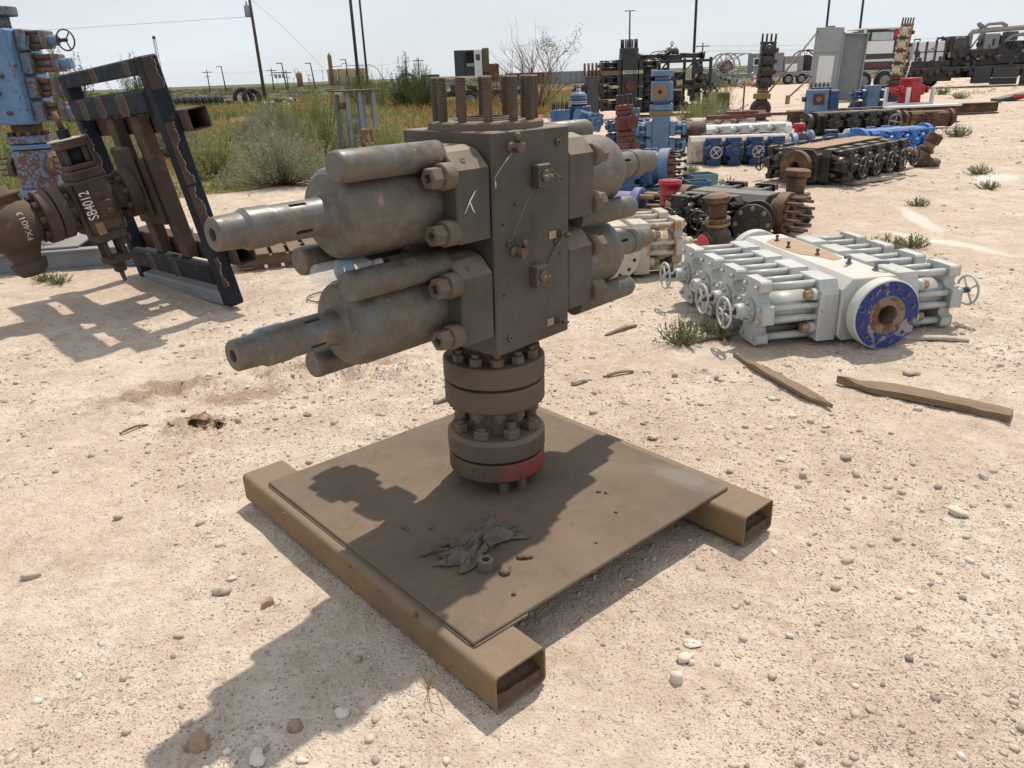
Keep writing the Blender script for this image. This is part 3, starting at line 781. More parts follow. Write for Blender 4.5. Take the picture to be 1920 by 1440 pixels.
def elbow(x, z, flip=1):
    m = MB(); m.lathe([(0, .0165), (.006, .0165), (.006, .013), (.018, .013)], 14, AX['-y'])
    m.lathe([(0, .017), (.026, .017), (.026, .012)], 6, T(.004, -.018, 0) @ AX['-y'], False)
    m.box(.016, -.026, 0, .036, .024, .026, .004)
    m.lathe([(0, .009), (.012, .009), (.012, .0105), (.030, .0105), (.036, .006), (.038, 0)], 12, T(.004, -.03, .008) if flip > 0 else T(.022, -.03, .004))
    return bp_('elbow_fitting', m, M_BRASS, T(x, FY, z))
elbow(-.105, 1.392); elbow(-.10, 1.066, -1)
def nipple(x, z):
    m = MB(); m.lathe([(0, .0145), (.012, .0145), (.012, .0145)], 6, AX['-y'], False); m.lathe([(.012, .0105), (.024, .0105), (.024, .008), (.030, .008), (.030, .010), (.040, .010), (.044, .005), (.052, .005)], 12, AX['-y'])
    o = bp_('grease_nipple', m, M_BRASS, T(x, FY, z))
    MB().box(-.038, -.0012, .002, .036, .002, .026).build('tin_tag', M_TAG, o)
nipple(.138, 1.088); nipple(.124, .782)
def strip(pts, w, name, mat, y=None, M=None):
    """thin stroke of paint or a tie lying on a face (points are x,z on the near face)"""
    m = MB()
    for (a, b, wa), (c, d, wb) in zip(pts, pts[1:]):
        e = Vector((c - a, d - b)).normalized(); n = Vector((-e.y, e.x))
        q = [(a + n.x * wa, b + n.y * wa), (c + n.x * wb, d + n.y * wb), (c - n.x * wb, d - n.y * wb), (a - n.x * wa, b - n.y * wa)]
        vs = [(p[0], 0, p[1]) for p in q] + [(p[0], -.0006, p[1]) for p in q]
        m.add(vs, [(0, 1, 2, 3), (7, 6, 5, 4), (0, 4, 5, 1), (1, 5, 6, 2), (2, 6, 7, 3), (3, 7, 4, 0)])
    return bp_(name, m, mat, T(0, (FY if y is None else y) - .0004, 0) if M is None else M)
strip([(.062, 1.285, .001), (.092, 1.31, .0016), (.145, 1.275, .0016), (.088, 1.225, .001)], 0, 'dust_scratch', M_TANPAINT)
strip([(.01, 1.255, .0006), (-.035, 1.215, .002), (-.075, 1.155, .0022), (-.11, 1.105, .001)], 0, 'dust_scratch', M_TANPAINT)
strip([(-.262, 1.281, .0006), (-.270, 1.272, .0020), (-.288, 1.252, .0026), (-.300, 1.234, .0012), (-.311, 1.218, .0008)], 0, 'paint_cross', M_WHITEPAINT)
strip([(-.290, 1.256, .0010), (-.284, 1.240, .0024), (-.276, 1.224, .0020), (-.269, 1.214, .0010)], 0, 'paint_cross', M_WHITEPAINT)
tie = MB().tube([(-.118, FY - .02, 1.376), (-.150, FY - .012, 1.345), (-.185, FY - .008, 1.31), (-.205, FY - .03, 1.294), (-.222, FY - .045, 1.285)], .0022, 6)
bp_('wire_tie', tie, plain('dull_wire', (.30, .25, .19), .6, .3))
tie2 = MB().tube([(.13, FY - .012, 1.075), (.10, FY - .006, 1.045), (.07, FY - .006, 1.005), (.045, FY - .01, .98)], .0018, 6)
bp_('wire_tie', tie2, plain('black_wire', (.02, .018, .016), .6))

# --- side outlet valve on the far face (out of sight, throws the stepped shadow on the plate)
sof = None
for y0_, y1_, r_ in ((.20, .30, .06), (.30, .345, .10), (.35, .395, .10), (.395, .46, .06), (.46, .50, .085), (.50, .62, .075), (.62, .67, .105), (.67, .72, .06)):
    o_ = bp_('side_outlet', MB().cyl((0, y0_, .95), (0, y1_, .95), r_, seg=26, ch=.003), M_FLG)
    if r_ == .10 and sof is None: sof = o_
bp_('outlet_block', MB().box(0, .56, .95, .17, .11, .19, .008), M_FLG)
for k in range(8):
    a = R(22.5 + 45 * k); inst('nut', NUT2m, sof, T(.075 * math.cos(a), .300, .95 + .075 * math.sin(a)) @ AX['-y'])
# ---------------------------------------------------------------- shared builders for yard equipment
CACHE = {}
def shared(key, mat, fn):
    k = (key, mat.name)
    if k not in CACHE:
        me = fn(); me = me if isinstance(me, bpy.types.Mesh) else me.mesh(key if isinstance(key, str) else key[0])
        me.materials.clear(); me.materials.append(mat); CACHE[k] = me
    return CACHE[k]
def handwheel_mesh(r, spokes=2):
    m = MB(); m.torus(r, r * .085, None, 26, 6)
    for k in range(spokes):
        a = PI * k / spokes * (2 if spokes > 2 else 1) + .4
        d = Vector((math.cos(a), math.sin(a), 0)) * r
        m.cyl(-d if spokes <= 2 else (0, 0, 0), d, r * .075, seg=6)
    m.cyl((0, 0, -r * .12), (0, 0, r * .16), r * .17, seg=10)
    return m
def flange_mesh(r, t, bore, nb, br, holes=True, seg=40):
    """disc along +x from 0 to t with bolt holes"""
    m = MB(); ch = r * .03
    m.lathe([(0, bore), (0, r - ch), (ch, r), (t - ch, r), (t, r - ch), (t, bore), (0, bore)], seg, AX['x'], True, cap=False)
    me = m.mesh('flange')
    if holes:
        cs = MB()
        for k in range(nb):
            a = 2 * PI * (k + .5) / nb; y, z = br * math.cos(a), br * math.sin(a)
            cs.cyl((-.02, y, z), (t * .8, y, z), r * .078, seg=10)
        me = cut(me, [cs.mesh('c')])
    else:
        bm = bmesh.new(); bm.from_mesh(me); bmesh.ops.remove_doubles(bm, verts=bm.verts, dist=1e-6); bm.to_mesh(me); bm.free()
        me.set_sharp_from_angle(angle=R(35))
    return me
def scallop_cap():
    """outline of an end cap: lugs above and below, hollowed waists, broad middle"""
    half = [(.0, .195), (.095, .195), (.105, .185), (.105, .135)]
    half += [(.105 - .04 * math.sin(R(t)), .135 - .035 + .035 * math.cos(R(t))) for t in (30, 60, 90)]
    half += [(.068, .085), (.08, .068), (.10, .060), (.150, .058), (.155, .052), (.155, 0)]
    up = half + [(x, -z) for x, z in half[::-1][1:]]
    left = [(-x, z) for x, z in up[::-1]][1:-1]
    return (up + left)[::-1]
def bop_thing(name, label, M, mats, rams=(.33, .69, 1.05), L=1.5, hw=.20, hh=.19, fl=(.21, .085), rear=True, front=True, wheels=(), studs=None, face=None, detail=2, sides=(-1, 1), cat='blowout preventer', group=None, s=1.0, ext=1.0, bore=.075, cyl_style=False, wheel_r=.092, neck=.07):
    """ram preventer: bore along +x from the front flange face at x = 0, rams along y, thickness along z.
    mats: dict body, bonnet, rod, bolt, flange, stem"""
    t = thing(name, label, cat, M=M, group=group)
    mb = mats['body']; mn = mats.get('bonnet', mb); mr = mats.get('rod', mn); mo = mats.get('bolt', mn); mf = mats.get('flange', mb); ms = mats.get('stem', mo)
    x0 = fl[1] + neck if front else 0.0; x1 = L - (fl[1] + neck) if rear else L
    c = hw * .32
    oct_ = [(-hw, -hh + c * .5), (-hw + c * .5, -hh), (hw - c * .5, -hh), (hw, -hh + c * .5), (hw, hh - c), (hw - c, hh), (-hw + c, hh), (-hw, hh - c)]
    m = MB(); m.prism(oct_, x0, x1, Mb, ch=.006); m.build('body', mb, t)
    for on, x, d in ((front, 0, 1), (rear, L, -1)):
        if not on: continue
        fo = inst('flange', shared(('flange', round(fl[0], 3), round(fl[1], 3), detail, bore), mf, lambda: flange_mesh(fl[0], fl[1], bore, 12, fl[0] * .79, detail > 1)), t, T(x, 0, 0) @ (Matrix.Identity(4) if d > 0 else Matrix.Rotation(PI, 4, 'Z')))
        nk = MB(); nk.lathe([(fl[1] - .002, fl[0] * .74), (fl[1] + neck + .01, fl[0] * .66)], 28, AX['x'], True, cap=False); nk.lathe([(0.0, bore), (fl[1] + neck, bore)], 24, AX['x'], True, cap=False); nk.lathe([(fl[1] + neck, bore), (fl[1] + neck + .002, 0)], 24, AX['x'], False, cap=False)
        link('neck', nk.mesh('neck'), mf, fo)
        if face and d > 0:
            rg = MB(); rg.ring(-.0016, -.0002, fl[0] * .965, fl[0] * .55, 44, AX['x'], .0004); cs = MB()
            for k in range(12):
                a = 2 * PI * (k + .5) / 12; cs.cyl((-.02, fl[0] * .79 * math.cos(a), fl[0] * .79 * math.sin(a)), (.02, fl[0] * .79 * math.cos(a), fl[0] * .79 * math.sin(a)), fl[0] * .078, seg=10)
            link('painted_face', cut(rg.mesh('painted_face'), [cs.mesh('c')]), face, fo)
            for k in range(12):
                a = 2 * PI * (k + .5) / 12; inst('bolt_hole', shared(('bolthole', fl[0]), painted('shaded_bolt_hole', (.055, .045, .038), rust_amt=.3, dust=0, rough=.9), lambda: MB().lathe([(.002, fl[0] * .0775), (.05, fl[0] * .0775), (.05, fl[0] * .0775), (.051, 0)], 14, AX['x'], True, cap=False)), fo, T(0, fl[0] * .79 * math.cos(a), fl[0] * .79 * math.sin(a)))  # dark liner: shade of a deep hole put into the colour
        sp = (studs or {}).get('front' if d > 0 else 'rear')
        if sp:
            n, ln, rr, mm, nuts = sp
            def smesh():
                q = MB(); q.cyl((0, 0, 0), (-ln, 0, 0), rr, seg=8)
                if nuts: q.lathe([(0, rr * 1.9), (rr * 2, rr * 1.9)], 6, T(-ln + rr * .4, 0, 0) @ AX['x'], False)
                return q
            for k in range(n):
                a = 2 * PI * (k + .5) / n
                inst('stud', shared(('stud', ln, rr, nuts), mm, smesh), fo, T(0, fl[0] * .79 * math.cos(a), fl[0] * .79 * math.sin(a)))
    k_ = hh / .19
    bw = .155 * s
    ext2 = ext if isinstance(ext, dict) else {-1: ext, 1: ext}
    for i, rx in enumerate(rams):
        for sd in sides:
            ext = ext2[sd]
            Mb2 = T(rx, 0, 0) @ (Matrix.Identity(4) if sd > 0 else Matrix.Rotation(PI, 4, 'Z'))
            def blk():
                q = MB(); pr_ = [(-bw, -.185 * k_), (bw, -.185 * k_), (bw, .10 * k_), (bw * .72, .185 * k_), (-bw * .72, .185 * k_), (-bw, .10 * k_)]
                q.prism([(-a, b_) for a, b_ in pr_][::-1], hw + .002, hw + .002 + .125 * s, Matrix(((1, 0, 0, 0), (0, 0, 1, 0), (0, 1, 0, 0), (0, 0, 0, 1))), ch=.006)
                return q
            b_ = inst('bonnet', shared(('bonnet', s, hh, hw), mn, blk), t, Mb2)
            y0 = hw + .127 * s; y1 = y0 + .20 * s * ext; y2 = y1 + .075 * s
            if cyl_style:
                q = lambda: MB().lathe([(y0, .125 * k_), (y1, .125 * k_), (y1, .125 * k_), (y1 + .04, .10 * k_), (y1 + .045, .05), (y2 + .06, .045), (y2 + .06, .045), (y2 + .08, .03)], 24, AX['y'], True)
                inst('ram_cylinder', shared(('ramcyl', s, hh, hw, ext), mats.get('cyl', mn), q), b_, Matrix.Identity(4)); continue
            inst('ram_cylinder', shared(('cyl', s, hh, hw, ext), mr, lambda: MB().cyl((0, y0, 0), (0, y1, 0), .102 * k_, seg=20)), b_, Matrix.Identity(4))
            rods = [(-.07, .155), (.07, .155), (-.07, -.155), (.07, -.155)] + ([(-.125, .036), (.125, .036), (-.125, -.036), (.125, -.036)] if detail > 0 else [])
            for dx, dz in rods:
                inst('tie_rod', shared(('rod', s, hw, ext, abs(dz) > .1), mr, lambda: MB().cyl((0, y0 - .002, 0), (0, y1 + .002, 0), (.019 if abs(dz) < .1 else .0235) * s, seg=10)), b_, T(dx * s, 0, dz * k_))
            cap_ = inst('end_cap', shared(('cap', s, hh, hw, ext), mn, lambda: MB().prism([(a * s, z * k_) for a, z in scallop_cap()][::-1], y1, y2, Matrix(((1, 0, 0, 0), (0, 0, 1, 0), (0, 1, 0, 0), (0, 0, 0, 1))), ch=.004 if detail > 1 else 0)), b_, Matrix.Identity(4))
            if detail > 0:
                q = lambda: MB().lathe([(0, .012 * s), (.024 * s, .012 * s), (.026 * s, .010 * s), (.026 * s, .0055 * s), (.012 * s, .005 * s)], 10, AX['y'], True)
                pos = [(-.07, .155), (.07, .155), (-.07, -.155), (.07, -.155), (-.125, .036), (.125, .036), (-.125, -.036), (.125, -.036)]
                for dx, dz in pos: inst('cap_screw', shared(('capscrew', s), mn, q), b_, T(dx * s, y2 - .001, dz * k_))
            gl = lambda: MB().lathe([(y2 - .002, .075 * s), (y2 + .022 * s, .075 * s), (y2 + .022 * s, .075 * s), (y2 + .024 * s, .05 * s), (y2 + .09 * s, .045 * s), (y2 + .09 * s, .045 * s), (y2 + .10 * s, .038 * s), (y2 + .10 * s, .02 * s), (y2 + .085 * s, .018 * s)], 20, AX['y'], True)
            inst('gland', shared(('gland', s, hw, ext), mn, gl), b_, Matrix.Identity(4))
            if detail > 1:
                for k in range(8):
                    a = R(22.5 + 45 * k); inst('gland_screw', shared(('glandscrew', s), mn, lambda: MB().lathe([(0, .0105 * s), (.026 * s, .0105 * s), (.026 * s, .005 * s), (.014 * s, .0045 * s)], 10, AX['y'], True)), b_, T(.06 * s * math.cos(a), y2 + .021 * s, .06 * s * math.sin(a) * k_))
            if detail > 0:
                for dx, dz in ((-.112, .098), (-.112, -.105), (.112, .098), (.112, -.105)):
                    if detail < 2 and dx * sd > 0: continue
                    q = lambda: MB().lathe([(0, .036 * s), (.04 * s, .036 * s), (.04 * s, .036 * s), (.043 * s, .03 * s)], 18, AX['y'], True)
                    inst('bolt_collar', shared(('collar', s), mn, q), b_, T(dx * s, y0 - .002, dz * k_))
                    inst('bonnet_bolt', shared(('bbolt', s), mo, lambda: hexnut(.029 * s, .042 * s)), b_, T(dx * s, y0 + .04 * s, dz * k_) @ AX['y'])
            if (i, sd) in wheels:
                inst('stem', shared(('stem', s, hw, ext), ms, lambda: MB().cyl((0, y2 + .06 * s, 0), (0, y2 + .175 * s, 0), .019 * s, seg=10)), b_, Matrix.Identity(4))
                inst('handwheel', shared(('wheel', s, wheel_r), mats.get('wheel', mn), lambda: handwheel_mesh(wheel_r)), b_, T(0, y2 + .17 * s, 0) @ AX['y'] @ Matrix.Rotation(i * .8 + sd, 4, 'Z'))
    return t
def lie(x, y, yaw, zc, roll=0.0, pitch=0.0): return T(x, y, zc + gz1(x, y)) @ Matrix.Rotation(R(yaw), 4, 'Z') @ Matrix.Rotation(R(pitch), 4, 'Y') @ Matrix.Rotation(R(roll), 4, 'X')
def stand(x, y, yaw, z0=0.0, lean=0.0):
    """bore pointing up: rams along the direction yaw"""
    return T(x, y, z0 + gz1(x, y)) @ Matrix.Rotation(R(lean), 4, 'Y') @ Matrix.Rotation(R(yaw), 4, 'Z') @ Matrix.Rotation(-PI / 2, 4, 'Z') @ Matrix.Rotation(-PI / 2, 4, 'Y')
def lathes(t, parts, M=None, seg=24, parent=None):
    """adds turned parts: (name, profile, material[, matrix])"""
    out = []
    for p in parts:
        mm = p[3] if len(p) > 3 else Matrix.Identity(4)
        out.append(link(p[0], MB().lathe(p[1], seg, None, True).mesh(p[0]), p[2], parent or t, (M @ mm) if M is not None else mm))
    return out
def disc(z0, z1, r, ch=.006): return [(z0, r - ch), (z0 + ch, r), (z0 + ch, r), (z1 - ch, r), (z1 - ch, r), (z1, r - ch)]
def nut_ring(parent, n, r, z, mat, size=.018, h=.02, M=None, down=False, name='nut', ph=0.0):
    me = shared(('nutring', size, h), mat, lambda: hexnut(size, h))
    for k in range(n):
        a = 2 * PI * (k + ph) / n
        mm = T(r * math.cos(a), r * math.sin(a), z) @ (AX['-z'] if down else Matrix.Identity(4))
        inst(name, me, parent, M @ mm if M is not None else mm)
def stud_ring(parent, n, r, z, h, rad, mat, M=None):
    me = shared(('studring', h, rad), mat, lambda: MB().cyl((0, 0, 0), (0, 0, h), rad, seg=8, ch=rad * .2))
    for k in range(n):
        a = 2 * PI * (k + .5) / n; mm = T(r * math.cos(a), r * math.sin(a), z)
        inst('stud', me, parent, M @ mm if M is not None else mm)

RUST = (0.105, 0.05, 0.027)
M_WHITE = painted('chalky_white_paint', (0.52, 0.53, 0.50), rust=(0.27, 0.17, 0.10), rust_amt=0.10, dust=0.38, var=0.12, rough=0.5, streak=0.25, dust_col=(0.46, 0.34, 0.24))
M_WHITE_B = painted('white_bonnet_paint', (0.46, 0.475, 0.455), rust=(0.28, 0.18, 0.10), rust_amt=0.12, dust=0.22, var=0.15, rough=0.42, streak=0.3, dust_col=(0.42, 0.34, 0.26))
M_WHITE2 = painted('dirty_white_paint', (0.50, 0.46, 0.38), rust=(0.30, 0.19, 0.11), rust_amt=0.45, dust=0.5, var=0.15, rough=0.6)
M_TANBOLT = painted('rusty_tan_bolt', (0.33, 0.21, 0.11), rust_amt=0.3, dust=0.2, rough=0.7)
M_STEMBK = plain('greased_stem', (0.05, 0.052, 0.06), 0.45, 0.3)
M_BLUEFACE = painted('blue_flange_face', (0.018, 0.034, 0.175), rust=(0.20, 0.18, 0.18), rust_amt=0.42, dust=0.1, var=0.3, rough=0.65)
M_BORE = painted('rusty_bore', (0.22, 0.16, 0.115), rust=RUST, rust_amt=0.5, dust=0.2, rough=0.8)
M_BLACK = painted('black_equipment_paint', (0.022, 0.022, 0.022), rust=RUST, rust_amt=0.2, dust=0.30, var=0.3, rough=0.35)
M_BLACKR = painted('black_rusty_paint', (0.028, 0.026, 0.025), rust=(0.07, 0.036, 0.022), rust_amt=0.45, dust=0.45, var=0.3, rough=0.55)
M_NAVYBK = painted('grey_black_paint', (0.045, 0.05, 0.055), rust=RUST, rust_amt=0.15, dust=0.35, var=0.2, rough=0.45)
M_BROWN = painted('rust_brown_iron', (0.088, 0.050, 0.034), rust=(0.13, 0.065, 0.036), rust_amt=0.55, dust=0.35, var=0.3, rough=0.85, scale=2.0)
M_TAN = painted('tan_dusty_iron', (0.26, 0.165, 0.09), rust=(0.2, 0.11, 0.055), rust_amt=0.35, dust=0.5, var=0.2, rough=0.8)
M_BLUE = painted('mid_blue_paint', (0.042, 0.12, 0.26), rust=(0.15, 0.10, 0.07), rust_amt=0.36, dust=0.45, var=0.3, rough=0.5)
M_LBLUE = painted('faded_light_blue_paint', (0.115, 0.20, 0.315), rust=(0.24, 0.19, 0.13), rust_amt=0.33, dust=0.25, var=0.25, rough=0.55)
M_BBLUE = painted('bright_blue_paint', (0.024, 0.145, 0.42), rust=RUST, rust_amt=0.08, dust=0.3, var=0.2, rough=0.4)
M_DBLUE = painted('deep_blue_paint', (0.020, 0.062, 0.165), rust=RUST, rust_amt=0.25, dust=0.4, var=0.25, rough=0.45)
M_RED = painted('worn_red_paint', (0.42, 0.022, 0.035), rust=(0.08, 0.03, 0.03), rust_amt=0.25, dust=0.2, var=0.25, rough=0.45)
M_DKRED = painted('dull_dark_red_paint', (0.135, 0.035, 0.032), rust=(0.10, 0.05, 0.04), rust_amt=0.4, dust=0.3, var=0.3, rough=0.7)
M_GREY = painted('grey_steel_paint', (0.20, 0.22, 0.235), rust=(0.16, 0.10, 0.07), rust_amt=0.15, dust=0.3, var=0.15, rough=0.6)
M_LGREY = painted('light_grey_panel', (0.30, 0.315, 0.325), rust=(0.2, 0.15, 0.12), rust_amt=0.06, dust=0.2, var=0.1, rough=0.65)
M_PURPLE = painted('violet_blue_paint', (0.105, 0.125, 0.33), rust=(0.33, 0.2, 0.13), rust_amt=0.3, dust=0.35, var=0.2, rough=0.55)
M_STEEL = painted('bare_grey_steel', (0.22, 0.23, 0.235), rust=(0.2, 0.13, 0.09), rust_amt=0.15, dust=0.35, var=0.2, rough=0.5, metal=0.3)
M_CLEANWHITE = painted('plain_white_paint', (0.70, 0.71, 0.70), rust_amt=0.05, dust=0.25, var=0.05, rough=0.5)
M_TEAL = painted('teal_pallet_paint', (0.13, 0.225, 0.25), rust=(0.30, 0.25, 0.19), rust_amt=0.3, dust=0.4, var=0.2, rough=0.85)
M_WOOD = painted('weathered_wood', (0.27, 0.20, 0.135), rust=(0.14, 0.095, 0.06), rust_amt=0.3, dust=0.2, var=0.2, rough=0.9, streak=0.3, bump=.5)
M_DKWOOD = painted('dark_pallet_wood', (0.15, 0.10, 0.065), rust=(0.09, 0.06, 0.04), rust_amt=0.4, dust=0.25, var=0.2, rough=0.9, bump=.5, dust_col=(.22, .16, .11))
M_PALEWOOD = painted('bleached_wood', (0.50, 0.45, 0.38), rust=(0.3, 0.23, 0.17), rust_amt=0.3, dust=0.2, var=0.15, rough=0.9, bump=.5)
M_RUBBER = painted('sun_bleached_rubber', (0.028, 0.028, 0.029), rust_amt=0.0, dust=0.45, var=0.2, rough=0.85, dust_col=(0.16, 0.145, 0.13))
M_GLASS = plain('dark_glass', (0.03, 0.04, 0.045), 0.12)
WHITE = dict(body=M_WHITE, bonnet=M_WHITE_B, rod=M_WHITE_B, bolt=M_TANBOLT, flange=M_WHITE, stem=M_STEMBK, wheel=M_WHITE_B)
# ---------------------------------------------------------------- leaning black frame with gate valve and ball cross
M_FRAME = painted('peeling_black_paint', (0.014, 0.019, 0.027), rust=(0.062, 0.031, 0.022), rust_amt=0.25, dust=0.06, var=0.3, rough=0.6, spec=.18)
M_BEAM = painted('brown_dusty_beam', (0.052, 0.033, 0.025), rust=(0.075, 0.040, 0.026), rust_amt=0.4, dust=0.5, var=0.25, rough=0.85, side_dust=.3, dust_col=(.125, .082, .056))
M_VALVE = painted('brown_dusty_valve', (0.066, 0.043, 0.031), rust=(0.14, 0.085, 0.05), rust_amt=0.25, dust=0.55, var=0.28, rough=0.85, side_dust=.35, dust_col=(.16, .107, .07))
FRM = Matrix(((-.69684, -.14215, .70300, -2.099), (.71591, -.07836, .69378, 5.789), (-.04354, .98674, .15637, .015), (0, 0, 0, 1)))
fr = thing('valve_frame', 'leaning black peeling steel frame with a brown gate valve and ball cross bolted on', 'valve skid', M=FRM)
def fbox(name, e0, e1, u0, u1, n0, n1, mat, b=.012): return MB().box((e0 + e1) / 2, (u0 + u1) / 2, (n0 + n1) / 2, e1 - e0, u1 - u0, n1 - n0, b).build(name, mat, fr)
fbox('upright', 0, .125, 0, 1.817, -.06, .06, M_FRAME); fbox('upright', 1.70, 1.82, 0, 1.817, -.06, .06, M_FRAME)
fbox('top_rail', .1255, 1.6995, 1.705, 1.815, -.059, .059, M_FRAME); fbox('bottom_rail', .1255, 1.6995, .0, .11, -.06, .05, M_GREY)
fbox('cross_rail', .1255, 1.6995, 1.45, 1.615, -.075, -.0, M_FRAME, .02); fbox('cross_rail', .1255, 1.6995, .17, .345, -.075, -.0, M_FRAME, .02)
for u in (1.37, .38):      # open box tubes running through behind the uprights
    o = link('fork_tube', box_tube(2.08, .15, .15, .010, .016).mesh('fork_tube'), M_BEAM, fr, T(.90, u, .137) @ Matrix.Rotation(PI / 2, 4, 'Z'))
for e0, e1, n in ((.50, .66, -.04), (1.02, 1.18, -.04), (.76, .88, .03)): fbox('beam', e0, e1, .346, 1.449, n, n + .09, M_BEAM, .008)
fbox('mount_plate', .64, 1.16, .62, 1.14, -.075, -.0405, M_BEAM, .01)
fbox('mount_block', .72, 1.10, .70, 1.24, -.12, -.0755, M_BEAM, .02)
# worn patches where the paint has come off, edged with primer
g = random.Random(11)
def patch(e, u, w, h, n):
    pts = [(e + w * .5 * (abs(math.cos(a)) ** .5 * (1 if math.cos(a) > 0 else -1) + .13 * g.uniform(-1, 1)), u + h * .5 * (abs(math.sin(a)) ** .4 * (1 if math.sin(a) > 0 else -1) + .07 * g.uniform(-1, 1))) for a in [2 * PI * k / 26 for k in range(26)]]
    MB().prism(pts, n - .0012, n).build('primer_edge', plain('bare_primer', (.40, .36, .31), .85), fr)
    MB().prism([((p[0] - e) * .94 + e, (p[1] - u) * .975 + u) for p in pts], n - .0024, n - .0013).build('rust_patch', M_BEAM, fr)
for e, u, w, h in ((1.0, 1.76, .12, .10), (.30, 1.76, .10, .09), (1.45, 1.53, .14, .15), (1.05, 1.53, .15, .155), (.58, 1.53, .17, .155), (1.3, .255, .13, .16), (.8, .255, .13, .16)): patch(e, u, w, h, -.0595 if u > 1.7 else -.0755)
def peel(u0, u1, seed, e=-.0006, n0=-.058, wob=.016, mid=-.006):
    """long strip on the near side of the upright where the paint has peeled to brown, with a ragged pale edge"""
    g = random.Random(seed); n = int((u1 - u0) / .009); q = [(mid + wob * math.sin(k * .13 + seed) + .008 * math.sin(k * .41) + g.uniform(-.007, .007), u0 + (u1 - u0) * k / n) for k in range(n + 1)]
    b_ = MB(); w_ = MB()
    for (a0, v0), (a1, v1) in zip(q, q[1:]):
        b_.add([(e, v0, n0), (e, v0, a0), (e, v1, a1), (e, v1, n0)], [(0, 1, 2, 3)])
        t0, t1 = .0006 + .006 * g.random() ** 3, .0006 + .006 * g.random() ** 3
        w_.add([(e - .0008, v0, a0 - .001), (e - .0008, v0, a0 + t0), (e - .0008, v1, a1 + t1), (e - .0008, v1, a1 - .001)], [(0, 1, 2, 3)])
    for m_, nm, mt in ((b_, 'rust_patch', M_BEAM), (w_, 'primer_edge', MATS['bare_primer'])):
        me = m_.mesh(nm); bm = bmesh.new(); bm.from_mesh(me); bmesh.ops.remove_doubles(bm, verts=bm.verts, dist=1e-6); bmesh.ops.recalc_face_normals(bm, faces=bm.faces); bm.to_mesh(me); bm.free()
        o = link(nm, me, mt, fr); sd_ = o.modifiers.new('t', 'SOLIDIFY'); sd_.thickness = .001; sd_.offset = 0
peel(.95, 1.38, 2); peel(.48, .93, 5, mid=.006); peel(.16, .40, 3, mid=-.02); peel(1.60, 1.80, 7, mid=.02)
peel(.40, 1.38, 4, e=1.6994, mid=-.035, wob=.008)
# valve along -N on the centre of the frame
KIDS0 = set(o.name for o in bpy.data.objects)
VA = T(.76, .92, 0) @ Matrix.Rotation(PI, 4, 'X')       # z of the valve axis runs towards -N
def vl(name, prof, mat=M_VALVE, seg=40): return link(name, MB().lathe(prof, seg).mesh(name), mat, fr, VA)
vf1 = vl('flange', [(.12, .10), (.12, .205), (.125, .212), (.125, .212), (.20, .212), (.205, .205), (.205, .205), (.205, .12)])
nut_ring(vf1, 8, .165, .205, M_VALVE, .03, .04, ph=.3)
vl('neck', [(.20, .13), (.24, .105), (.32, .105)])
vb = fbox('valve_body', .76 - .17, .76 + .17, .60, 1.20, -.56, -.31, M_VALVE, .025)
fbox('valve_plate', .76 - .12, .76 + .12, .62, 1.18, -.60, -.561, M_VALVE, .008)
for u, w in ((1.20, .16), (.50, .15)): fbox('bonnet', .76 - w, .76 + w, u, u + .10, -.55, -.32, M_VALVE, .012)
def bolt_on(e, u, n, r, l, name='bolt'): link(name, MB().lathe([(0, r), (l, r), (l, r), (l + .01, r * .7)], 6, None, False).mesh(name), M_VALVE, fr, T(e, u, n) @ Matrix.Rotation(PI, 4, 'X'))
fbox('side_plate', .571, .589, .64, 1.16, -.47, -.335, M_VALVE, .004)
fbox('side_lug', .535, .5705, .76, .95, -.46, -.36, M_VALVE, .008)
for u, n in ((1.02, -.43), (.83, -.40)): link('side_bolt', MB().lathe([(0, .032), (.03, .032), (.03, .032), (.036, .022)], 6, None, False).mesh('side_bolt'), M_VALVE, fr, T(.571 if u > 1 else .5345, u, n) @ AX['-x'])
MB().box(.5886, .66, -.50, .0016, .14, .06).build('bare_patch', M_TAN, fr)
# actuator above and screw below
for nm, u0, u1, w, mt in (('actuator_block', 1.30, 1.36, .13, M_VALVE), ('actuator_head', 1.53, 1.62, .12, M_VALVE)): fbox(nm, .76 - w, .76 + w, u0, u1, -.54, -.34, mt, .012)
for e in (-.08, .0, .08):
    for n in (-.51, -.37): link('tie_rod', MB().cyl((.76 + e, 1.36, n), (.76 + e, 1.53, n), .02, seg=10).mesh('tie_rod'), M_VALVE, fr)
link('actuator_cylinder', MB().cyl((.80, 1.30, -.40), (.80, 1.62, -.40), .09, seg=20).mesh('actuator_cylinder'), M_FRAME, fr)
link('top_plate', MB().cyl((.76, 1.62, -.44), (.76, 1.635, -.44), .135, seg=24).mesh('top_plate'), plain('pale_chipped', (.45, .43, .38), .8), fr)
link('stem_cap', MB().cyl((.78, 1.635, -.44), (.78, 1.73, -.44), .045, seg=14, ch=.004).mesh('stem_cap'), M_FRAME, fr)
link('stem', MB().cyl((.78, 1.73, -.44), (.79, 1.92, -.44), .02, seg=10).mesh('stem'), M_BROWN, fr)
for e in (-.09, .0, .09):
    for n in (-.50, -.38): link('tie_rod', MB().cyl((.76 + e, .29, n), (.76 + e, .50, n), .018, seg=10).mesh('tie_rod'), M_VALVE, fr)
fbox('screw_head', .66, .88, .22, .30, -.53, -.35, M_VALVE, .012); fbox('collar', .73, .83, .10, .22, -.48, -.40, M_VALVE, .012)
link('screw', MB().cyl((.78, -.02, -.44), (.78, .10, -.44), .015, .02, seg=8).mesh('screw'), M_STUD, fr)
vl('neck', [(.55, .11), (.62, .12), (.66, .135)])
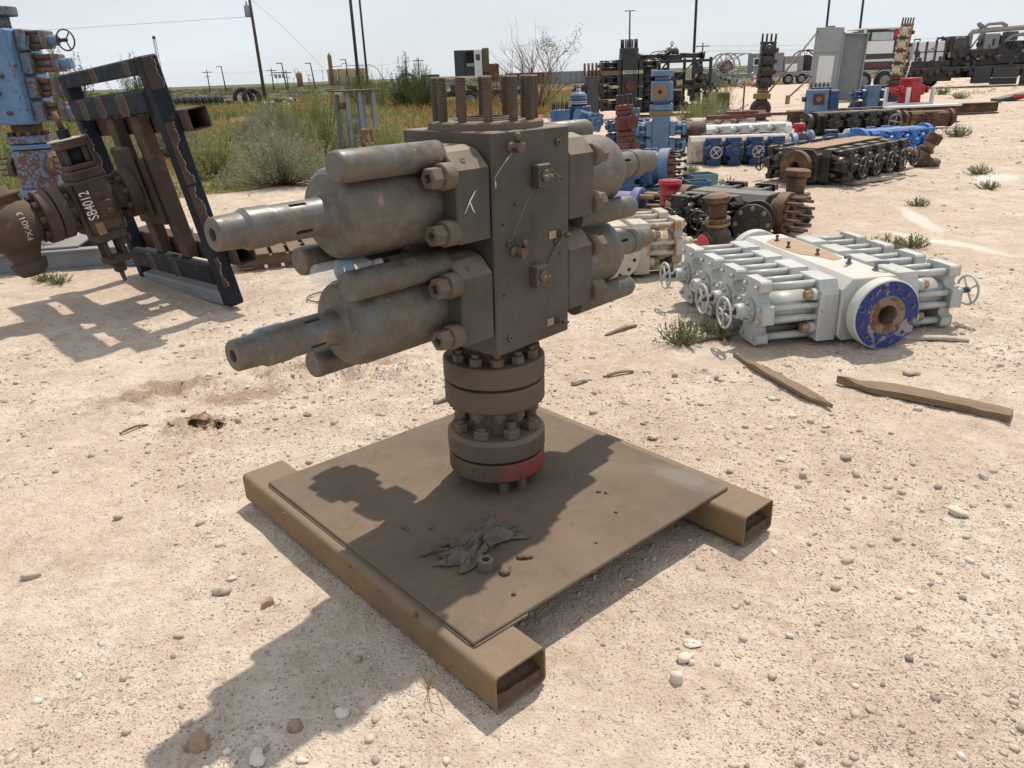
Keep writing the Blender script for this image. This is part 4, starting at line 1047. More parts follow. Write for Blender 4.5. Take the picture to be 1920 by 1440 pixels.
vf2 = vl('flange', disc(.655, .735, .218, .006)); nut_ring(vf2, 8, .17, .655, M_VALVE, .03, .035, down=True)
vf3 = vl('flange', disc(.745, .83, .222, .006)); nut_ring(vf3, 8, .17, .83, M_VALVE, .03, .04)
vl('neck', [(.73, .15), (.76, .15), (.83, .14), (.90, .125), (.95, .13)])
link('primer_patch', MB().box(.63, .94, -.735, .085, .15, .065, .002, Matrix.Rotation(0, 4, 'Z')).mesh('primer_patch'), M_TAN, fr, T(-.025, -.02, .04))
vl('ball_body', [(.84, .13), (.87, .19), (.95, .245), (1.04, .265), (1.14, .245), (1.22, .19), (1.28, .12), (1.34, .12)])
link('bonnet_neck', MB().lathe([(.18, .15), (.27, .14), (.27, .16), (.30, .16), (.30, .10), (.36, .09)], 26, T(.76, .92, -1.04) @ AX['y']).mesh('bonnet_neck'), M_VALVE, fr)
link('lower_neck', MB().lathe([(.20, .15), (.28, .12), (.34, .10), (.34, .14), (.42, .13), (.47, .09)], 22, T(.76, .92, -1.04) @ AX['-y']).mesh('lower_neck'), M_VALVE, fr)
# stencilled numbers
STEN = plain('white_stencil', (.74, .72, .66), .8); STEN2 = plain('faded_stencil', (.56, .47, .38), .85)
tm = text_mesh('SB4012', .105, .0007); tm.materials.append(STEN)
SIDE = Matrix(((0, 0, -1, 0), (1, 0, 0, 0), (0, -1, 0, 0), (0, 0, 0, 1)))     # faces the near edge of the frame, reads upwards
tx = link('stencil_number', tm, None, fr, T(.5885, .93, -.515) @ SIDE)
# bring the valve train to its place and size on the frame
bpy.context.view_layer.update()
for o in list(bpy.data.objects):
    if o.parent is fr and o.name not in KIDS0:
        round_ = o.name.split('.')[0] in ('flange', 'neck', 'ball_body', 'bonnet_neck', 'lower_neck', 'primer_patch')
        ball = o.name.split('.')[0] in ('ball_body', 'bonnet_neck', 'lower_neck')
        k1, k2 = (.78, .78) if ball else (.88, .88) if round_ else (.84, .68)
        S_ = T(.91, .90, 0) @ Matrix.Diagonal((k1, k2, .9 if ball else 1, 1)) @ T(-.76, -.92, .1 * -1.04 if ball else 0)
        o.data.transform(S_ @ o.matrix_local)
        for ch in o.children: ch.matrix_local = S_ @ o.matrix_local @ ch.matrix_local
        o.matrix_local = Matrix.Identity(4)
# number stencilled on the ball, bent to its curve
tm2 = text_mesh('FX4013', .068, .0007); tm2.materials.append(STEN2)
bm = bmesh.new(); bm.from_mesh(tm2); bmesh.ops.subdivide_edges(bm, edges=bm.edges, cuts=2)
for v in bm.verts:
    x_, y_, z_ = v.co; a = x_ / .207; b2 = y_ / .22 - .25
    v.co = Vector((math.sin(a), math.sin(b2) * math.cos(a), math.cos(b2) * math.cos(a))) * (.2085 + z_)
bm.to_mesh(tm2); bm.free()
link('stencil_number', tm2, None, fr, T(.91, .90, -1.03) @ SIDE)
# ---------------------------------------------------------------- rusted blue stack at the left edge
M_OLDBLUE = painted('flaking_blue_paint', (0.105, 0.195, 0.335), rust=(0.095, 0.042, 0.030), rust_amt=0.36, dust=0.15, var=0.25, rough=0.6, scale=1.3)
M_OLDBLUE2 = painted('flaking_blue_grey', (0.13, 0.18, 0.245), rust=(0.10, 0.06, 0.045), rust_amt=0.62, dust=0.2, var=0.25, rough=0.65, scale=1.6)
M_RUSTBLUE = painted('rust_eaten_blue', (0.12, 0.21, 0.32), rust=(0.095, 0.04, 0.03), rust_amt=0.68, dust=0.15, var=0.3, rough=0.65, scale=2.2)
SX, SY = -4.80, 8.25
ob = bop_thing('blowout_preventer', 'tall flaking blue blowout preventer stack with rusty side valves at the left edge', T(SX, SY, 1.30) @ Matrix.Rotation(R(2), 4, 'Z') @ Matrix.Rotation(-PI / 2, 4, 'Z') @ Matrix.Rotation(-PI / 2, 4, 'Y') @ Matrix.Rotation(R(90), 4, 'X'), dict(body=M_OLDBLUE, bonnet=M_OLDBLUE2, rod=M_BROWN, bolt=M_BROWN, flange=M_OLDBLUE, wheel=M_GREY, stem=M_BROWN), rams=(.14, .36, .58, .80), L=.94, hw=.22, hh=.25, front=False, rear=False, wheels={(0, 1), (1, 1), (3, 1)}, s=.68, detail=1, ext=.9, wheel_r=.085) if False else None
BS = T(SX, SY, 0)
ob = thing('blowout_preventer', 'tall flaking blue blowout preventer stack with rusty side valves at the left edge', 'blowout preventer', M=BS)
MB().box(-.06, 0, 1.74, .50, .56, .86, .02).build('body', M_OLDBLUE, ob)
lathes(ob, [('neck', [(.62, .15), (.66, .14), (1.33, .14)], M_BROWN), ('flange', disc(.60, .68, .20), M_OLDBLUE), ('spool', [(.68, .185), (.70, .19), (1.05, .192), (1.06, .18)], M_RUSTBLUE), ('flange', disc(1.07, 1.115, .20), M_OLDBLUE), ('flange', disc(1.125, 1.20, .20), M_RUSTBLUE), ('neck', [(2.16, .09), (2.30, .09)], M_OLDBLUE2), ('top_flange', disc(2.29, 2.37, .17), M_OLDBLUE2), ('flange', disc(.50, .59, .205), M_LBLUE), ('foot', [(.08, .19), (.2, .17), (.5, .17)], M_BLUE)], seg=36)
nut_ring(ob, 12, .165, 1.20, M_BROWN, .024, .035); nut_ring(ob, 12, .165, .59, M_BROWN, .024, .02)
for sd in (-1, 1):
    so = link('side_flange', MB().cyl((0, 0, 0), (0, 0, .05), .10, seg=22, ch=.004).mesh('side_flange'), M_BROWN, ob, T(sd * .17, -.05, .90) @ AX['x' if sd > 0 else '-x'])
    for k in range(4): link('stud', MB().cyl((0, 0, 0), (sd * .16, 0, 0), .010, seg=8).mesh('stud'), M_STUD, ob, T(sd * .19, -.05, .82 + k * .055))
for i, (z, wh, ln) in enumerate(((2.07, True, 1.0), (1.86, False, 1.15), (1.64, True, 1.0), (1.42, True, 1.05))):
    b_ = MB().box(.235, -.04, z, .09, .26, .19, .012).build('bonnet', M_OLDBLUE2, ob)
    for dz in (.06, -.06):
        for dy in (-.09, .06): MB().cyl((.28, dy, z + dz), (.42 * ln, dy, z + dz), .022, seg=10).build('tie_rod', M_BROWN, b_)
    MB().cyl((.28, -.02, z), (.44 * ln, -.02, z), .055, seg=14).build('ram_cylinder', M_OLDBLUE2, b_)
    MB().box(.42 * ln, -.02, z, .05, .20, .16, .01).build('end_cap', M_OLDBLUE2, b_)
    MB().cyl((.44 * ln, -.02, z - .01), (.53 * ln, -.02, z - .01), .05, seg=14, ch=.005).build('gland', M_LBLUE, b_)
    if wh:
        MB().cyl((.53, -.02, z - .01), (.60, -.02, z - .01), .018, seg=8).build('stem', M_BROWN, b_)
        inst('handwheel', shared(('oldwheel', i), M_BLACKR, lambda: handwheel_mesh(.095, 3)), b_, T(.60, -.02, z - .01) @ AX['x'] @ Matrix.Rotation(R(25), 4, 'X'))
for x, z in ((.02, 2.0), (.05, 1.75), (-.02, 1.6), (.04, 1.42)): MB().cyl((x, -.28, z), (x, -.31, z), .02, seg=10).build('plug', M_BROWN, ob)
# grey runner skid under it
sk = thing('runner_skid', 'grey steel runner skid under the flaking blue stack', 'skid', (-4.45, 7.85, gz1(-4.45, 7.85)), R(12))
for y in (-.42, .32):
    m = MB(); m.box(0, y, .10, 2.3, .022, .16, .002); m.box(0, y, .188, 2.3, .13, .016, .002); m.box(0, y, .012, 2.3, .13, .016, .002); m.build('runner', M_GREY, sk)
for x in (-.9, -.3, .4, .95): MB().box(x, -.05, .10, .08, .70, .12, .004).build('cross_member', M_GREY, sk)
MB().box(-.35, -.05, .21, 1.1, .7, .016).build('deck_plate', M_STEEL, sk)
# ---------------------------------------------------------------- white triple preventer lying on the right
wb = bop_thing('blowout_preventer', 'white four ram blowout preventer lying flat with a blue faced end flange', lie(2.204, 4.284, 100, .212), dict(WHITE, bore=M_BORE), rams=(.33, .65, .97, 1.29), L=1.66, wheels={(0, -1), (0, 1), (1, 1), (3, 1)}, face=M_BLUEFACE, bore=.062, ext={1: 1.45, -1: 1.15})
lin = MB(); lin.ring(-.004, .03, .116, .0605, 40, AX['x'], .003); lin.build('ring_groove', M_BORE, wb)
lin2 = MB(); lin2.lathe([(-.003, .0604), (.15, .0604), (.15, .0604), (.152, 0)], 30, AX['x'], True, cap=False); lin2.build('bore_liner', M_BORE, wb)
def tube_elbow(t, x, y, z, a):
    m = MB(); m.lathe([(0, .02), (.012, .02), (.012, .02), (.014, .014)], 6, T(x, y, z), False); m.tube([(x, y, z + .01), (x, y, z + .045), (x + .03 * math.cos(a), y + .03 * math.sin(a), z + .055), (x + .07 * math.cos(a), y + .07 * math.sin(a), z + .055)], .012, 8)
    m.build('hose_elbow', M_STEEL, t)
g = random.Random(21)
mud = [(.66, -.10), (.80, -.125), (1.05, -.13), (1.34, -.12), (1.36, .02), (1.30, .11), (1.05, .125), (.82, .10), (.74, .03), (.58, -.02)]
mud = [(a + g.uniform(-.03, .03), b_ + g.uniform(-.012, .012)) for a, b_ in mud]
MB().prism(mud, .1902, .1925).build('dried_mud', painted('dried_mud', (.36, .255, .17), rust=(.27, .18, .115), rust_amt=.35, dust=.2, var=.12, rough=.95, scale=3), wb)
tube_elbow(wb, .50, -.05, .19, 2.2); tube_elbow(wb, .30, -.10, .19, 4.0)
for x, y in ((.78, .0), (1.05, .06), (1.28, .02)):
    m = MB(); m.lathe([(0, .018), (.01, .018), (.01, .008), (.03, .008), (.03, .012), (.045, .012)], 8); m.build('top_plug', M_STUD, wb, T(x, y, .19))
# dirty white preventer behind the big stack
wb2 = bop_thing('blowout_preventer', 'dirt stained white blowout preventer lying behind the large brown one', lie(.86, 6.05, 97, .23), dict(body=M_WHITE2, bonnet=M_WHITE2, bolt=M_TAN), rams=(.33, .75), L=1.4, s=1.1, hh=.21, wheels=())
# black preventer with brown stud flange
bk = bop_thing('blowout_preventer', 'glossy black blowout preventer lying flat with long rusty studs on its end', lie(2.80, 7.60, 136, .225), dict(body=M_NAVYBK, bonnet=M_BLACK, flange=M_BROWN, wheel=M_BLACK, stem=M_BLACK), rams=(.55, .90), L=1.22, hw=.20, hh=.18, fl=(.205, .11), wheels={(1, 1), (0, 1)}, studs={'front': (12, .17, .016, M_STUD, False)}, s=1.05)
# round black housing bolted to its near side
rb = thing('flanged_drum', 'short black flanged drum between the rusty pipe valve and the black preventer', 'drum', M=T(2.36, 7.36, .2) @ Matrix.Rotation(R(-25), 4, 'Z') @ AX['y'])
for nm, pr in (('drum_body', [(-.05, .13), (.22, .13)]), ('flange', disc(-.09, -.05, .185)), ('flange', disc(.20, .245, .18))):
    o = link(nm, MB().lathe(pr, 28).mesh(nm), M_BLACK, rb)
nut_ring(rb, 8, .15, -.09, M_TAN, .022, .02, down=True)
lathes(rb, [('hub', [(-.13, .06), (-.09, .06)], M_BLACKR)])

# --- upright rusty pipe valves
def pipe_valve(label, x, y, s, tilt, az, body_mat=M_BROWN, plug=None, top_mat=M_BROWN, group=None):
    t = thing('plug_valve', label, 'valve', M=T(x, y, gz1(x, y)) @ Matrix.Rotation(R(az), 4, 'Z') @ Matrix.Rotation(R(tilt), 4, 'Y') @ Matrix.Scale(s, 4))
    lathes(t, [('ball_body', [(0, .06), (.03, .105), (.10, .13), (.17, .12), (.22, .09), (.25, .085)], M_BLACKR)], seg=20)
    lathes(t, [('clamp', disc(.25, .285, .12) , M_TAN), ('clamp', disc(.29, .33, .125), M_BROWN), ('pipe', [(.33, .085), (.37, .088), (.48, .095), (.48, .095), (.485, .118)], top_mat), ('union_collar', disc(.485, .555, .122, .01) + [(.555, .10), (.562, .095), (.566, .02)], top_mat)], seg=24)
    o = link('side_branch', MB().lathe([(.09, .09), (.15, .085), (.15, .10), (.175, .10)], 20, AX['x']).mesh('side_branch'), M_BLACKR, t, T(0, 0, .11))
    if plug: link('plug', MB().lathe([(.175, .088), (.20, .088), (.205, .08)], 20, AX['x']).mesh('plug'), plug, t, T(0, 0, .11))
    link('nipple', MB().cyl((0, 0, 0), (.09, 0, .01), .022, seg=10).mesh('nipple'), M_TAN, t, T(.09, 0, .31))
    return t
pipe_valve('rusty upright pipe valve with a pink red plug facing the white preventer', 1.98, 7.12, .92, 6, 205, plug=plain('pink_red_plug', (.55, .07, .10), .6))
pipe_valve('rusty upright pipe valve at the studded end of the black preventer', 2.98, 8.08, 1.05, 4, 20)

# --- violet flange with tan studs, red cap valve, pallet and light blue studded preventer
vf = thing('flanged_spool', 'violet blue flanged spool with tan studs lying beside the red valve', 'spool', M=T(1.36, 8.15, .25) @ Matrix.Rotation(R(-28), 4, 'Z') @ AX['x'])
link('barrel', MB().lathe([(-.5, .17), (-.04, .17), (-.04, .17), (0, .215), (.07, .215), (.07, .215), (.075, .205), (.075, .12), (-.05, .10)], 32).mesh('barrel'), M_PURPLE, vf)
link('packing', MB().lathe([(-.04, .10), (.05, .10), (.06, .06)], 20).mesh('packing'), M_BLACKR, vf)
stud_ring(vf, 6, .15, .07, .15, .026, M_TAN)
link('guard_plate', MB().prism([(-.16, -.10), (.16, -.10), (.10, .02), (.0, .05), (-.10, .02)], .14, .155).mesh('guard_plate'), M_TAN, vf, Matrix.Rotation(R(90), 4, 'Z') @ T(-.08, -.08, 0))
cl = thing('clamp_hub', 'tan round clamp hub lying under the red valve', 'clamp', M=T(1.76, 8.02, .21) @ Matrix.Rotation(R(-20), 4, 'Z') @ AX['x'])
link('hub', MB().lathe([(-.10, .12), (-.02, .17), (.05, .19), (.08, .18), (.09, .10)], 26).mesh('hub'), M_TAN, cl)
link('band', MB().ring(.0, .05, .205, .192, 30).mesh('band'), M_STEEL, cl)
rc = thing('capped_valve', 'bright red capped cylinder valve standing beside the teal pallet', 'valve', (1.78, 8.45, gz1(1.78, 8.45)))
lathes(rc, [('base', disc(0, .10, .15) + [(.22, .09)], M_BROWN), ('cap_body', [(.22, .105), (.235, .105), (.235, .095), (.285, .098), (.33, .10), (.33, .112), (.345, .112), (.345, .104), (.43, .107), (.43, .122), (.47, .125)], M_RED), ('lid', [(.47, .118), (.482, .118), (.482, .02), (.50, .018)], M_RED)], seg=26)
pt = thing('wooden_pallet', 'teal painted wooden pallet loaded with the light blue studded preventer', 'pallet', (1.95, 10.0, gz1(1.95, 10.0)), R(8))
for k in range(7): MB().box(0, -.48 + k * .16, .165, 1.35, .11, .022, .003).build('slat', M_TEAL, pt, Matrix.Rotation(R((k * 7 % 5 - 2) * .6), 4, 'Z'))
for k in (-1, 0, 1): MB().box(k * .6, 0, .105, .09, 1.08, .095, .004).build('bearer', M_TEAL, pt)
for k in range(3): MB().box(0, -.46 + k * .46, .045, 1.3, .10, .02).build('bottom_slat', M_TEAL, pt)
def crate(label, x, y, z, sx, sy, sz, mat, rz):
    t = thing('parts_tray', label, 'tray', (x, y, z), R(rz))
    for a, b, w, d in ((0, -sy / 2, sx, .012), (0, sy / 2, sx, .012), (-sx / 2, 0, .012, sy - .014), (sx / 2, 0, .012, sy - .014)):
        MB().box(a, b, sz / 2, w, d, sz, .002).build('side', mat, t)
    MB().box(0, 0, .008, sx - .014, sy - .014, .012).build('bottom', mat, t)
    g = random.Random(int(x * 100))
    for k in range(5): MB().box(g.uniform(-.3, .3) * sx, g.uniform(-.3, .3) * sy, sz * .55, .07, .04, .04, .004, Matrix.Rotation(g.uniform(0, 3), 4, 'Z')).build('loose_part', M_TAN, t)
gp = gz1(1.95, 10.0)
crate('small blue open tray at the end of the teal pallet', 2.37, 9.62, gp + .177, .26, .22, .13, M_BLUE, 6)
crate('grey teal open tray behind the small blue tray', 2.52, 10.12, gp + .177, .34, .3, .15, M_TEAL, 12)
for k, (x, y, rz, nm) in enumerate(((2.15, 9.72, 30, 'nearest'), (2.1, 9.95, 24, 'middle'), (2.2, 10.2, 35, 'farthest'))):
    o = MB().box(0, 0, 0, .55, .12, .018, .003).build('loose_board', M_TEAL, None, T(x, y, gp + .187 + .004 * k) @ Matrix.Rotation(R(rz), 4, 'Z'))
    tag(o, nm + ' of three loose pale boards lying on the teal pallet', 'board')
bl = bop_thing('blowout_preventer', 'light blue blowout preventer on the teal pallet with black studs round a red flange', T(2.12, 10.03, gp + .43) @ Matrix.Rotation(R(155), 4, 'Z') @ Matrix.Rotation(R(4), 4, 'Y'), dict(body=M_LBLUE, bonnet=M_BLUE, flange=M_LBLUE, bolt=M_STUD), rams=(.40, .72), L=1.1, hw=.2, hh=.2, fl=(.235, .13), rear=False, wheels=(), detail=1, studs={'front': (12, .16, .014, M_BLACK, True)}, s=.9, bore=.19)
link('inner_flange', MB().lathe([(-.012, .225), (.0, .225), (.0, .16), (.02, .15), (.03, .06), (.10, .05)], 30, AX['x']).mesh('inner_flange'), M_DKRED, bl)
# ---------------------------------------------------------------- the yard behind: rows of preventers, valves and stacks
def spool_valve(label, x, y, parts, tilt=0, az=0, s=1.0, cat='valve', name='gate_valve', z=0.0):
    t = thing(name, label, cat, M=T(x, y, gz1(x, y) + z) @ Matrix.Rotation(R(az), 4, 'Z') @ Matrix.Rotation(R(tilt), 4, 'Y') @ Matrix.Scale(s, 4))
    lathes(t, parts, seg=22); return t
# dark red upright valve
rv = spool_valve('dull dark red upright double valve leaning beside the blue preventers', 2.24, 14.4, [
    ('lower_flange', disc(.0, .08, .15), M_DKRED), ('lower_neck', [(.08, .11), (.2, .12)], M_BROWN), ('body', [(.18, .14), (.24, .17), (.36, .17), (.42, .14)], M_DKRED), ('flange', disc(.42, .50, .165), M_BROWN), ('flange', disc(.51, .58, .165), M_DKRED), ('neck', [(.58, .11), (.62, .11)], M_BROWN), ('upper_body', [(.60, .13), (.65, .18), (.82, .18), (.87, .13)], M_DKRED), ('flange', disc(.87, .94, .16), M_DKRED), ('flange', disc(.95, 1.03, .16), M_DKRED)], tilt=-4, az=0)
for z, a in ((.74, -60), (.30, -40), (.74, -10)): link('side_flange', MB().lathe([(.10, .10), (.19, .10), (.19, .12), (.22, .12)], 20, Matrix.Rotation(R(a), 4, 'Z') @ AX['x']).mesh('side_flange'), M_DKRED, rv, T(0, 0, z))
stud_ring(rv, 8, .13, 1.03, .17, .016, M_BLACK)
# light blue standing stack
lb = bop_thing('blowout_preventer', 'faded light blue standing preventer with a spool cross and tan side flange on top', stand(3.12, 15.9, -10), dict(body=M_LBLUE, bonnet=M_LBLUE, rod=M_LBLUE, bolt=M_TAN), rams=(.20, .52), L=.76, hw=.17, hh=.24, front=False, rear=False, s=.85, detail=1, ext=.8)
CX = T(.0, 0, 0)
def up(t, name, mb, mat, z, M=None):     # part of a standing stack in stack axes (x up)
    return link(name, mb.mesh(name), mat, t, T(z, 0, 0) @ Matrix.Rotation(PI / 2, 4, 'Y') @ (M if M is not None else Matrix.Identity(4)))
for nm, p, mt in (('flange', disc(.76, .85, .23), M_TAN), ('flange', disc(.86, .97, .225), M_LBLUE), ('neck', [(.97, .15), (1.05, .15)], M_LBLUE), ('top_neck', [(1.38, .14), (1.50, .13)], M_LBLUE), ('top_flange', disc(1.48, 1.58, .22), M_LBLUE)):
    up(lb, nm, MB().lathe(p, 30), mt, 0)
up(lb, 'spool_block', MB().box(0, 0, 1.21, .46, .42, .36, .03), M_LBLUE, 0)
up(lb, 'side_flange', MB().cyl((0, 0, 0), (0, 0, .09), .15, seg=26, ch=.01), M_TAN, 0, T(.20, -.04, 1.20) @ AX['x'])
up(lb, 'side_bore_shade', MB().cyl((0, 0, 0), (0, 0, .012), .035, seg=16), M_HOLE, 0, T(.289, -.04, 1.20) @ AX['x'])  # flat black disc paints the shade of a bore that is not cut
# blue group left of it
b2 = bop_thing('blowout_preventer', 'deep blue preventer crowned with a ring of black studs behind the dark red valve', stand(2.75, 17.6, 10), dict(body=M_DBLUE, bonnet=M_DBLUE, bolt=M_STEEL), rams=(.22, .48), L=.70, hw=.16, hh=.22, front=False, rear=False, s=.8, detail=1, ext=.8)
up(b2, 'top_flange', MB().lathe(disc(.70, .84, .24), 28), M_BLUE, 0)
for k in range(10):
    a = 2 * PI * k / 10; up(b2, 'stud', MB().cyl((.18 * math.cos(a), .18 * math.sin(a), .84), (.18 * math.cos(a), .18 * math.sin(a), 1.05), .016, seg=8), M_BLACK, 0)
an = spool_valve('blue annular cap valve with a rounded top and two white bands', 1.95, 20.6, [('base', disc(0, .50, .26), M_DBLUE), ('flange', disc(.50, .66, .33), M_BLUE), ('flange', disc(.66, .80, .31), M_DBLUE), ('barrel', [(.80, .19), (.86, .19), (.86, .21), (1.03, .21)], M_DBLUE), ('band', disc(.855, .872, .214, .002), M_CLEANWHITE), ('band', disc(.90, .915, .214, .002), M_CLEANWHITE), ('cone', [(1.03, .215), (1.05, .21), (1.12, .15), (1.15, .07), (1.22, .06)], M_BLUE)], name='annular_preventer', cat='annular preventer')
b3 = bop_thing('blowout_preventer', 'blue preventer with short black studs beside the rounded annular cap', stand(1.45, 20.2, 6), dict(body=M_BLUE, bonnet=M_DBLUE, bolt=M_STEEL), rams=(.25,), L=.62, hw=.2, hh=.25, front=False, rear=False, s=.8, detail=1)
up(b3, 'top_flange', MB().lathe(disc(.56, .76, .25), 28), M_BLUE, 0)
for k in range(10):
    a = 2 * PI * k / 10; up(b3, 'stud', MB().cyl((.19 * math.cos(a), .19 * math.sin(a), .76), (.19 * math.cos(a), .19 * math.sin(a), .95), .018, seg=8), M_BLACK, 0)
b4 = bop_thing('blowout_preventer', 'small light blue preventer lying tilted beside the annular cap', lie(2.25, 18.9, 200, .45, 0, -18), dict(body=M_BLUE, bonnet=M_LBLUE, bolt=M_STEEL), rams=(.28,), L=.6, hw=.18, hh=.18, front=False, rear=False, s=.85, detail=1)
b5 = bop_thing('blowout_preventer', 'low dark blue preventer lying left of the dark red valve', lie(1.75, 16.6, 185, .22), dict(body=M_DBLUE, bonnet=M_DBLUE, bolt=M_STEEL), rams=(.3, .62), L=1.0, hw=.18, hh=.19, front=True, rear=False, s=.8, detail=1)
dr = thing('steel_drum', 'brown rusty drum lying right of the light blue stack', 'drum', M=T(3.86, 16.0, .40) @ Matrix.Rotation(R(-20), 4, 'Z') @ AX['x'])
link('shell', MB().lathe([(-.3, .12), (-.25, .2), (-.2, .21), (.1, .21), (.16, .19), (.18, .1)], 24).mesh('shell'), M_BROWN, dr)
MB().box(0, 0, -.31, .3, .36, .18, .01).build('chock', M_WOOD, dr, AX['-x'] @ Matrix.Identity(4))
# blue and white row
bop_thing('blowout_preventer', 'long four ram blue and white preventer lying side on with three handwheels', lie(5.18, 14.15, 174, .25), dict(body=M_WHITE2, bonnet=M_DBLUE, rod=M_WHITE2, bolt=M_TAN, flange=M_LBLUE, wheel=M_WHITE2), rams=(.42, .78, 1.14, 1.48), L=1.85, hw=.22, hh=.22, fl=(.235, .09), rear=False, wheels={(0, 1), (1, 1), (3, 1)}, s=1.0, detail=1, ext=.6)
bop_thing('blowout_preventer', 'chipped white four ram preventer lying behind the blue and white one', lie(4.05, 17.0, 8, .24), dict(body=M_CLEANWHITE, bonnet=M_WHITE, rod=M_WHITE, bolt=M_TAN, flange=M_WHITE2, wheel=M_WHITE), rams=(.5, .9, 1.3, 1.7), L=2.1, hw=.2, hh=.2, fl=(.22, .09), rear=False, wheels=(), s=.95, detail=1, ext=.5)
bop_thing('blowout_preventer', 'farthest white preventer of the right hand row lying beside red scrap', lie(4.6, 20.4, 14, .22), dict(body=M_WHITE, bonnet=M_WHITE2, bolt=M_TAN, flange=M_BROWN), rams=(.5, .95, 1.4), L=1.9, hw=.18, hh=.18, fl=(.2, .08), rear=False, s=.9, detail=1, ext=.5)
rs_ = thing('scrap_beam', 'dull red scrap beam lying on the farthest white preventer', 'scrap', M=T(5.9, 20.2, .42) @ Matrix.Rotation(R(12), 4, 'Z'))
MB().box(0, 0, 0, 1.7, .12, .10, .008).build('web', M_DKRED, rs_); MB().box(.1, .1, .09, .7, .25, .06, .008).build('plate', M_DKRED, rs_)
# ball valves in the row
v1 = spool_valve('small blue ball valve with a bright red top cap', 5.86, 15.9, [('ball_body', [(.0, .10), (.04, .17), (.14, .20), (.24, .17), (.28, .12)], M_DBLUE), ('cap', [(.28, .10), (.30, .10), (.34, .085), (.40, .085), (.42, .11), (.50, .11)], M_RED)])
link('end_flange', MB().lathe([(.12, .12), (.2, .12), (.2, .19), (.27, .19)], 22, Matrix.Rotation(R(5), 4, 'Z') @ AX['x']).mesh('end_flange'), M_LBLUE, v1, T(0, 0, .18))
link('end_flange', MB().lathe([(.10, .12), (.2, .12), (.2, .16), (.26, .16), (.26, .05)], 22, Matrix.Rotation(R(-100), 4, 'Z') @ AX['x']).mesh('end_flange'), M_NAVYBK, v1, T(0, 0, .18))
v2 = spool_valve('small dark blue ball valve with a pale end flange right of the red capped one', 6.42, 15.7, [('ball_body', [(.0, .10), (.04, .17), (.14, .20), (.24, .16), (.30, .09), (.34, .09), (.34, .12), (.38, .12)], M_DBLUE)])
link('end_flange', MB().lathe([(.12, .12), (.3, .12), (.3, .2), (.36, .2)], 22, AX['x']).mesh('end_flange'), M_LGREY, v2, T(0, 0, .19))
link('end_flange', MB().lathe([(.10, .12), (.2, .12), (.2, .15), (.25, .15)], 22, Matrix.Rotation(R(-110), 4, 'Z') @ AX['x']).mesh('end_flange'), M_DBLUE, v2, T(0, 0, .18))
# bright blue
bop_thing('blowout_preventer', 'freshly painted bright blue preventer lying flat', lie(6.42, 14.5, 24, .24), dict(body=M_BBLUE, bonnet=M_BBLUE, bolt=M_BBLUE, flange=M_BBLUE, wheel=M_BBLUE, stem=M_BBLUE), rams=(.45, .85, 1.25), L=1.75, hw=.19, hh=.19, fl=(.235, .10), wheels={(2, -1), (0, 1)}, s=.95, detail=1, ext=.7)
# long black one
lbk = bop_thing('blowout_preventer', 'very long black preventer with a rusty end flange and five side handwheels', lie(4.02, 10.95, 41, .26), dict(body=M_BLACKR, bonnet=M_BLACKR, rod=M_BLACK, bolt=M_BROWN, flange=M_BROWN, wheel=M_BLACK, stem=M_BLACK), rams=(.42, .83, 1.24, 1.65, 2.06), L=2.5, hw=.24, hh=.225, fl=(.22, .09), wheels={(1, -1), (2, -1), (3, -1), (4, -1), (0, -1), (0, 1)}, s=1.0, detail=1, ext=.85, wheel_r=.13)
MB().box(1.2, 0, .235, 2.0, .40, .018, .003).build('top_sheet', M_TAN, lbk)
tv = spool_valve('tilted brown pipe union valve at the far end of the long black preventer', 6.55, 12.6, [('elbow_ball', [(.0, .07), (.04, .13), (.14, .15), (.24, .12), (.28, .09)], M_BROWN), ('clamp', disc(.28, .33, .12), M_BLACKR), ('pipe', [(.33, .09), (.42, .09)], M_TAN), ('union', disc(.42, .56, .115), M_BROWN)], tilt=28, az=-10)
link('cross_pipe', MB().lathe([(-.55, .05), (-.25, .05), (-.25, .09), (-.12, .10), (.2, .10), (.2, .13), (.28, .13)], 20, AX['x']).mesh('cross_pipe'), M_BROWN, tv, T(0, 0, .14))
# darker preventers further back
bk1 = bop_thing('blowout_preventer', 'black preventer lying side on in front of the red one, with one handwheel', lie(9.55, 19.5, 186, .27), dict(body=M_BLACK, bonnet=M_BLACK, flange=M_BLACKR, bolt=M_BLACK, wheel=M_STEEL), rams=(.5, .95, 1.4, 1.85), L=2.3, hw=.24, hh=.24, wheels={(0, 1)}, s=1.05, detail=1, ext=.5, wheel_r=.16)
bop_thing('blowout_preventer', 'rust brown spool piece lying end to end with the black side on preventer', lie(9.7, 19.6, 4, .24), dict(body=M_BROWN, bonnet=M_BROWN, flange=M_BROWN), rams=(.55,), L=1.25, hw=.18, hh=.18, s=.8, detail=1, ext=.5)
bop_thing('blowout_preventer', 'small black preventer lying left of the blue standing valve', lie(7.0, 21.6, 176, .26), dict(body=M_BLACK, bonnet=M_BLACK, flange=M_BLACKR, bolt=M_BLACKR), rams=(.35, .68), L=1.0, hw=.2, hh=.22, front=False, rear=False, s=.85, detail=1, ext=.5)
sb = spool_valve('brown rusty spool next to the small black preventer', 7.85, 21.7, [('pipe', [(0, .2), (.04, .22), (.1, .16), (.3, .16), (.36, .22), (.42, .22)], M_BROWN)])
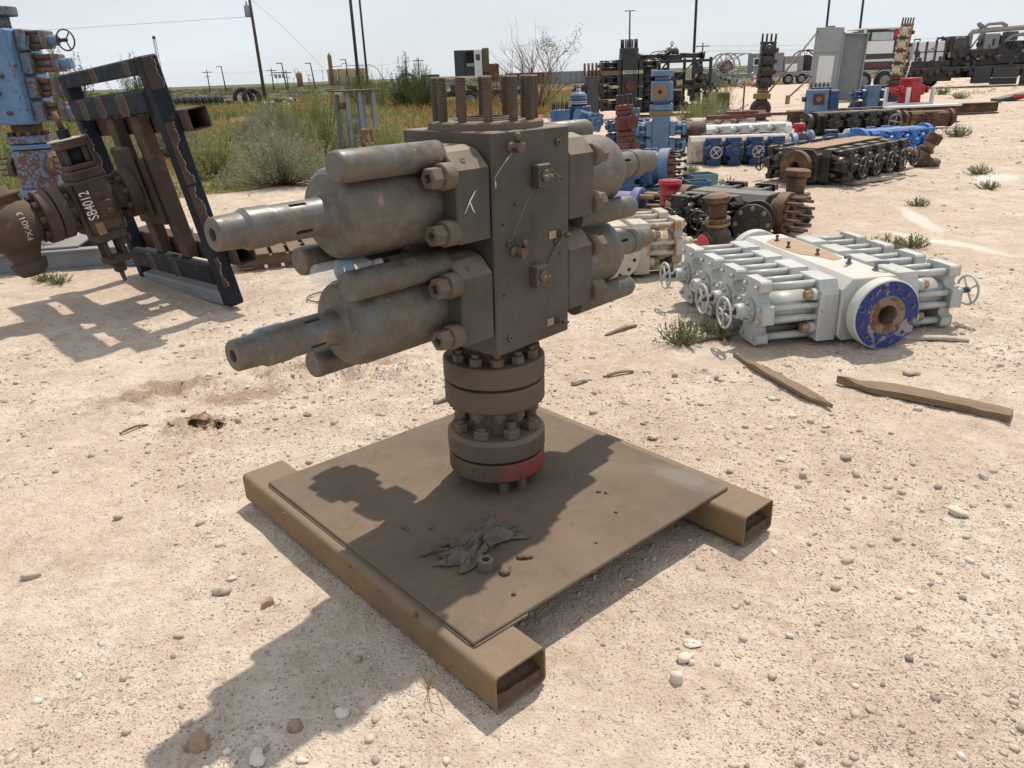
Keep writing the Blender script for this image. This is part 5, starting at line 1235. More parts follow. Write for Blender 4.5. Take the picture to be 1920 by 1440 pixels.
# blue standing valve with red plate
bv = thing('block_valve', 'boxy blue standing block valve with a red square plate and black studs', 'valve', (8.2, 21.2, gz1(8.2, 21.2)), R(-14))
lathes(bv, [('foot', disc(0, .10, .2), M_TAN), ('neck', [(.10, .13), (.2, .10), (.28, .12)], M_LBLUE), ('flange', disc(.27, .33, .22), M_BLUE), ('neck', [(.33, .16), (.38, .18)], M_BLUE)])
MB().box(0, 0, .68, .52, .46, .60, .03).build('body', M_LBLUE, bv); MB().box(.40, .02, .70, .26, .36, .5, .03).build('side_block', M_DBLUE, bv)
MB().box(.02, -.24, .74, .27, .02, .27, .004).build('red_plate', M_DKRED, bv)
MB().cyl((.02, -.25, .74), (.02, -.29, .74), .07, seg=18).build('port', M_TAN, bv)
for k in range(5): MB().cyl((-.16 + k * .1, 0, .98), (-.16 + k * .1, 0, 1.14), .022, seg=8).build('stud', M_BLACK, bv)
MB().box(.08, 0, 1.0, .5, .3, .05, .01).build('top_plate', M_DBLUE, bv)
MB().cyl((-.26, 0, .74), (-.36, 0, .74), .07, seg=14).build('side_boss', M_DBLUE, bv)
bop_thing('blowout_preventer', 'blue preventer standing with its rams turned left beside the grey panel', stand(11.9, 26.2, 170), dict(body=M_LBLUE, bonnet=M_DBLUE, rod=M_DBLUE, bolt=M_DBLUE), rams=(.24, .6), L=.86, hw=.22, hh=.24, front=False, rear=False, s=.95, detail=1, sides=(-1, 1), ext=.9)
# red preventer in its white frame
rd = bop_thing('blowout_preventer', 'red preventer held in a white steel stand', stand(12.5, 25.0, 25, .16), dict(body=M_RED, bonnet=M_RED, rod=M_RED, bolt=M_RED), rams=(.55,), L=.82, hw=.24, hh=.26, front=False, rear=False, s=.9, detail=1, ext=.5)
up(rd, 'top_flange', MB().lathe(disc(.82, .90, .3), 26), M_RED, 0)
ws = thing('steel_stand', 'white steel stand round the red preventer', 'stand', (12.5, 25.0, gz1(12.5, 25.0)), R(20))
for x in (-.48, .48):
    for y in (-.42, .42): MB().box(x, y, .40, .09, .09, .80, .006).build('post', M_CLEANWHITE, ws)
for y in (-.42, .42): MB().box(0, y, .32, .87, .07, .09, .006).build('rail', M_CLEANWHITE, ws); 
for x in (-.48, .48): MB().box(x, 0, .315, .07, .75, .08, .006).build('rail', M_CLEANWHITE, ws)
wbm = thing('steel_beam', 'grey white steel beam lying in front of the red preventer', 'beam', (11.1, 21.4, gz1(11.1, 21.4)), R(4))
MB().box(0, 0, .44, 2.0, .3, .05, .006).build('top_flange', M_CLEANWHITE, wbm); MB().box(0, 0, .22, 2.0, .04, .39).build('web', M_BROWN, wbm); MB().box(0, 0, .015, 2.0, .3, .03).build('bottom_flange', M_BROWN, wbm)
bb = thing('steel_beam', 'long brown rusty beam on the ground behind the blue valves', 'beam', (11.6, 24.0, gz1(11.6, 24)), R(3))
MB().box(0, 0, .17, 6.4, .05, .24).build('web', M_BROWN, bb); MB().box(0, 0, .305, 6.4, .25, .03, .004).build('top_flange', M_BROWN, bb); MB().box(0, 0, .02, 6.4, .25, .03, .004).build('bottom_flange', M_BROWN, bb)
# tall black tower of rams
def ram_tower(label, x, y, yaw, lean, body, bonn, z0, n, dz, studs=4, low=M_BROWN):
    t = thing('ram_stack', label, 'valve stack', M=T(x, y, gz1(x, y)) @ Matrix.Rotation(R(lean), 4, 'Y') @ Matrix.Rotation(R(yaw), 4, 'Z'))
    H = n * dz
    MB().box(0, 0, z0 + H / 2, .42, .40, H, .02).build('body', body, t)
    for k in range(n):
        z = z0 + dz * (k + .5)
        b_ = MB().box(0, -.25, z, .40, .12, dz * .86, .02).build('bonnet', body, t)
        for dx, dq in ((-.15, .3), (.15, .3), (-.15, -.3), (.15, -.3)): MB().cyl((dx, -.31, z + dq * dz), (dx, -.42, z + dq * dz), .05, seg=12).build('tie_rod', bonn, b_)
        MB().lathe([(.31, .15), (.44, .15), (.47, .12), (.475, .06), (.56, .055), (.57, .03)], 20, AX['-y'], True).build('ram_cylinder', bonn, b_, T(0, 0, z))
        MB().cyl((.20, 0, z), (.32, 0, z), .07, seg=12).build('side_boss', low, b_)
    MB().lathe(disc(z0 + H, z0 + H + .08, .24), 24).build('top_flange', body, t)
    for k in range(studs):
        MB().cyl((-.19 + .38 * k / (studs - 1), -.05, z0 + H + .08), (-.19 + .38 * k / (studs - 1), -.05, z0 + H + .30), .030, seg=8).build('stud', M_BLACKR, t)
    return t
tb = ram_tower('tall black ram stack standing alone on a tan flanged spool', 7.98, 25.1, -12, 2.5, M_BLACK, M_BLACK, .95, 4, .30)
lathes(tb, [('neck', [(.78, .16), (.95, .16)], M_TAN), ('flange', disc(.62, .77, .26), M_TAN), ('spool', [(.40, .16), (.62, .17)], M_BROWN)])
link('foot_body', MB().lathe([(-.32, .2), (-.3, .3), (-.1, .32), (.1, .30), (.14, .22)], 24, AX['-y']).mesh('foot_body'), M_BLACKR, tb, T(0, -.05, .32) @ AX['-y'] @ AX['y'])
link('foot_port', MB().cyl((0, -.24, .28), (0, -.40, .28), .16, seg=20).mesh('foot_port'), M_DKRED, tb)
tw = ram_tower('tall tan ram stack with four pale round rams leaning over the red preventer', 15.95, 33.3, -35, 4.5, M_TAN, M_WHITE2, .98, 4, .46, 5)
lathes(tw, [('neck', [(.80, .2), (.98, .22)], M_BROWN), ('flange', disc(.68, .80, .34), M_BROWN), ('spool', [(.2, .22), (.68, .2)], M_BROWN), ('foot', disc(0, .2, .3), M_BLACKR)])
# ---------------------------------------------------------------- big black stack and rig skid
tallb = bop_thing('blowout_preventer', 'huge black preventer stack lettered BR5010 with long rams both sides', stand(4.5, 29.0, 2, .15), dict(body=M_BLACK, bonnet=M_BLACK, rod=M_BLACK, bolt=M_BLACKR), rams=(.28, .68, 1.12, 1.60), L=1.95, hw=.31, hh=.30, front=False, rear=False, s=1.15, detail=1, ext=1.9)
up(tallb, 'top_flange', MB().lathe(disc(1.95, 2.14, .33), 28), M_BLACK, 0)
for k in range(10):
    a = 2 * PI * k / 10; up(tallb, 'stud', MB().cyl((.27 * math.cos(a), .27 * math.sin(a), 2.14), (.27 * math.cos(a), .27 * math.sin(a), 2.42), .030, seg=8), M_BLACK, 0)
up(tallb, 'side_flange', MB().cyl((0, 0, 0), (0, 0, .10), .17, seg=24, ch=.01), M_DKRED, 0, T(.30, 0, .92) @ AX['x'])
def wtext(t, txt, size, M, mat, name='lettering'):
    me = text_mesh(txt, size, .002); me.materials.append(mat); return link(name, me, None, t, M)
LET = thing  # lettering is always a part
wtext(tallb, 'BR5010', .17, T(1.36, 0, -.303) @ Matrix(((0, 1, 0, 0), (1, 0, 0, 0), (0, 0, -1, 0), (0, 0, 0, 1))), STEN)
gb = bop_thing('blowout_preventer', 'dusty grey two ram preventer standing left of the huge black stack', stand(3.05, 27.6, 3), dict(body=M_NAVYBK, bonnet=M_BLACKR, rod=M_BLACKR, bolt=M_TAN), rams=(.55, 1.05), L=1.45, hw=.22, hh=.26, front=False, rear=False, s=.95, detail=1, ext=.8)
for k in range(5): up(gb, 'stud', MB().cyl((.1, -.25 + k * .13, 1.45), (.1, -.25 + k * .13, 1.86), .04, seg=8), M_BROWN, 0)
# rig skid: open steel frame packed with machinery
rg = thing('equipment_skid', 'black open steel skid frame crammed with pumps and hoses', 'equipment skid', (6.35, 30.2, gz1(6.35, 30.2)), R(4))
g = random.Random(5)
for x in (-1.25, -.4, .55, 1.15):
    for y in (-.6, .6): MB().box(x, y, 1.05, .09, .09, 1.75, .004).build('post', M_BLACK, rg)
for z in (.28, .95, 1.82):
    for y in (-.6, .6): MB().box(-.05, y, z, 2.5, .08, .09, .004).build('rail', M_BLACK, rg)
for z in (.28, 1.82):
    for x in (-1.25, 1.15): MB().box(x, 0, z, .07, 1.12, .08, .004).build('end_rail', M_BLACK, rg)
MB().box(-.05, 0, .18, 2.7, 1.3, .10, .004).build('deck', M_BLACKR, rg)
for (x0_, z0_, x1_, z1_) in ((-1.2, .98, -.45, 1.78), (.6, 1.78, 1.1, 1.0), (-.35, 1.0, .5, 1.75)): MB().cyl((x0_, -.6, z0_), (x1_, -.6, z1_), .03, seg=8).build('brace', M_BLACK, rg)
for k in range(34):
    x, y, z = g.uniform(-1.1, 1.0), g.uniform(-.5, .45), g.uniform(.3, 1.6)
    if k % 3: MB().lathe([(0, .10), (.05, .14), (.22, .14), (.24, .09), (.32, .08)], 14, T(x, y, z) @ AX[('x', 'z', '-y')[k % 3]]).build('pump', (M_BLACKR, M_BLACK, M_BLACKR, M_BROWN)[k % 4], rg)
    else: MB().box(x, y, z, .34, .3, .28, .02).build('gearbox', (M_BLACK, M_BLACKR, M_NAVYBK)[k // 3 % 3], rg)
lathes(rg, [('annular_body', disc(1.87, 2.05, .38), M_BLACK), ('annular_dome', [(2.05, .26), (2.2, .25), (2.28, .18), (2.32, .06)], M_BLACK), ('lift_eye', [(2.32, .03), (2.38, .03)], M_BLACK)], M=T(-.12, 0, 0))
link('lift_ring', MB().torus(.05, .014).mesh('lift_ring'), M_BLACK, rg, T(-.12, 0, 2.43) @ AX['y'])
for sd in (-1, 1):
    for z in (1.98, 2.05): MB().cyl((-.12 + sd * .3, 0, z), (-.12 + sd * 1.15, 0, z - .02), .05, seg=8).build('ram_arm', M_BLACK, rg)
    MB().cyl((-.12 + sd * 1.1, 0, 2.0), (-.12 + sd * 1.2, 0, 2.0), .13, seg=14).build('ram_head', M_BLACK, rg)
for k in range(4): MB().tube([(-1.2 + k * .2, -.3, 1.85), (-.9 + k * .2, -.35, 2.15 - k * .05), (-.4 + k * .1, -.2, 2.2), (-.15, -.1, 2.3 - k * .08)], .018, 6).build('hose', M_BLACK, rg)
MB().box(1.55, -.2, .42, .75, .9, .58, .02).build('side_box', M_BLACKR, rg); MB().box(1.3, -.66, .45, .34, .03, .5).build('notice_plate', M_LGREY, rg)
for k in range(4): MB().box(1.45 + k * .14, -.67, .45, .05, .04, .5).build('box_rib', M_BROWN, rg)
rl = thing('hose_reel', 'grey wire hose reel on the end of the black skid', 'reel', M=T(7.75, 30.6, .72) @ Matrix.Rotation(R(8), 4, 'Z'))
for y in (-.22, .22):
    MB().torus(.42, .03, T(0, y, .38) @ AX['y'], 32, 6).build('rim', M_STEEL, rl)
    for k in range(6): a = PI * k / 6; MB().cyl((.42 * math.cos(a), y, .38 + .42 * math.sin(a)), (-.42 * math.cos(a), y, .38 - .42 * math.sin(a)), .014, seg=6).build('spoke', M_STEEL, rl)
MB().cyl((0, -.2, .38), (0, .2, .38), .33, seg=28).build('wound_hose', M_GREY, rl)
for sx in (-1, 1): MB().cyl((sx * .3, -.27, -.06), (0, -.27, .38), .03, seg=8).build('leg', M_STEEL, rl)

# ---------------------------------------------------------------- grey panel with struts
gp_ = thing('steel_cabinet', 'tall light grey leaning steel cabinet with a white sheet and two raking struts', 'cabinet', M=T(14.3, 35.4, 0) @ Matrix.Rotation(R(-14), 4, 'Z') @ Matrix.Rotation(R(2.0), 4, 'Y'))
MB().box(-.42, 0, 1.48, 1.10, .22, 2.9, .012).build('front_panel', M_LGREY, gp_); MB().box(.66, .25, 1.36, 1.02, .22, 2.66, .012).build('side_panel', M_GREY, gp_, Matrix.Rotation(R(8), 4, 'Z'))
MB().box(.15, -.02, 1.4, .05, .28, 2.7, .004).build('corner_post', M_LGREY, gp_); MB().box(1.15, .34, 1.36, .05, .26, 2.7, .004).build('corner_post', M_LGREY, gp_)
MB().box(.64, .22, 2.69, 1.1, .3, .05, .004).build('top_cap', M_LGREY, gp_)
MB().box(-.42, -.115, 1.28, .62, .012, 1.10, .002).build('white_sheet', M_CLEANWHITE, gp_)
MB().box(-.42, -.114, 1.95, 1.08, .010, .02).build('seam', M_GREY, gp_); MB().box(-.42, 0, 2.96, .35, .12, .06).build('bracket', M_GREY, gp_)
for x1_, z1_, x0_, y0_ in ((-.9, 2.8, -3.1, -4.4), (-.95, 1.0, -2.1, -3.4)):
    MB().cyl((x1_, -.05, z1_), (x0_, y0_, .25), .035, seg=8).build('strut', M_BROWN, gp_); MB().box(x0_, y0_, .18, .16, .16, .34, .01).build('strut_foot', M_TAN, gp_)
# ---------------------------------------------------------------- control cab truck and black engine trailer
def wheel(t, x, y, z, r, w, name='wheel', rim=M_STEEL):
    o = link(name, MB().lathe([(-w / 2, r * .6), (-w / 2, r * .93), (-w * .36, r), (w * .36, r), (w / 2, r * .93), (w / 2, r * .6)], 32, AX['y'], True, cap=False).mesh('tyre'), M_RUBBER, t, T(x, y, z))
    link('rim', MB().lathe([(-w * .45, r * .6), (-w * .3, r * .55), (-w * .25, r * .3), (-w * .42, r * .22), (-w * .42, 0.0)], 24, AX['y'], True).mesh('rim'), rim, o)
    for k in range(8): a = PI * k / 4; link('wheel_nut', MB().cyl((r * .4 * math.cos(a), -w * .27, r * .4 * math.sin(a)), (r * .4 * math.cos(a), -w * .36, r * .4 * math.sin(a)), r * .05, seg=6).mesh('wheel_nut'), M_STEEL, o)
M_MUDGUARD = painted('black_chassis', (0.035, 0.038, 0.042), rust=RUST, rust_amt=0.2, dust=0.4, var=0.2, rough=0.5)
tk = thing('cab_trailer', 'black trailer with a white framed control cab and steps', 'trailer', (21.4, 47.8, gz1(21.4, 47.8)), R(3))
MB().box(.2, 0, 1.22, 4.2, 1.9, .22, .02).build('chassis', M_MUDGUARD, tk); MB().box(.1, -.96, 1.36, 1.9, .04, .34).build('side_skirt', M_MUDGUARD, tk)
MB().box(.05, 0, 2.36, 1.95, 1.7, 1.6, .02).build('cab_shell', M_MUDGUARD, tk)
for x in (-.98, 1.02): MB().box(x, -.87, 2.4, .16, .05, 1.72, .006).build('corner_post', M_CLEANWHITE, tk)
MB().box(0, 0, 3.25, 2.35, 2.0, .08, .01).build('roof', M_CLEANWHITE, tk); MB().box(.02, -.87, 1.60, 2.0, .05, .12).build('sill', M_CLEANWHITE, tk)
MB().box(-.02, -.87, 2.28, 1.55, .03, .66, .004).build('white_panel', M_CLEANWHITE, tk); MB().box(.05, -.868, 2.85, 1.25, .02, .42).build('window', plain('pale_window', (.42, .47, .50), .25), tk)
MB().box(.82, -.868, 3.0, .22, .025, .42).build('red_panel', M_RED, tk); MB().box(-.05, -.866, 1.8, 1.5, .02, .28).build('lower_window', M_GLASS, tk)
wtext(tk, 'GLADIATOR', .22, T(-.05, -.984, 1.37) @ AX['-y'] @ Matrix.Identity(4), plain('red_letter', (.38, .03, .03), .6))
for x in (-.78, .52): wheel(tk, x, -.75, .50, .52, .30)
MB().torus(.62, .03, T(.52, -.78, .55) @ AX['y'], 28, 6).build('mudguard', M_STEEL, tk)
for sx in (0, .45): MB().cyl((1.45 + sx * .0, -1.2 + sx, .1), (1.75, -1.2 + sx, 1.6), .04, seg=8).build('ladder_stile', M_CLEANWHITE, tk)
for k in range(6): MB().box(1.48 + k * .05, -.97, .25 + k * .24, .18, .44, .025).build('tread', M_CLEANWHITE, tk)
for x in (1.25, 1.45): MB().cyl((x, -.9, 1.3), (x, -.9, 2.6), .025, seg=8).build('handrail', M_STEEL, tk)
# engine trailer
et = thing('engine_trailer', 'long black pump trailer with flag painted hood, engine and grey exhaust pipes', 'trailer', (26.4, 47.2, gz1(26.4, 47.2)), R(-7))
g = random.Random(9)
MB().box(.6, 0, .98, 8.4, 1.7, .26, .02).build('chassis', M_MUDGUARD, et); MB().box(-2.1, -.1, .62, 2.6, 1.5, .5, .02).build('pump_base', M_BLACKR, et)
hood = MB().box(-2.15, 0, 1.95, 1.75, 1.5, 1.05, .03).build('hood', plain('hood_white', (.62, .63, .66), .5), et)
for k in range(4): MB().box(-2.85 + k * .5, -.762, 1.95, .12, .012, 1.05, 0, Matrix.Identity(4)).build('hood_stripe', M_MUDGUARD, et, T(0, 0, 0))
MB().box(-2.15, -.764, 1.93, 1.75, .012, .05).build('hood_seam', M_MUDGUARD, et)
MB().tube([(-2.9, -.3, 2.47), (-2.9, -.3, 2.62), (-2.6, -.3, 2.62), (-2.6, -.3, 2.47)], .04, 8).build('handle', M_BLACK, et)
MB().tube([(-1.7, -.3, 2.45), (-1.65, -.3, 2.62), (-1.4, -.3, 2.66), (-1.2, -.3, 2.45)], .07, 8).build('hose', M_BLACK, et)
MB().box(-.62, 0, 2.12, 1.0, 1.4, 1.15, .03).build('radiator', M_BLACK, et); MB().cyl((-.6, -.72, 2.25), (-.6, -.76, 2.25), .36, seg=26).build('fan_shroud', M_NAVYBK, et); MB().box(-.62, -.715, 2.56, .5, .02, .2).build('label_plate', M_LGREY, et)
MB().box(.35, 0, 1.55, 2.4, 1.2, .9, .05).build('engine_block', M_BLACKR, et); MB().box(.2, .35, 1.25, 6.6, .9, 1.5, .03).build('engine_bay', M_BLACK, et); MB().box(-2.1, -.2, 1.22, 2.3, 1.1, .5, .03).build('transmission', M_BLACKR, et); MB().box(2.3, .1, 1.75, 1.6, .9, 1.2, .04).build('pump_housing', M_BLACK, et)
for k in range(6): MB().lathe([(0, .10), (.2, .12), (.24, .07)], 12, T(-.5 + k * .38, -.66, 1.62 - .1 * (k % 2)) @ AX['-y']).build('cylinder_head', (M_BLACK, M_NAVYBK)[k % 2], et)
for k in range(34): MB().box(g.uniform(-3.0, 2.9), -.72 - g.uniform(0, .1), g.uniform(1.1, 2.1), g.uniform(.1, .3), .1, g.uniform(.08, .3), .01).build('engine_part', (M_BLACK, M_NAVYBK, M_BLACKR, M_BLACK, M_GREY)[k % 5], et)
for k in range(10): MB().lathe([(0, .11), (.06, .14), (.2, .14), (.25, .08)], 14, T(-3.1 + k * .36, -.8, .72 + .12 * (k % 3)) @ AX['-y']).build('fluid_end', (M_BLACKR, M_BLACK)[k % 2], et)
for p, r_ in (([(.05, -.3, 1.9), (.05, -.3, 2.75), (.15, -.3, 2.9), (.6, -.3, 2.92), (1.2, -.3, 2.95), (4.2, -.3, 3.05)], .14), ([(.75, -.3, 2.3), (.75, -.3, 3.1), (.9, -.3, 3.25), (1.6, -.3, 3.27), (1.9, -.3, 3.12)], .09), ([(.35, -.4, 3.34), (.42, -.4, 3.2), (.6, -.4, 3.12)], .12), ([(1.3, -.45, 1.9), (2.2, -.45, 2.6), (3.2, -.45, 2.7)], .10)): MB().tube(p, r_, 10).build('exhaust_pipe', M_STEEL if r_ < .14 else painted('dusty_grey_pipe', (.27, .255, .24), rust_amt=.15, dust=.3, rough=.6), et)
MB().box(1.15, -.1, 2.3, .8, .9, .9, .03).build('air_cleaner', M_GREY, et)
for k in range(26):
    x = -.9 + k * .18 + g.uniform(-.05, .05); z = g.uniform(1.9, 2.2); h = g.uniform(.2, .75)
    if k % 2: MB().cyl((x, g.uniform(-.7, .2), z), (x + g.uniform(-.15, .15), g.uniform(-.7, .2), z + h), g.uniform(.025, .06), seg=7).build('stack_pipe', (M_BLACK, M_GREY, M_BLACKR)[k % 3], et)
    else: MB().box(x, g.uniform(-.6, .2), z + h * .3, g.uniform(.12, .3), .3, h * .7, .02).build('engine_part', (M_BLACK, M_NAVYBK, M_BLACKR)[k % 3], et)
MB().box(2.2, -.2, 2.6, .6, .6, .45, .03).build('filter_housing', M_NAVYBK, et); MB().cyl((3.0, -.3, 2.62), (3.45, -.3, 2.62), .26, seg=18).build('silencer', M_NAVYBK, et)
MB().box(.75, -.86, .62, .95, .3, .85, .02).build('radiator_box', M_MUDGUARD, et); MB().box(1.95, -.86, .72, 1.4, .5, .5, .02).build('tool_box', M_MUDGUARD, et); MB().box(1.95, -.9, .27, 1.25, .45, .34, .01).build('step_box', M_BLACK, et); MB().box(1.95, -1.14, .46, 1.35, .02, .03).build('step_edge', M_LGREY, et)
for x in (3.0, 3.2): MB().box(x, -.7, .48, .14, .14, .96, .005).build('landing_leg', M_BLACK, et)
MB().box(4.3, 0, 1.15, 1.8, 1.6, .3, .02).build('gooseneck', M_BLACK, et)
for x in (3.1, 3.9): MB().cyl((x, -.6, 1.2), (x, -.6, 2.9), .035, seg=8).build('handrail', M_STEEL, et)
MB().tube([(3.0, -.8, 1.6), (3.05, -.82, 1.42), (4.2, -.82, 1.42), (4.3, -.8, 1.65)], .045, 8).build('handrail', M_STEEL, et)
MB().torus(.62, .05, T(4.55, -.7, .62) @ AX['y'], 30, 6).build('mudguard', M_LGREY, et); wheel(et, 4.6, -.6, .50, .50, .30)
for x in (-2.6, -1.5): wheel(et, x, .6, .5, .5, .3)
ml = thing('red_light_plate', 'small black plate with a red lamp lying at the right edge of the yard', 'scrap', (19.2, 30.6, gz1(19.2, 30.6)))
MB().box(0, 0, .12, 1.2, .6, .18, .02, Matrix.Rotation(R(-10), 4, 'Y')).build('plate', M_BLACK, ml); MB().box(.1, -.32, .18, .5, .05, .14, .02).build('lamp', M_RED, ml)
# ---------------------------------------------------------------- grey house trailer with reels
ht = thing('reel_trailer', 'long grey flat trailer with a cabin and big cable reel far behind', 'trailer', (21.4, 69.7, gz1(21.4, 69.7)), R(0))
MB().box(.3, 0, .82, 8.6, 2.2, .34, .02).build('deck', M_GREY, ht); MB().box(.9, 0, 1.75, 2.4, 2.0, 1.5, .03).build('cabin', M_GREY, ht); MB().box(2.95, 0, 1.6, 1.6, 2.0, 1.2, .03).build('cabin_end', M_GREY, ht)
MB().box(-.05, -1.02, 1.85, .75, .04, .6).build('window_frame', M_CLEANWHITE, ht); MB().box(-.05, -1.035, 1.85, .6, .02, .45).build('window', M_GLASS, ht)
MB().box(2.75, -1.02, 1.25, 1.0, .04, .7).build('railing', M_CLEANWHITE, ht)
for y in (-.8, .8):
    MB().torus(1.05, .06, T(-2.5, y, 1.55) @ AX['y'], 36, 6).build('reel_rim', M_LGREY, ht)
    for k in range(6): a = PI * k / 6 + .2; MB().cyl((-2.5 + math.cos(a), y, 1.55 + math.sin(a)), (-2.5 - math.cos(a), y, 1.55 - math.sin(a)), .03, seg=6).build('reel_spoke', M_LGREY, ht)
MB().cyl((-2.5, -.8, 1.55), (-2.5, .8, 1.55), .5, seg=26).build('reel_core', M_BROWN, ht)
for p0, p1 in (((-4.0, -1, .9), (-2.2, -1, 2.55)), ((-2.2, -1, 2.55), (-.6, -1, 2.5)), ((-3.9, -1, 1.6), (-1.2, -1, 2.5))): MB().cyl(p0, p1, .05, seg=8).build('boom', M_LGREY, ht)
for x in (-3.2, -2.0, 2.6, 3.7): wheel(ht, x, -.95, .42, .42, .3)
cm = thing('cement_mixer_scrap', 'tangled grey scrap machine leaning in front of the reel trailer', 'scrap', (18.6, 62.0, gz1(18.6, 62)))
g = random.Random(8)
for k in range(22):
    a = Vector((g.uniform(-1.1, 1.1), g.uniform(-.4, .4), g.uniform(.05, 1.3))); b_ = a + Vector((g.uniform(-.8, .8), g.uniform(-.3, .3), g.uniform(-.6, .6))); b_.z = max(.05, b_.z)
    MB().cyl(a, b_, g.uniform(.03, .09), seg=7).build('bent_bar', (M_LGREY, M_GREY, M_STEEL)[k % 3], cm)
wr = thing('wire_reel', 'round dark wire reel trailer at the horizon right of the black tower', 'reel', M=T(27.2, 74, 0))
for y in (-.5, .5):
    MB().torus(1.15, .06, T(0, y, 1.5) @ AX['y'], 36, 6).build('rim', M_BLACKR, wr)
    for k in range(5): a = PI * k / 5; MB().cyl((1.15 * math.cos(a), y, 1.5 + 1.15 * math.sin(a)), (-1.15 * math.cos(a), y, 1.5 - 1.15 * math.sin(a)), .03, seg=6).build('spoke', M_BLACKR, wr)
MB().cyl((0, -.45, 1.5), (0, .45, 1.5), .75, seg=26).build('core', M_BLACKR, wr)
for x in (-1.3, 0, 1.6): MB().box(x, 0, .4, .2, 1.2, .8, .01).build('leg', M_BLACK, wr)
MB().box(.6, 0, .85, 5.5, 1.4, .12).build('deck', M_GREY, wr)
cn = thing('traffic_cone', 'orange and white striped traffic cone by the reel trailer', 'cone', (19.9, 64.5, gz1(19.9, 64.5)))
lathes(cn, [('base', disc(0, .05, .28), plain('cone_orange', (.62, .13, .05), .6)), ('cone_body', [(.05, .18), (1.0, .06), (1.02, .03)], MATS['cone_orange']), ('white_band', [(.35, .152), (.55, .127)], M_CLEANWHITE), ('white_band', [(.70, .108), (.85, .089)], M_CLEANWHITE)])

# ---------------------------------------------------------------- equipment seen left of the studs
le = thing('rig_carrier', 'dark rig carrier with a tall open cab and white door behind the studs', 'rig carrier', (-2.3, 46.0, gz1(-2.3, 46)), R(0))
MB().box(0, 0, .75, 7.0, 2.0, .30, .02).build('chassis', M_MUDGUARD, le)
MB().box(.75, .2, 2.28, 1.55, 1.5, 1.30, .02).build('cab_back', M_NAVYBK, le); MB().box(.10, -.6, 2.28, .52, .1, 1.30, .01).build('cab_side', M_NAVYBK, le)
MB().box(.72, -.64, 2.5, .45, .04, .7).build('doorway_shade', M_HOLE, le); MB().box(.70, -.66, 2.18, .4, .03, .16).build('dash_light', M_LGREY, le)  # near-black sheet on the cab paints the shade of the doorway
dn = MB().box(1.13, -.70, 2.2, .42, .06, 1.42, .01).build('door', M_CLEANWHITE, le); MB().box(1.13, -.735, 2.55, .22, .02, .30).build('door_window', M_GLASS, dn)
MB().box(1.55, -.5, 2.4, .36, .3, 1.2, .01).build('cab_corner', painted('burnt_brown', (.12, .085, .05), rust_amt=.4), le)
MB().box(1.9, -.4, 1.75, .7, .4, .9, .02, Matrix.Identity(4)).build('wreck_panel', M_BROWN, le)
MB().box(-1.55, -.3, 1.35, .95, 1.2, .85, .02).build('cooler_box', M_NAVYBK, le); MB().box(-1.45, -.915, 1.35, .7, .03, .65).build('cooler_grille', M_GREY, le)
MB().torus(.50, .10, T(-2.85, -.3, 1.35) @ AX['y'], 28, 8).build('drum_guard', M_GREY, le); MB().cyl((-2.85, -.5, 1.35), (-2.85, .5, 1.35), .2, seg=18).build('drum', M_STEEL, le)
for k in range(14): g2 = random.Random(k); MB().box(g2.uniform(-3.2, 1.6), -1.0 - .05 * (k % 3), g2.uniform(.35, 1.2), g2.uniform(.15, .5), .2, g2.uniform(.15, .5), .02).build('engine_part', (M_BLACK, M_NAVYBK, M_BROWN, M_GREY)[k % 4], le)
for x in (-2.8, -1.2, .6, 2.2): wheel(le, x, -.9, .42, .42, .3)
pl_ = tag(MB().box(0, 0, .5, .05, .05, 1.1, .005).build('marker_post', M_BLACK, None, T(-1.28, 26.5, 0)), 'thin black marker post with a white tip behind the studs', 'post')
MB().box(0, 0, 1.2, .07, .07, .34, .008).build('white_tip', M_CLEANWHITE, pl_)
tp = tag(MB().cyl((0, 0, 0), (0, 0, 1.05), .03, seg=8).build('fence_post', M_BROWN, None, T(8.67, 29.2, 0)), 'thin rusty post standing left of the tall black ram stack', 'post')

# ---------------------------------------------------------------- tanks, poles, horizon
M_TANK = painted('cream_tank_paint', (0.62, 0.51, 0.36), rust_amt=0.04, dust=0.1, var=0.06, rough=0.6, scale=.05)
for k, nm in enumerate(('leftmost', 'second', 'third', 'rightmost')):
    t = thing('storage_tank', nm + ' of the four cream storage tanks on the horizon', 'tank', (-57.7 + k * 3.3, 286 + .5 * k, -.3), 0, 'cream storage tanks')
    lathes(t, [('shell', [(0, 1.62), (5.5, 1.62), (5.55, 1.64), (5.65, 1.6), (5.85, .2)], M_TANK)], seg=32)
    MB().torus(1.64, .05, T(0, 0, 5.3), 32, 6).build('rim', M_TANK, t)
hv = thing('heater_vessel', 'tall slim tan vessel rising above the cream tanks', 'vessel', (-57.6, 284, 0)); lathes(hv, [('shell', [(0, .7), (9.4, .7), (9.9, .5), (10.1, .2), (10.6, .18)], M_TAN)], seg=20)
sv = thing('separator_vessel', 'short tan vessel standing alone left of the cream tanks', 'vessel', (-68.6, 284, 0)); lathes(sv, [('shell', [(0, 1.0), (4.4, 1.0), (4.7, .7), (4.9, .1)], M_TAN)], seg=20); MB().tube([(-1.1, 0, 3), (-1.4, 0, 5.8), (-.4, 0, 5.9), (0, 0, 4.9)], .08, 6).build('vent_pipe', M_TAN, sv)
pr = tag(MB().tube([(0, 0, 0), (3.5, 0, .05), (4.0, 0, .9), (5.5, 0, .9), (5.8, 0, .1), (13.5, 0, .1), (15.5, 0, -1.2), (17.5, 0, -4.5)], .11, 6).build('pipe_run', M_BROWN, None, T(-57.0, 282, 6.05)), 'brown pipe running along the tops of the cream tanks', 'pipe')
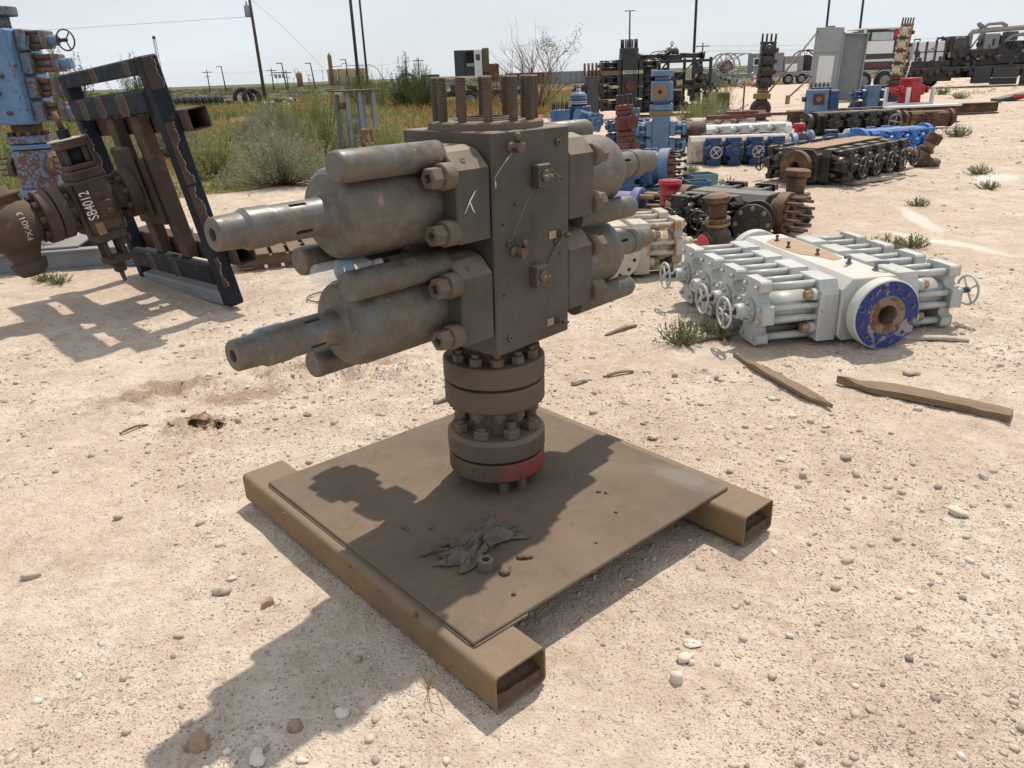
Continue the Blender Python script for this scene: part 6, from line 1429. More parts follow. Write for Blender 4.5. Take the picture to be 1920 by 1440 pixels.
M_POLE = painted('weathered_pole', (0.085, 0.066, 0.052), rust_amt=0.0, dust=0.1, var=0.2, rough=0.9)
M_MAST = plain('dark_mast_steel', (0.05, 0.05, 0.052), .6)
up_ = thing('utility_pole', 'wooden utility pole carrying a grey transformer can', 'utility pole', (-22.7, 79.3, 0))
link('pole', MB().cyl((0, 0, -.5), (-.15, 0, 11.5), .17, .12, seg=12).mesh('pole'), M_POLE, up_)
lathes(up_, [('transformer', [(0, .2), (.05, .27), (.95, .27), (1.0, .2)], M_LGREY), ('bushing', [(1.0, .06), (1.1, .08), (1.25, .05), (1.35, .06)], M_GREY)], M=T(-.45, -.05, 7.35), seg=16)
MB().tube([(-.15, 0, 9.0), (2.2, 2, 6.5), (5.6, 4, 2.2)], .012, 5).build('guy_wire', M_MAST, up_)
MB().tube([(0, 0, 7.4), (-20, 3, 7.15), (-45, 6, 7.6)], .012, 5).build('power_line', M_MAST, up_)
for x, y, r_, hh_, lab in ((-25.65, 150, .30, 26, 'thicker of two tall dark masts beside the cream tanks'), (-29.65, 185, .26, 30, 'thinner of two tall dark masts beside the cream tanks')):
    tag(MB().cyl((0, 0, 0), (0, 0, hh_), r_, r_ * .8, seg=10).build('light_mast', M_MAST, None, T(x, y, 0)), lab, 'mast')
for x, y, r_, hh_, lab in ((20.2, 130, .14, 9.9, 'tall thin mast with a T head above the huge black stack'), (30.3, 130, .22, 30, 'tall mast right of the black skid running out of the picture'), (50.64, 130, .18, 30, 'left one of two tall masts above the grey cabinet'), (55.84, 130, .18, 30, 'right one of two tall masts above the grey cabinet')):
    o = tag(MB().cyl((0, 0, 0), (0, 0, hh_), r_, r_ * .8, seg=10).build('light_mast', M_MAST, None, T(x, y, 0)), lab, 'mast')
    if hh_ < 20: MB().box(0, 0, hh_, 1.6, .2, .10).build('lamp_head', M_MAST, o)
lt = thing('lattice_tower', 'slim lattice radio tower at the left horizon', 'tower', (-69.1, 170, 0))
for k in range(3): a = 2 * PI * k / 3; MB().cyl((.28 * math.cos(a), .28 * math.sin(a), 0), (.28 * math.cos(a), .28 * math.sin(a), 10.7), .05, seg=6).build('leg', M_MAST, lt)
for k in range(21): z = .5 * k; a, b_ = 2 * PI * (k % 3) / 3, 2 * PI * ((k + 1) % 3) / 3; MB().cyl((.28 * math.cos(a), .28 * math.sin(a), z), (.28 * math.cos(b_), .28 * math.sin(b_), z + .5), .025, seg=5).build('lattice', M_MAST, lt)
MB().box(0, 0, 10.9, .5, .5, .6, .05).build('head', M_MAST, lt)
def power_pole(lab, x, y, h, arm=True, lean=0.0):
    t = thing('power_pole', lab, 'power pole', (x, y, 0), 0, 'distant power poles')
    MB().cyl((0, 0, -.5), (lean, 0, h), .16, .11, seg=8).build('pole', M_POLE, t)
    if arm: MB().box(lean, 0, h - .6, 2.4, .14, .16).build('cross_arm', M_POLE, t); MB().box(lean * .9, 0, h - 1.6, 1.4, .12, .12).build('cross_arm', M_POLE, t)
    else: MB().box(lean - .5, 0, h - .1, 1.2, .2, .15).build('lamp_head', M_MAST, t)
power_pole('cross armed power pole on the left horizon', -75.5, 215, 5.4)
power_pole('lamp pole between the left horizon poles', -43.9, 170, 5.4, False, -.4); power_pole('twin pole of the left substation', -54.8, 200, 5.0); power_pole('second twin pole of the left substation', -51.3, 200, 4.4)
power_pole('leaning lamp pole left of the tan vessel', -38.0, 170, 5.2, False, -.5); power_pole('lamp pole between the tan vessel and tanks', -31.0, 170, 5.6, False, -.3); power_pole('lamp pole left of the transformer pole', -63.0, 190, 5.6, False, -.3)
power_pole('cross armed power pole left of the dark rig carrier', -18.5, 190, 5.8); power_pole('cross armed power pole right of the black skid', 36.5, 150, 5.6)
sub = thing('substation_rack', 'small pole mounted transformer rack on the left horizon', 'transformer rack', (-53.0, 200, 0))
MB().box(0, 0, 3.9, 3.4, .2, .2).build('beam', M_POLE, sub)
for k in range(3): MB().cyl((-.9 + k * .9, 0, 2.7), (-.9 + k * .9, 0, 3.6), .33, seg=12).build('transformer', M_LGREY, sub)
for i, (x0_, y0_, z0_, x1_, y1_, z1_) in enumerate(((-75.5, 215, 4.9, -54.8, 200, 4.5), (-51.3, 200, 3.9, -18.5, 190, 5.2), (36.5, 150, 5.0, 80, 150, 4.9), (36.5, 150, 4.2, 80, 150, 4.1))):
    mid = ((x0_ + x1_) / 2, (y0_ + y1_) / 2, (z0_ + z1_) / 2 - .5)
    o = MB().tube([(x0_, y0_, z0_), mid, (x1_, y1_, z1_)], .016, 4).build('power_line', M_MAST); tag(o, ('overhead line hung along the left horizon', 'overhead line hung across the middle horizon', 'upper overhead line on the right horizon', 'lower overhead line on the right horizon')[i], 'power line')
# far row of pale containers behind the bare bush
for k in range(3): 
    t = tag(MB().box(0, 0, .85, 5.6, 2.4, 1.7, .05).build('far_container', (M_BROWN, M_LGREY, M_TAN, M_LGREY, M_BROWN, M_LGREY)[k], None, T(3.5 + k * 5.9, 118 + (k % 2) * 3, 0)), ('leftmost', 'middle', 'rightmost')[k] + ' of the low containers on the horizon behind the bare bush', 'container', 'far containers')
    for j in range(7): MB().box(-2.4 + j * .8, -1.215, .85, .08, .04, 1.55).build('rib', M_GREY, t)
hl = MB()
# ---------------------------------------------------------------- plants
def leaf_mat(name, cols, trans=0.25, rough=0.7):
    m, nt, b = newmat(name)
    geo = nt.nodes.new('ShaderNodeNewGeometry')
    cr = nt.nodes.new('ShaderNodeValToRGB'); nt.links.new(geo.outputs['Random Per Island'], cr.inputs['Fac'])
    cr.color_ramp.elements[0].color = c4(cols[0]); cr.color_ramp.elements[1].color = c4(cols[-1])
    for i, c in enumerate(cols[1:-1]): cr.color_ramp.elements.new((i + 1) / (len(cols) - 1)).color = c4(c)
    nt.links.new(cr.outputs[0], b.inputs['Base Color']); b.inputs['Roughness'].default_value = rough; b.inputs['Specular IOR Level'].default_value = 0.2
    tr = nt.nodes.new('ShaderNodeBsdfTranslucent'); nt.links.new(cr.outputs[0], tr.inputs['Color'])
    mx = nt.nodes.new('ShaderNodeMixShader'); mx.inputs[0].default_value = trans
    nt.links.new(b.outputs[0], mx.inputs[1]); nt.links.new(tr.outputs[0], mx.inputs[2])
    nt.links.new(mx.outputs[0], [n for n in nt.nodes if n.type == 'OUTPUT_MATERIAL'][0].inputs[0])
    MATS[name] = m; return m
L_SAGE = leaf_mat('sage_leaf', [(0.25, 0.26, 0.165), (0.33, 0.335, 0.225), (0.20, 0.22, 0.135), (0.39, 0.375, 0.26)])
L_CREO = leaf_mat('creosote_leaf', [(0.135, 0.18, 0.055), (0.195, 0.235, 0.085), (0.10, 0.145, 0.042), (0.26, 0.275, 0.115)])
L_YEL = leaf_mat('broomweed_leaf', [(0.27, 0.29, 0.11), (0.35, 0.35, 0.15), (0.20, 0.235, 0.08), (0.42, 0.39, 0.19)])
L_GREEN = leaf_mat('weed_leaf', [(0.15, 0.18, 0.08), (0.20, 0.23, 0.11), (0.12, 0.15, 0.06), (0.30, 0.26, 0.14)])
L_DARK = leaf_mat('mesquite_leaf', [(0.09, 0.115, 0.04), (0.13, 0.155, 0.06), (0.065, 0.09, 0.03), (0.17, 0.18, 0.08)])
L_ORANGE = leaf_mat('russet_leaf', [(0.36, 0.165, 0.045), (0.42, 0.23, 0.075), (0.29, 0.14, 0.04), (0.26, 0.20, 0.075)])
L_STRAW = leaf_mat('straw_blade', [(0.42, 0.31, 0.13), (0.34, 0.24, 0.10), (0.50, 0.38, 0.19)])
L_FAR = leaf_mat('far_scrub_leaf', [(0.115, 0.12, 0.065), (0.155, 0.155, 0.09), (0.09, 0.10, 0.052), (0.19, 0.17, 0.105)])
L_TWIG = plain('twig_bark', (0.16, 0.105, 0.07), .9)
L_RTWIG = plain('red_dry_twig', (0.17, 0.095, 0.062), .9)
def quads(P, D, N, ln, wd):
    """leaf quads: base P, direction D, side N"""
    a = P - N * wd[:, None] * .35; b = P + N * wd[:, None] * .35
    m1 = P + D * (ln * .55)[:, None] + N * (wd * .5)[:, None]; m0 = P + D * (ln * .55)[:, None] - N * (wd * .5)[:, None]
    t = P + D * ln[:, None]
    V = np.stack([P, m1, t, m0], 1).reshape(-1, 3)
    F = np.arange(len(P) * 4).reshape(-1, 4)
    return V, F
def unit(v): return v / np.maximum(1e-9, np.linalg.norm(v, axis=-1, keepdims=True))
def shrub_parts(seed, ns, per, Rr, H, ll, lw, start=.35, spread=1.0, curl=.25, flat=.0, twig=.006):
    g = np.random.default_rng(seed)
    Vt = MB(); Ps = []; Ds = []
    for s in range(ns):
        a = g.random() * 2 * PI; k = g.random() ** .6
        k *= 1 + .18 * math.sin(2 * a + seed * 1.7) + .12 * math.sin(5 * a); k = min(k, 1.06); tip = np.array([math.cos(a) * Rr * k * spread, math.sin(a) * Rr * k * spread, H * math.sqrt(max(.04, 1 - (k * .92) ** 2)) * g.uniform(.55, 1.16) * (1 + .16 * math.sin(3 * a + seed))])
        b0 = np.array([math.cos(a), math.sin(a), 0]) * Rr * .10 * g.random()
        mid = b0 * .5 + tip * .5 + np.array([math.cos(a), math.sin(a), 0]) * Rr * curl * k - np.array([0, 0, H * .06 * k]) + g.normal(0, .04 * Rr, 3)
        ts = np.linspace(0, 1, 6)[:, None]
        pts = (1 - ts) ** 2 * b0 + 2 * ts * (1 - ts) * mid + ts ** 2 * tip
        if s % 2 == 0: Vt.tube([tuple(p) for p in pts], [twig * (1 - .75 * i / 5) for i in range(6)], 3)
        u = start + (1 - start) * g.random(per); u = u[:, None]
        P = (1 - u) ** 2 * b0 + 2 * u * (1 - u) * mid + u ** 2 * tip
        tan = unit(2 * (1 - u) * (mid - b0) + 2 * u * (tip - mid))
        side = unit(g.normal(0, 1, (per, 3)))
        off = side * (Rr * .055 * (1.15 - u))
        Ps.append(P + off); Ds.append(unit(tan * .7 + side * .75 + np.array([0, 0, .25])))
    P = np.concatenate(Ps); D = np.concatenate(Ds)
    N = unit(np.cross(D, g.normal(0, 1, D.shape)))
    n = len(P); V, F = quads(P, D, N, ll * g.uniform(.6, 1.3, n), lw * g.uniform(.7, 1.2, n))
    V[:, 2] = np.maximum(V[:, 2], .0)
    return Vt.mesh('stems'), arrays_to_mesh('foliage', V, F)
PROTO = {}
def proto(kind):
    if kind not in PROTO:
        a = dict(sage=(1, 430, 46, .98, .80, .048, .011, .30, 1, .28), creosote=(2, 60, 70, .85, 1.6, .042, .014, .25, .95, .06), mesquite=(3, 150, 130, 1.5, 2.3, .075, .022, .25, 1, .18), broom=(4, 170, 45, .62, .70, .05, .010, .25, 1, .25), weed=(5, 44, 24, .19, .13, .022, .007, .15, 1, .35), wisp=(6, 60, 70, .9, 2.1, .06, .014, .3, .9, .05))[kind]
        st, fo = shrub_parts(*a); lm = dict(sage=L_SAGE, creosote=L_CREO, mesquite=L_DARK, broom=L_YEL, weed=L_GREEN, wisp=L_CREO)[kind]
        st.materials.append(L_TWIG); fo.materials.append(lm); PROTO[kind] = (st, fo)
    return PROTO[kind]
def shrub(kind, label, x, y, s=1.0, rz=0.0, sz=None, name=None, cat='shrub', group=None, mat=None):
    st, fo = proto(kind)
    t = thing(name or dict(sage='sage_bush', creosote='creosote_bush', mesquite='mesquite_bush', broom='broom_weed', weed='weed_tuft', wisp='tall_shrub')[kind], label, cat, M=T(x, y, gz1(x, y) - .01) @ Matrix.Rotation(rz, 4, 'Z') @ Matrix.Diagonal((s, s, (sz or 1) * s, 1)), group=group)
    inst('stems', st, t, Matrix.Identity(4)); inst('foliage', fo, t, Matrix.Identity(4)); return t
shrub('sage', 'large grey green sage bush in front of the tall creosote', -3.75, 13.45, 1.03, .4)
shrub('sage', 'smaller grey sage bush behind and left of the large one', -5.1, 17.6, .95, 2)
shrub('creosote', 'tall green creosote bush right behind the large sage bush', -4.3, 19.2, .92, .3)
shrub('creosote', 'creosote bush touching the grey steel rack', -3.75, 20.4, .85, 1.3)
shrub('creosote', 'creosote bush left of the tall pair behind the sage', -5.5, 21.0, .9, 2.6)
shrub('broom', 'pale feathery bush between the frame and the large sage', -5.4, 14.8, 1.2, 1)
shrub('sage', 'pale sage bush far behind the large one', -7.0, 24.5, 1.2, 4)
shrub('broom', 'feathery green bush right of the grey steel rack', -2.45, 17.6, 1.0, 2)
for i, (x, y, s, k, lab) in enumerate(((-7.6, 14.6, 1.5, 'broom', 'yellow green bush seen through the middle of the black frame'), (-6.3, 12.9, 1.35, 'broom', 'yellow green bush behind the right upright of the black frame'), (-9.3, 15.6, 1.6, 'broom', 'yellow green bush just right of the blue stack'), (-8.0, 11.4, 1.5, 'broom', 'yellow green bush behind the brown gate valve'), (-10.6, 13.6, 1.5, 'broom', 'yellow green bush behind the blue stack'), (-6.4, 10.6, 1.2, 'broom', 'low yellow green bush behind the valve stem'), (-11.2, 19.5, 1.7, 'broom', 'broad yellow green bush far behind the frame'), (-8.2, 19.5, 1.3, 'sage', 'grey bush behind the upper part of the frame'), (-12.8, 24.0, 1.5, 'creosote', 'green bush far left behind the blue stack'))): shrub(k, lab, x, y, s, i * 1.3)
for i, (x, y, s, k, lab) in enumerate(((-5.9, 40.5, .95, 'wisp', 'tall thin bush left of the dark rig carrier'), (-5.0, 44.0, 1.0, 'mesquite', 'dark green mesquite in front of the rig carrier'), (-3.9, 42.2, .8, 'mesquite', 'smaller dark mesquite right of the taller one'), (-7.6, 47.0, .95, 'wisp', 'wispy tall shrub standing against the cream tanks'), (-8.7, 52.0, .9, 'mesquite', 'mesquite left of the wispy tall shrub'), (-19.6, 37.0, 1.25, 'mesquite', 'mesquite crown seen through the top of the black frame'), (-17.2, 39.5, 1.1, 'mesquite', 'second mesquite seen through the black frame'), (-9.5, 33.0, .8, 'creosote', 'green bush in the middle of the scrub'), (-6.9, 30.0, .85, 'creosote', 'green bush behind the creosote pair'), (1.8, 27.5, .75, 'creosote', 'bright green bush left of the deep blue preventers'), (2.5, 30.5, .7, 'broom', 'yellow green bush under the bare bush'), (5.6, 24.2, .9, 'broom', 'green bush in front of the black skid'), (7.0, 27.6, 1.1, 'broom', 'spreading green bush under the black skid end'), (8.0, 29.0, .9, 'creosote', 'airy green bush at the right end of the black skid'), (6.2, 22.6, .7, 'sage', 'small grey bush beside the farthest white preventer'))): shrub(k, lab, x, y, s, i * 1.7 + .3)
for i, (x, y, s, lab, k) in enumerate(((1.08, 4.56, 1.05, 'green weed tuft beside the lowest handwheel of the white preventer', 'weed'), (1.34, 4.66, 1.0, 'greyer weed under the white preventer handwheels', 'weed'), (3.42, 6.85, 1.35, 'dark weed patch behind the white preventer', 'weed'), (3.72, 6.95, 1.1, 'smaller weed right of the dark weed patch', 'weed'), (6.9, 11.4, 1.3, 'weed patch right of the tilted union valve', 'weed'), (6.25, 10.1, 1.1, 'weed patch at the right edge of the yard', 'weed'), (4.85, 9.1, 1.0, 'small lone weed on the bare dirt beside the pale streak', 'weed'), (3.2, 11.2, 1.2, 'dry weed left of the long black preventer', 'weed'), (3.05, 13.0, 1.3, 'weed left of the blue and white preventer', 'weed'), (2.5, 11.7, 1.2, 'weed behind the teal pallet', 'weed'), (2.65, 9.3, 1.2, 'weed between the trays and the rusty pipe valve', 'weed'), (9.4, 18.4, 2.4, 'wide weed clump in front of the black side on preventer', 'weed'), (9.9, 17.4, 2.2, 'wide weed clump right of the bright blue preventer', 'weed'), (-4.05, 6.85, .9, 'green and orange weed below the gate valve screw', 'weed'), (-4.25, 6.95, .8, 'small weed left of the one below the valve screw', 'weed'), (5.2, 17.6, 2.0, 'green weed growing over the chipped white preventer', 'weed'), (2.05, 13.6, 2.2, 'pale green weed at the foot of the dark red valve', 'weed'), (2.75, 13.9, 2.0, 'pale green weed right of the dark red valve', 'weed'), (12.9, 28.4, 2.6, 'weed beside the blue standing preventer', 'weed'), (18.9, 33.5, 2.6, 'weed under the pump trailer', 'weed'), (20.5, 38.0, 3.0, 'weed clump below the tool box of the pump trailer', 'weed'))): shrub(k, lab, x, y, s * (.85 if i > 1 else .85), i * 2.1, name='weed_tuft', cat='weed', sz=1.5 if i < 2 else 1.0)
# --- bare bush
def bare_bush(label, x, y, H, Rr, seed, leaves):
    g = random.Random(seed); t = thing('bare_bush', label, 'bush', (x, y, gz1(x, y)))
    m = MB(); tips = []
    def grow(p, d, L, r, lev):
        n = 4; pts = [p]; q = p.copy(); dd = d.copy()
        for i in range(n):
            dd = (dd + Vector((g.gauss(0, .13), g.gauss(0, .13), g.gauss(.03, .08)))).normalized(); q = q + dd * (L / n); pts.append(q.copy())
        m.tube(pts, [r * (1 - .55 * i / n) for i in range(n + 1)], 5 if lev < 2 else 3)
        if lev < 4:
            for k in range(3 if lev < 3 else 2):
                j = g.randint(1, n); nd_ = (dd + Vector((g.gauss(0, .55), g.gauss(0, .55), g.gauss(.15, .35)))).normalized()
                grow(pts[j], nd_, L * g.uniform(.45, .75), r * .5, lev + 1)
        else: tips.append(q)
    for k in range(17):
        a = 2 * PI * k / 17 + g.uniform(-.2, .2); sp = g.uniform(.25, 1.0)
        grow(Vector((math.cos(a) * .15, math.sin(a) * .15, 0)), Vector((math.cos(a) * sp, math.sin(a) * sp, 1)).normalized(), H * g.uniform(.38, .52), .035, 1)
    m.build('branches', L_RTWIG, t)
    sel = [p for p in tips if p.z > H * .55 and p.x > .2]
    gg = np.random.default_rng(seed); P = []
    for p in sel[::max(1, len(sel) // leaves)]:
        for _ in range(26): P.append(np.array(p) + gg.normal(0, .13, 3))
    P = np.array(P); D = unit(gg.normal(0, 1, P.shape)); N = unit(np.cross(D, gg.normal(0, 1, P.shape)))
    V, F = quads(P, D, N, gg.uniform(.05, .11, len(P)), gg.uniform(.02, .045, len(P)))
    link('foliage', arrays_to_mesh('foliage', V, F), L_DARK, t); return t
bare_bush('tall bare branched bush with a few leaves at the top right', 1.7, 37.5, 4.3, 2.6, 4, 20)
bare_bush('brown dead bush in front of the rig carrier cab', -.1, 42.0, 2.2, 1.4, 9, 3)
# --- low cover of the scrub field, nobody could count it
def cover(name, label, cat, mat, seed, n, y0, y1, sel, hgt, blades, wid):
    g = np.random.default_rng(seed)
    y = y0 * (y1 / y0) ** g.random(n); x = (g.random(n) * 2 - 1) * .80 * (y + 2)
    v = veg_mask(x, y); zone = fbm(x * .16, y * .16, 3, 55); zone2 = fbm(x * .5, y * .5, 3, 66)
    bare = fbm(x * .28, y * .28, 3, 91)
    keep = (v > .45) & sel(zone, zone2) & (bare < .28)
    x, y = x[keep], y[keep]; z = gz(x, y); k = len(x)
    sc_ = np.clip(y / 17, .8, 2.3)
    X = np.repeat(np.stack([x, y, z], -1), blades, 0); S = np.repeat(sc_, blades); m = len(X)
    a = g.random(m) * 2 * PI; rr = g.random(m) ** .5 * .22 * S
    P = X + np.stack([np.cos(a) * rr, np.sin(a) * rr, np.zeros(m)], -1)
    D = unit(np.stack([np.cos(a) * .6 + g.normal(0, .3, m), np.sin(a) * .6 + g.normal(0, .3, m), g.uniform(.5, 1.3, m)], -1))
    N = unit(np.cross(D, g.normal(0, 1, D.shape)))
    V, F = quads(P, D, N, hgt * S * g.uniform(.5, 1.3, m), wid * S * g.uniform(.7, 1.3, m))
    o = link(name, arrays_to_mesh(name, V, F), mat); struct(o, 'stuff'); tag(o, label, cat)
cover('russet_cover', 'low russet plants covering the scrub field', 'ground cover', L_ORANGE, 1, 14000, 9.5, 75, lambda a, b: (a + b * .7 > -.05), .15, 16, .026)
cover('green_cover', 'low green plants covering the scrub field', 'ground cover', L_CREO, 2, 7000, 9.5, 75, lambda a, b: (a + b * .7 < -.08), .19, 16, .024)
cover('dry_grass', 'straw coloured dry grass tufts between the scrub', 'grass', L_STRAW, 3, 3500, 9.5, 60, lambda a, b: (b > .05), .26, 12, .010)
cover('yellow_cover', 'yellow green brushy plants of the scrub field', 'ground cover', L_YEL, 4, 4500, 11, 75, lambda a, b: (a - b * .6 < .05), .22, 14, .016)
def far_scrub(name, seed, n, y0, y1, u0, u1, mat, hg):
    g = np.random.default_rng(seed)
    y = y0 * (y1 / y0) ** g.random(n); x = (u0 + (u1 - u0) * g.random(n)) * y
    z = gz(x, y); s = hg * g.uniform(.5, 1.3, n) * np.clip(y / 120, .8, 1.7); bl = 26
    P = np.repeat(np.stack([x, y, z], -1), bl, 0); S = np.repeat(s, bl); m = len(P)
    a = g.random(m) * 2 * PI; rr = g.random(m) ** .5
    P = P + np.stack([np.cos(a) * rr * S * 1.1, np.sin(a) * rr * S * 1.1, g.random(m) * S * .75 * (1.05 - rr)], -1)
    D = unit(np.stack([np.cos(a) * .5, np.sin(a) * .5, g.uniform(.4, 1.2, m)], -1)); N = unit(np.cross(D, g.normal(0, 1, D.shape)))
    V, F = quads(P, D, N, S * g.uniform(.25, .5, m), S * g.uniform(.12, .25, m))
    o = link(name, arrays_to_mesh(name, V, F), mat); struct(o, 'stuff'); tag(o, 'far scrub bushes reading as one green belt below the horizon', 'scrub')
far_scrub('far_scrub', 21, 3600, 72, 420, -.80, .03, L_FAR, .42)
far_scrub('far_scrub', 22, 1600, 85, 420, .0, .80, L_FAR, .34)
far_scrub('far_scrub', 23, 260, 36, 70, .36, .75, L_YEL, .16)
# --- tyres
def tyre(label, x, y, s, tilt, az, group='tyres dumped beyond the scrub', z=0):
    me = shared('tyre', M_RUBBER, lambda: MB().lathe([(-.15, .34), (-.17, .40), (-.165, .48), (-.13, .535), (-.1, .545), (.1, .545), (.13, .535), (.165, .48), (.17, .40), (.15, .34), (.10, .33), (.09, .48), (-.09, .48), (-.10, .33), (-.15, .34)], 30, None, True, cap=False))
    o = bpy.data.objects.new('truck_tyre', me); COL.objects.link(o); o.matrix_world = T(x, y, gz1(x, y) + z) @ Matrix.Rotation(R(az), 4, 'Z') @ Matrix.Rotation(R(tilt), 4, 'Y') @ Matrix.Scale(s, 4)
    return tag(o, label, 'tyre', group)
for k in range(9): tyre(('first', 'second', 'third', 'fourth', 'fifth', 'sixth', 'seventh', 'eighth', 'ninth')[k] + ' tyre from the left of the leaning row beyond the scrub', -26.6 + k * .62, 66.5 - k * .35, 1.05, 62, 8, z=.35)
tyre('largest upright tyre at the right end of the tyre row', -20.0, 64.0, 1.45, 80, -60, z=.62); tyre('tyre leaning behind the largest upright one', -19.4, 64.3, 1.4, 74, -50, z=.6); tyre('tyre lying flat in front of the largest upright one', -20.4, 63.0, 1.2, 12, 0, z=.2)
# ---------------------------------------------------------------- smaller things
# grey steel rack in the scrub
gr = thing('steel_rack', 'grey upright steel rack with rusty top and stud flange in the scrub', 'rack', (-3.25, 19.1, gz1(-3.25, 19.1)), R(35))
for x in (-.36, -.05, .30): MB().box(x, 0, .70, .10, .10, 1.36, .008).build('post', M_GREY, gr)
for x in (-.36, .30): MB().box(x, .55, .66, .10, .10, 1.28, .008).build('post', M_GREY, gr)
MB().box(-.03, .27, 1.39, .95, .78, .035, .004).build('top_sheet', M_BROWN, gr); MB().box(-.03, 0, .72, .56, .05, .05).build('rail', M_GREY, gr); MB().box(-.03, 0, .40, .56, .05, .05).build('rail', M_GREY, gr)
MB().cyl((-.62, -.1, .02), (-.4, 0, .75), .03, seg=8).build('brace', M_TAN, gr); MB().box(-.48, .05, 1.08, .14, .12, .16, .01).build('bracket', M_BROWN, gr)
sf = thing('studded_flange', 'brown flange ringed with upright studs in front of the grey rack', 'flange', (-2.98, 18.4, gz1(-2.98, 18.4)))
lathes(sf, [('foot', [(.0, .14), (.2, .12)], M_BROWN), ('flange', disc(.2, .28, .24), M_BROWN)]); stud_ring(sf, 9, .19, .28, .30, .035, M_TAN)
# rubble heap
rh = thing('rubble_heap', 'heap of grey rubble and scrap beyond the sage bush', 'rubble', (-15.0, 58.0, gz1(-15, 58)))
g = random.Random(2); RP = []
for i in range(5):
    vs, fs = rock_proto(200 + i, 1, .7); me = arrays_to_mesh('lump', vs, fs); me.materials.append(M_NAVYBK if i % 2 else M_GREY); RP.append(me)
for k in range(34): a = g.random() * 6.28; r_ = g.random() ** .5; inst('lump', RP[k % 5], rh, T(math.cos(a) * r_ * 3.2, math.sin(a) * r_ * 1.0, (1 - r_) * .9 * g.random()) @ Matrix.Rotation(g.random() * 6, 4, 'Z') @ Matrix.Scale(g.uniform(.15, .42), 4))
# brown pallet under the ram
bp2 = thing('wooden_pallet', 'brown wooden pallet lying behind the lower rams', 'pallet', (-2.22, 7.66, gz1(-2.22, 7.66)), R(20))
for k in range(6): MB().box(-.40 + k * .16, 0, .135, .12, .95, .02, .002).build('slat', M_DKWOOD, bp2, Matrix.Rotation(R((k * 5 % 3 - 1) * .8), 4, 'Z'))
for k in (-1, 0, 1): MB().box(0, k * .42, .08, .94, .08, .085, .003).build('bearer', M_DKWOOD, bp2)
for k in (-1, 1): MB().box(k * .38, 0, .02, .1, .92, .02).build('bottom_slat', M_WOOD, bp2)
# boards and splinters
def wood_mat(name, lite, dark):
    m, nt, b = newmat(name); tc = nt.nodes.new('ShaderNodeTexCoord')
    mp = nd(nt, 'ShaderNodeMapping'); mp.inputs['Scale'].default_value = (2.2, 70, 70); nt.links.new(tc.outputs['Object'], mp.inputs['Vector'])
    g1 = noise(nt, mp.outputs[0], 1.0, 6, .7, .4); g2 = noise(nt, tc.outputs['Object'], 9, 4, .6)
    col = mixc(nt, rng_node(nt, g1, .3, .7), dark, lite); col = mixc(nt, rng_node(nt, g1, .33, .40, .85, 0), col, tuple(x * .35 for x in dark)); col = mixc(nt, rng_node(nt, g2, .5, .75, 0, .5), col, tuple(x * .6 for x in lite))
    nt.links.new(col, b.inputs['Base Color']); b.inputs['Roughness'].default_value = .9
    bp = nd(nt, 'ShaderNodeBump', Strength=.8, Distance=.006); nt.links.new(g1, bp.inputs['Height']); nt.links.new(bp.outputs[0], b.inputs['Normal']); MATS[name] = m; return m
M_WOOD = wood_mat('split_brown_wood', (.27, .19, .12), (.15, .10, .062)); M_PALEWOOD = wood_mat('split_bleached_wood', (.50, .44, .36), (.32, .27, .21))
def board(label, x0_, y0_, x1_, y1_, w, h, mat, seed, jag=.25, name='broken_board', z=0.0):
    g = random.Random(seed); d = Vector((x1_ - x0_, y1_ - y0_)); L = d.length; n = 14
    m = MB(); vs = []; fs = []
    for i in range(n + 1):
        u = i / n; tp = min(1, (u / jag) if u < jag else 1, ((1 - u) / (jag * .4)) if (1 - u < jag * .4 and jag > .3) else 1); ww = w * max(.08, tp) * g.uniform(.92, 1.08); off = (1 - tp) * w * .25
        bow = .012 * math.sin(u * 3.1)
        for yy, zz in ((-ww / 2 + off, 0), (ww / 2 + off, 0), (ww / 2 + off, h * g.uniform(.85, 1.1)), (0 + off, h * g.uniform(.95, 1.15)), (-ww / 2 + off, h * g.uniform(.8, 1.05))): vs.append((u * L, yy, zz + bow + (.006 * g.uniform(-1, 1) if u < jag else 0)))
    for i in range(n):
        for j in range(5): fs.append((i * 5 + j, i * 5 + (j + 1) % 5, i * 5 + 5 + (j + 1) % 5, i * 5 + 5 + j))
    fs += [(4, 3, 2, 1, 0), tuple(n * 5 + j for j in range(5))]
    m.add(vs, fs, None)
    o = m.build(name, mat, None, T(x0_, y0_, max(gz1(x0_, y0_), gz1(x1_, y1_)) + z) @ Matrix.Rotation(math.atan2(d.y, d.x), 4, 'Z')); return tag(o, label, 'board')
board('long weathered brown plank with a splintered end at the right', 1.73, 3.80, 2.36, 3.29, .10, .034, M_WOOD, 1)
board('thin splintered brown board left of the long plank', 1.30, 4.26, 1.57, 3.47, .060, .02, M_WOOD, 2, .4)
board('flat grey slat by the blue faced flange', 2.36, 4.44, 2.76, 4.37, .05, .018, M_PALEWOOD, 3, .1); board('thin grey slat below the white preventer rams', 1.02, 4.58, 1.40, 4.66, .03, .015, M_PALEWOOD, 4, .1)
board('bleached plank beside the long black preventer', 4.82, 10.95, 5.55, 11.35, .14, .05, M_PALEWOOD, 5, .05); board('second bleached plank behind the first by the long black preventer', 4.95, 11.15, 5.75, 11.6, .12, .05, M_PALEWOOD, 6, .05); board('short grey batten at the end of the long black preventer', 5.95, 12.0, 6.4, 12.4, .09, .03, M_PALEWOOD, 7, .05)
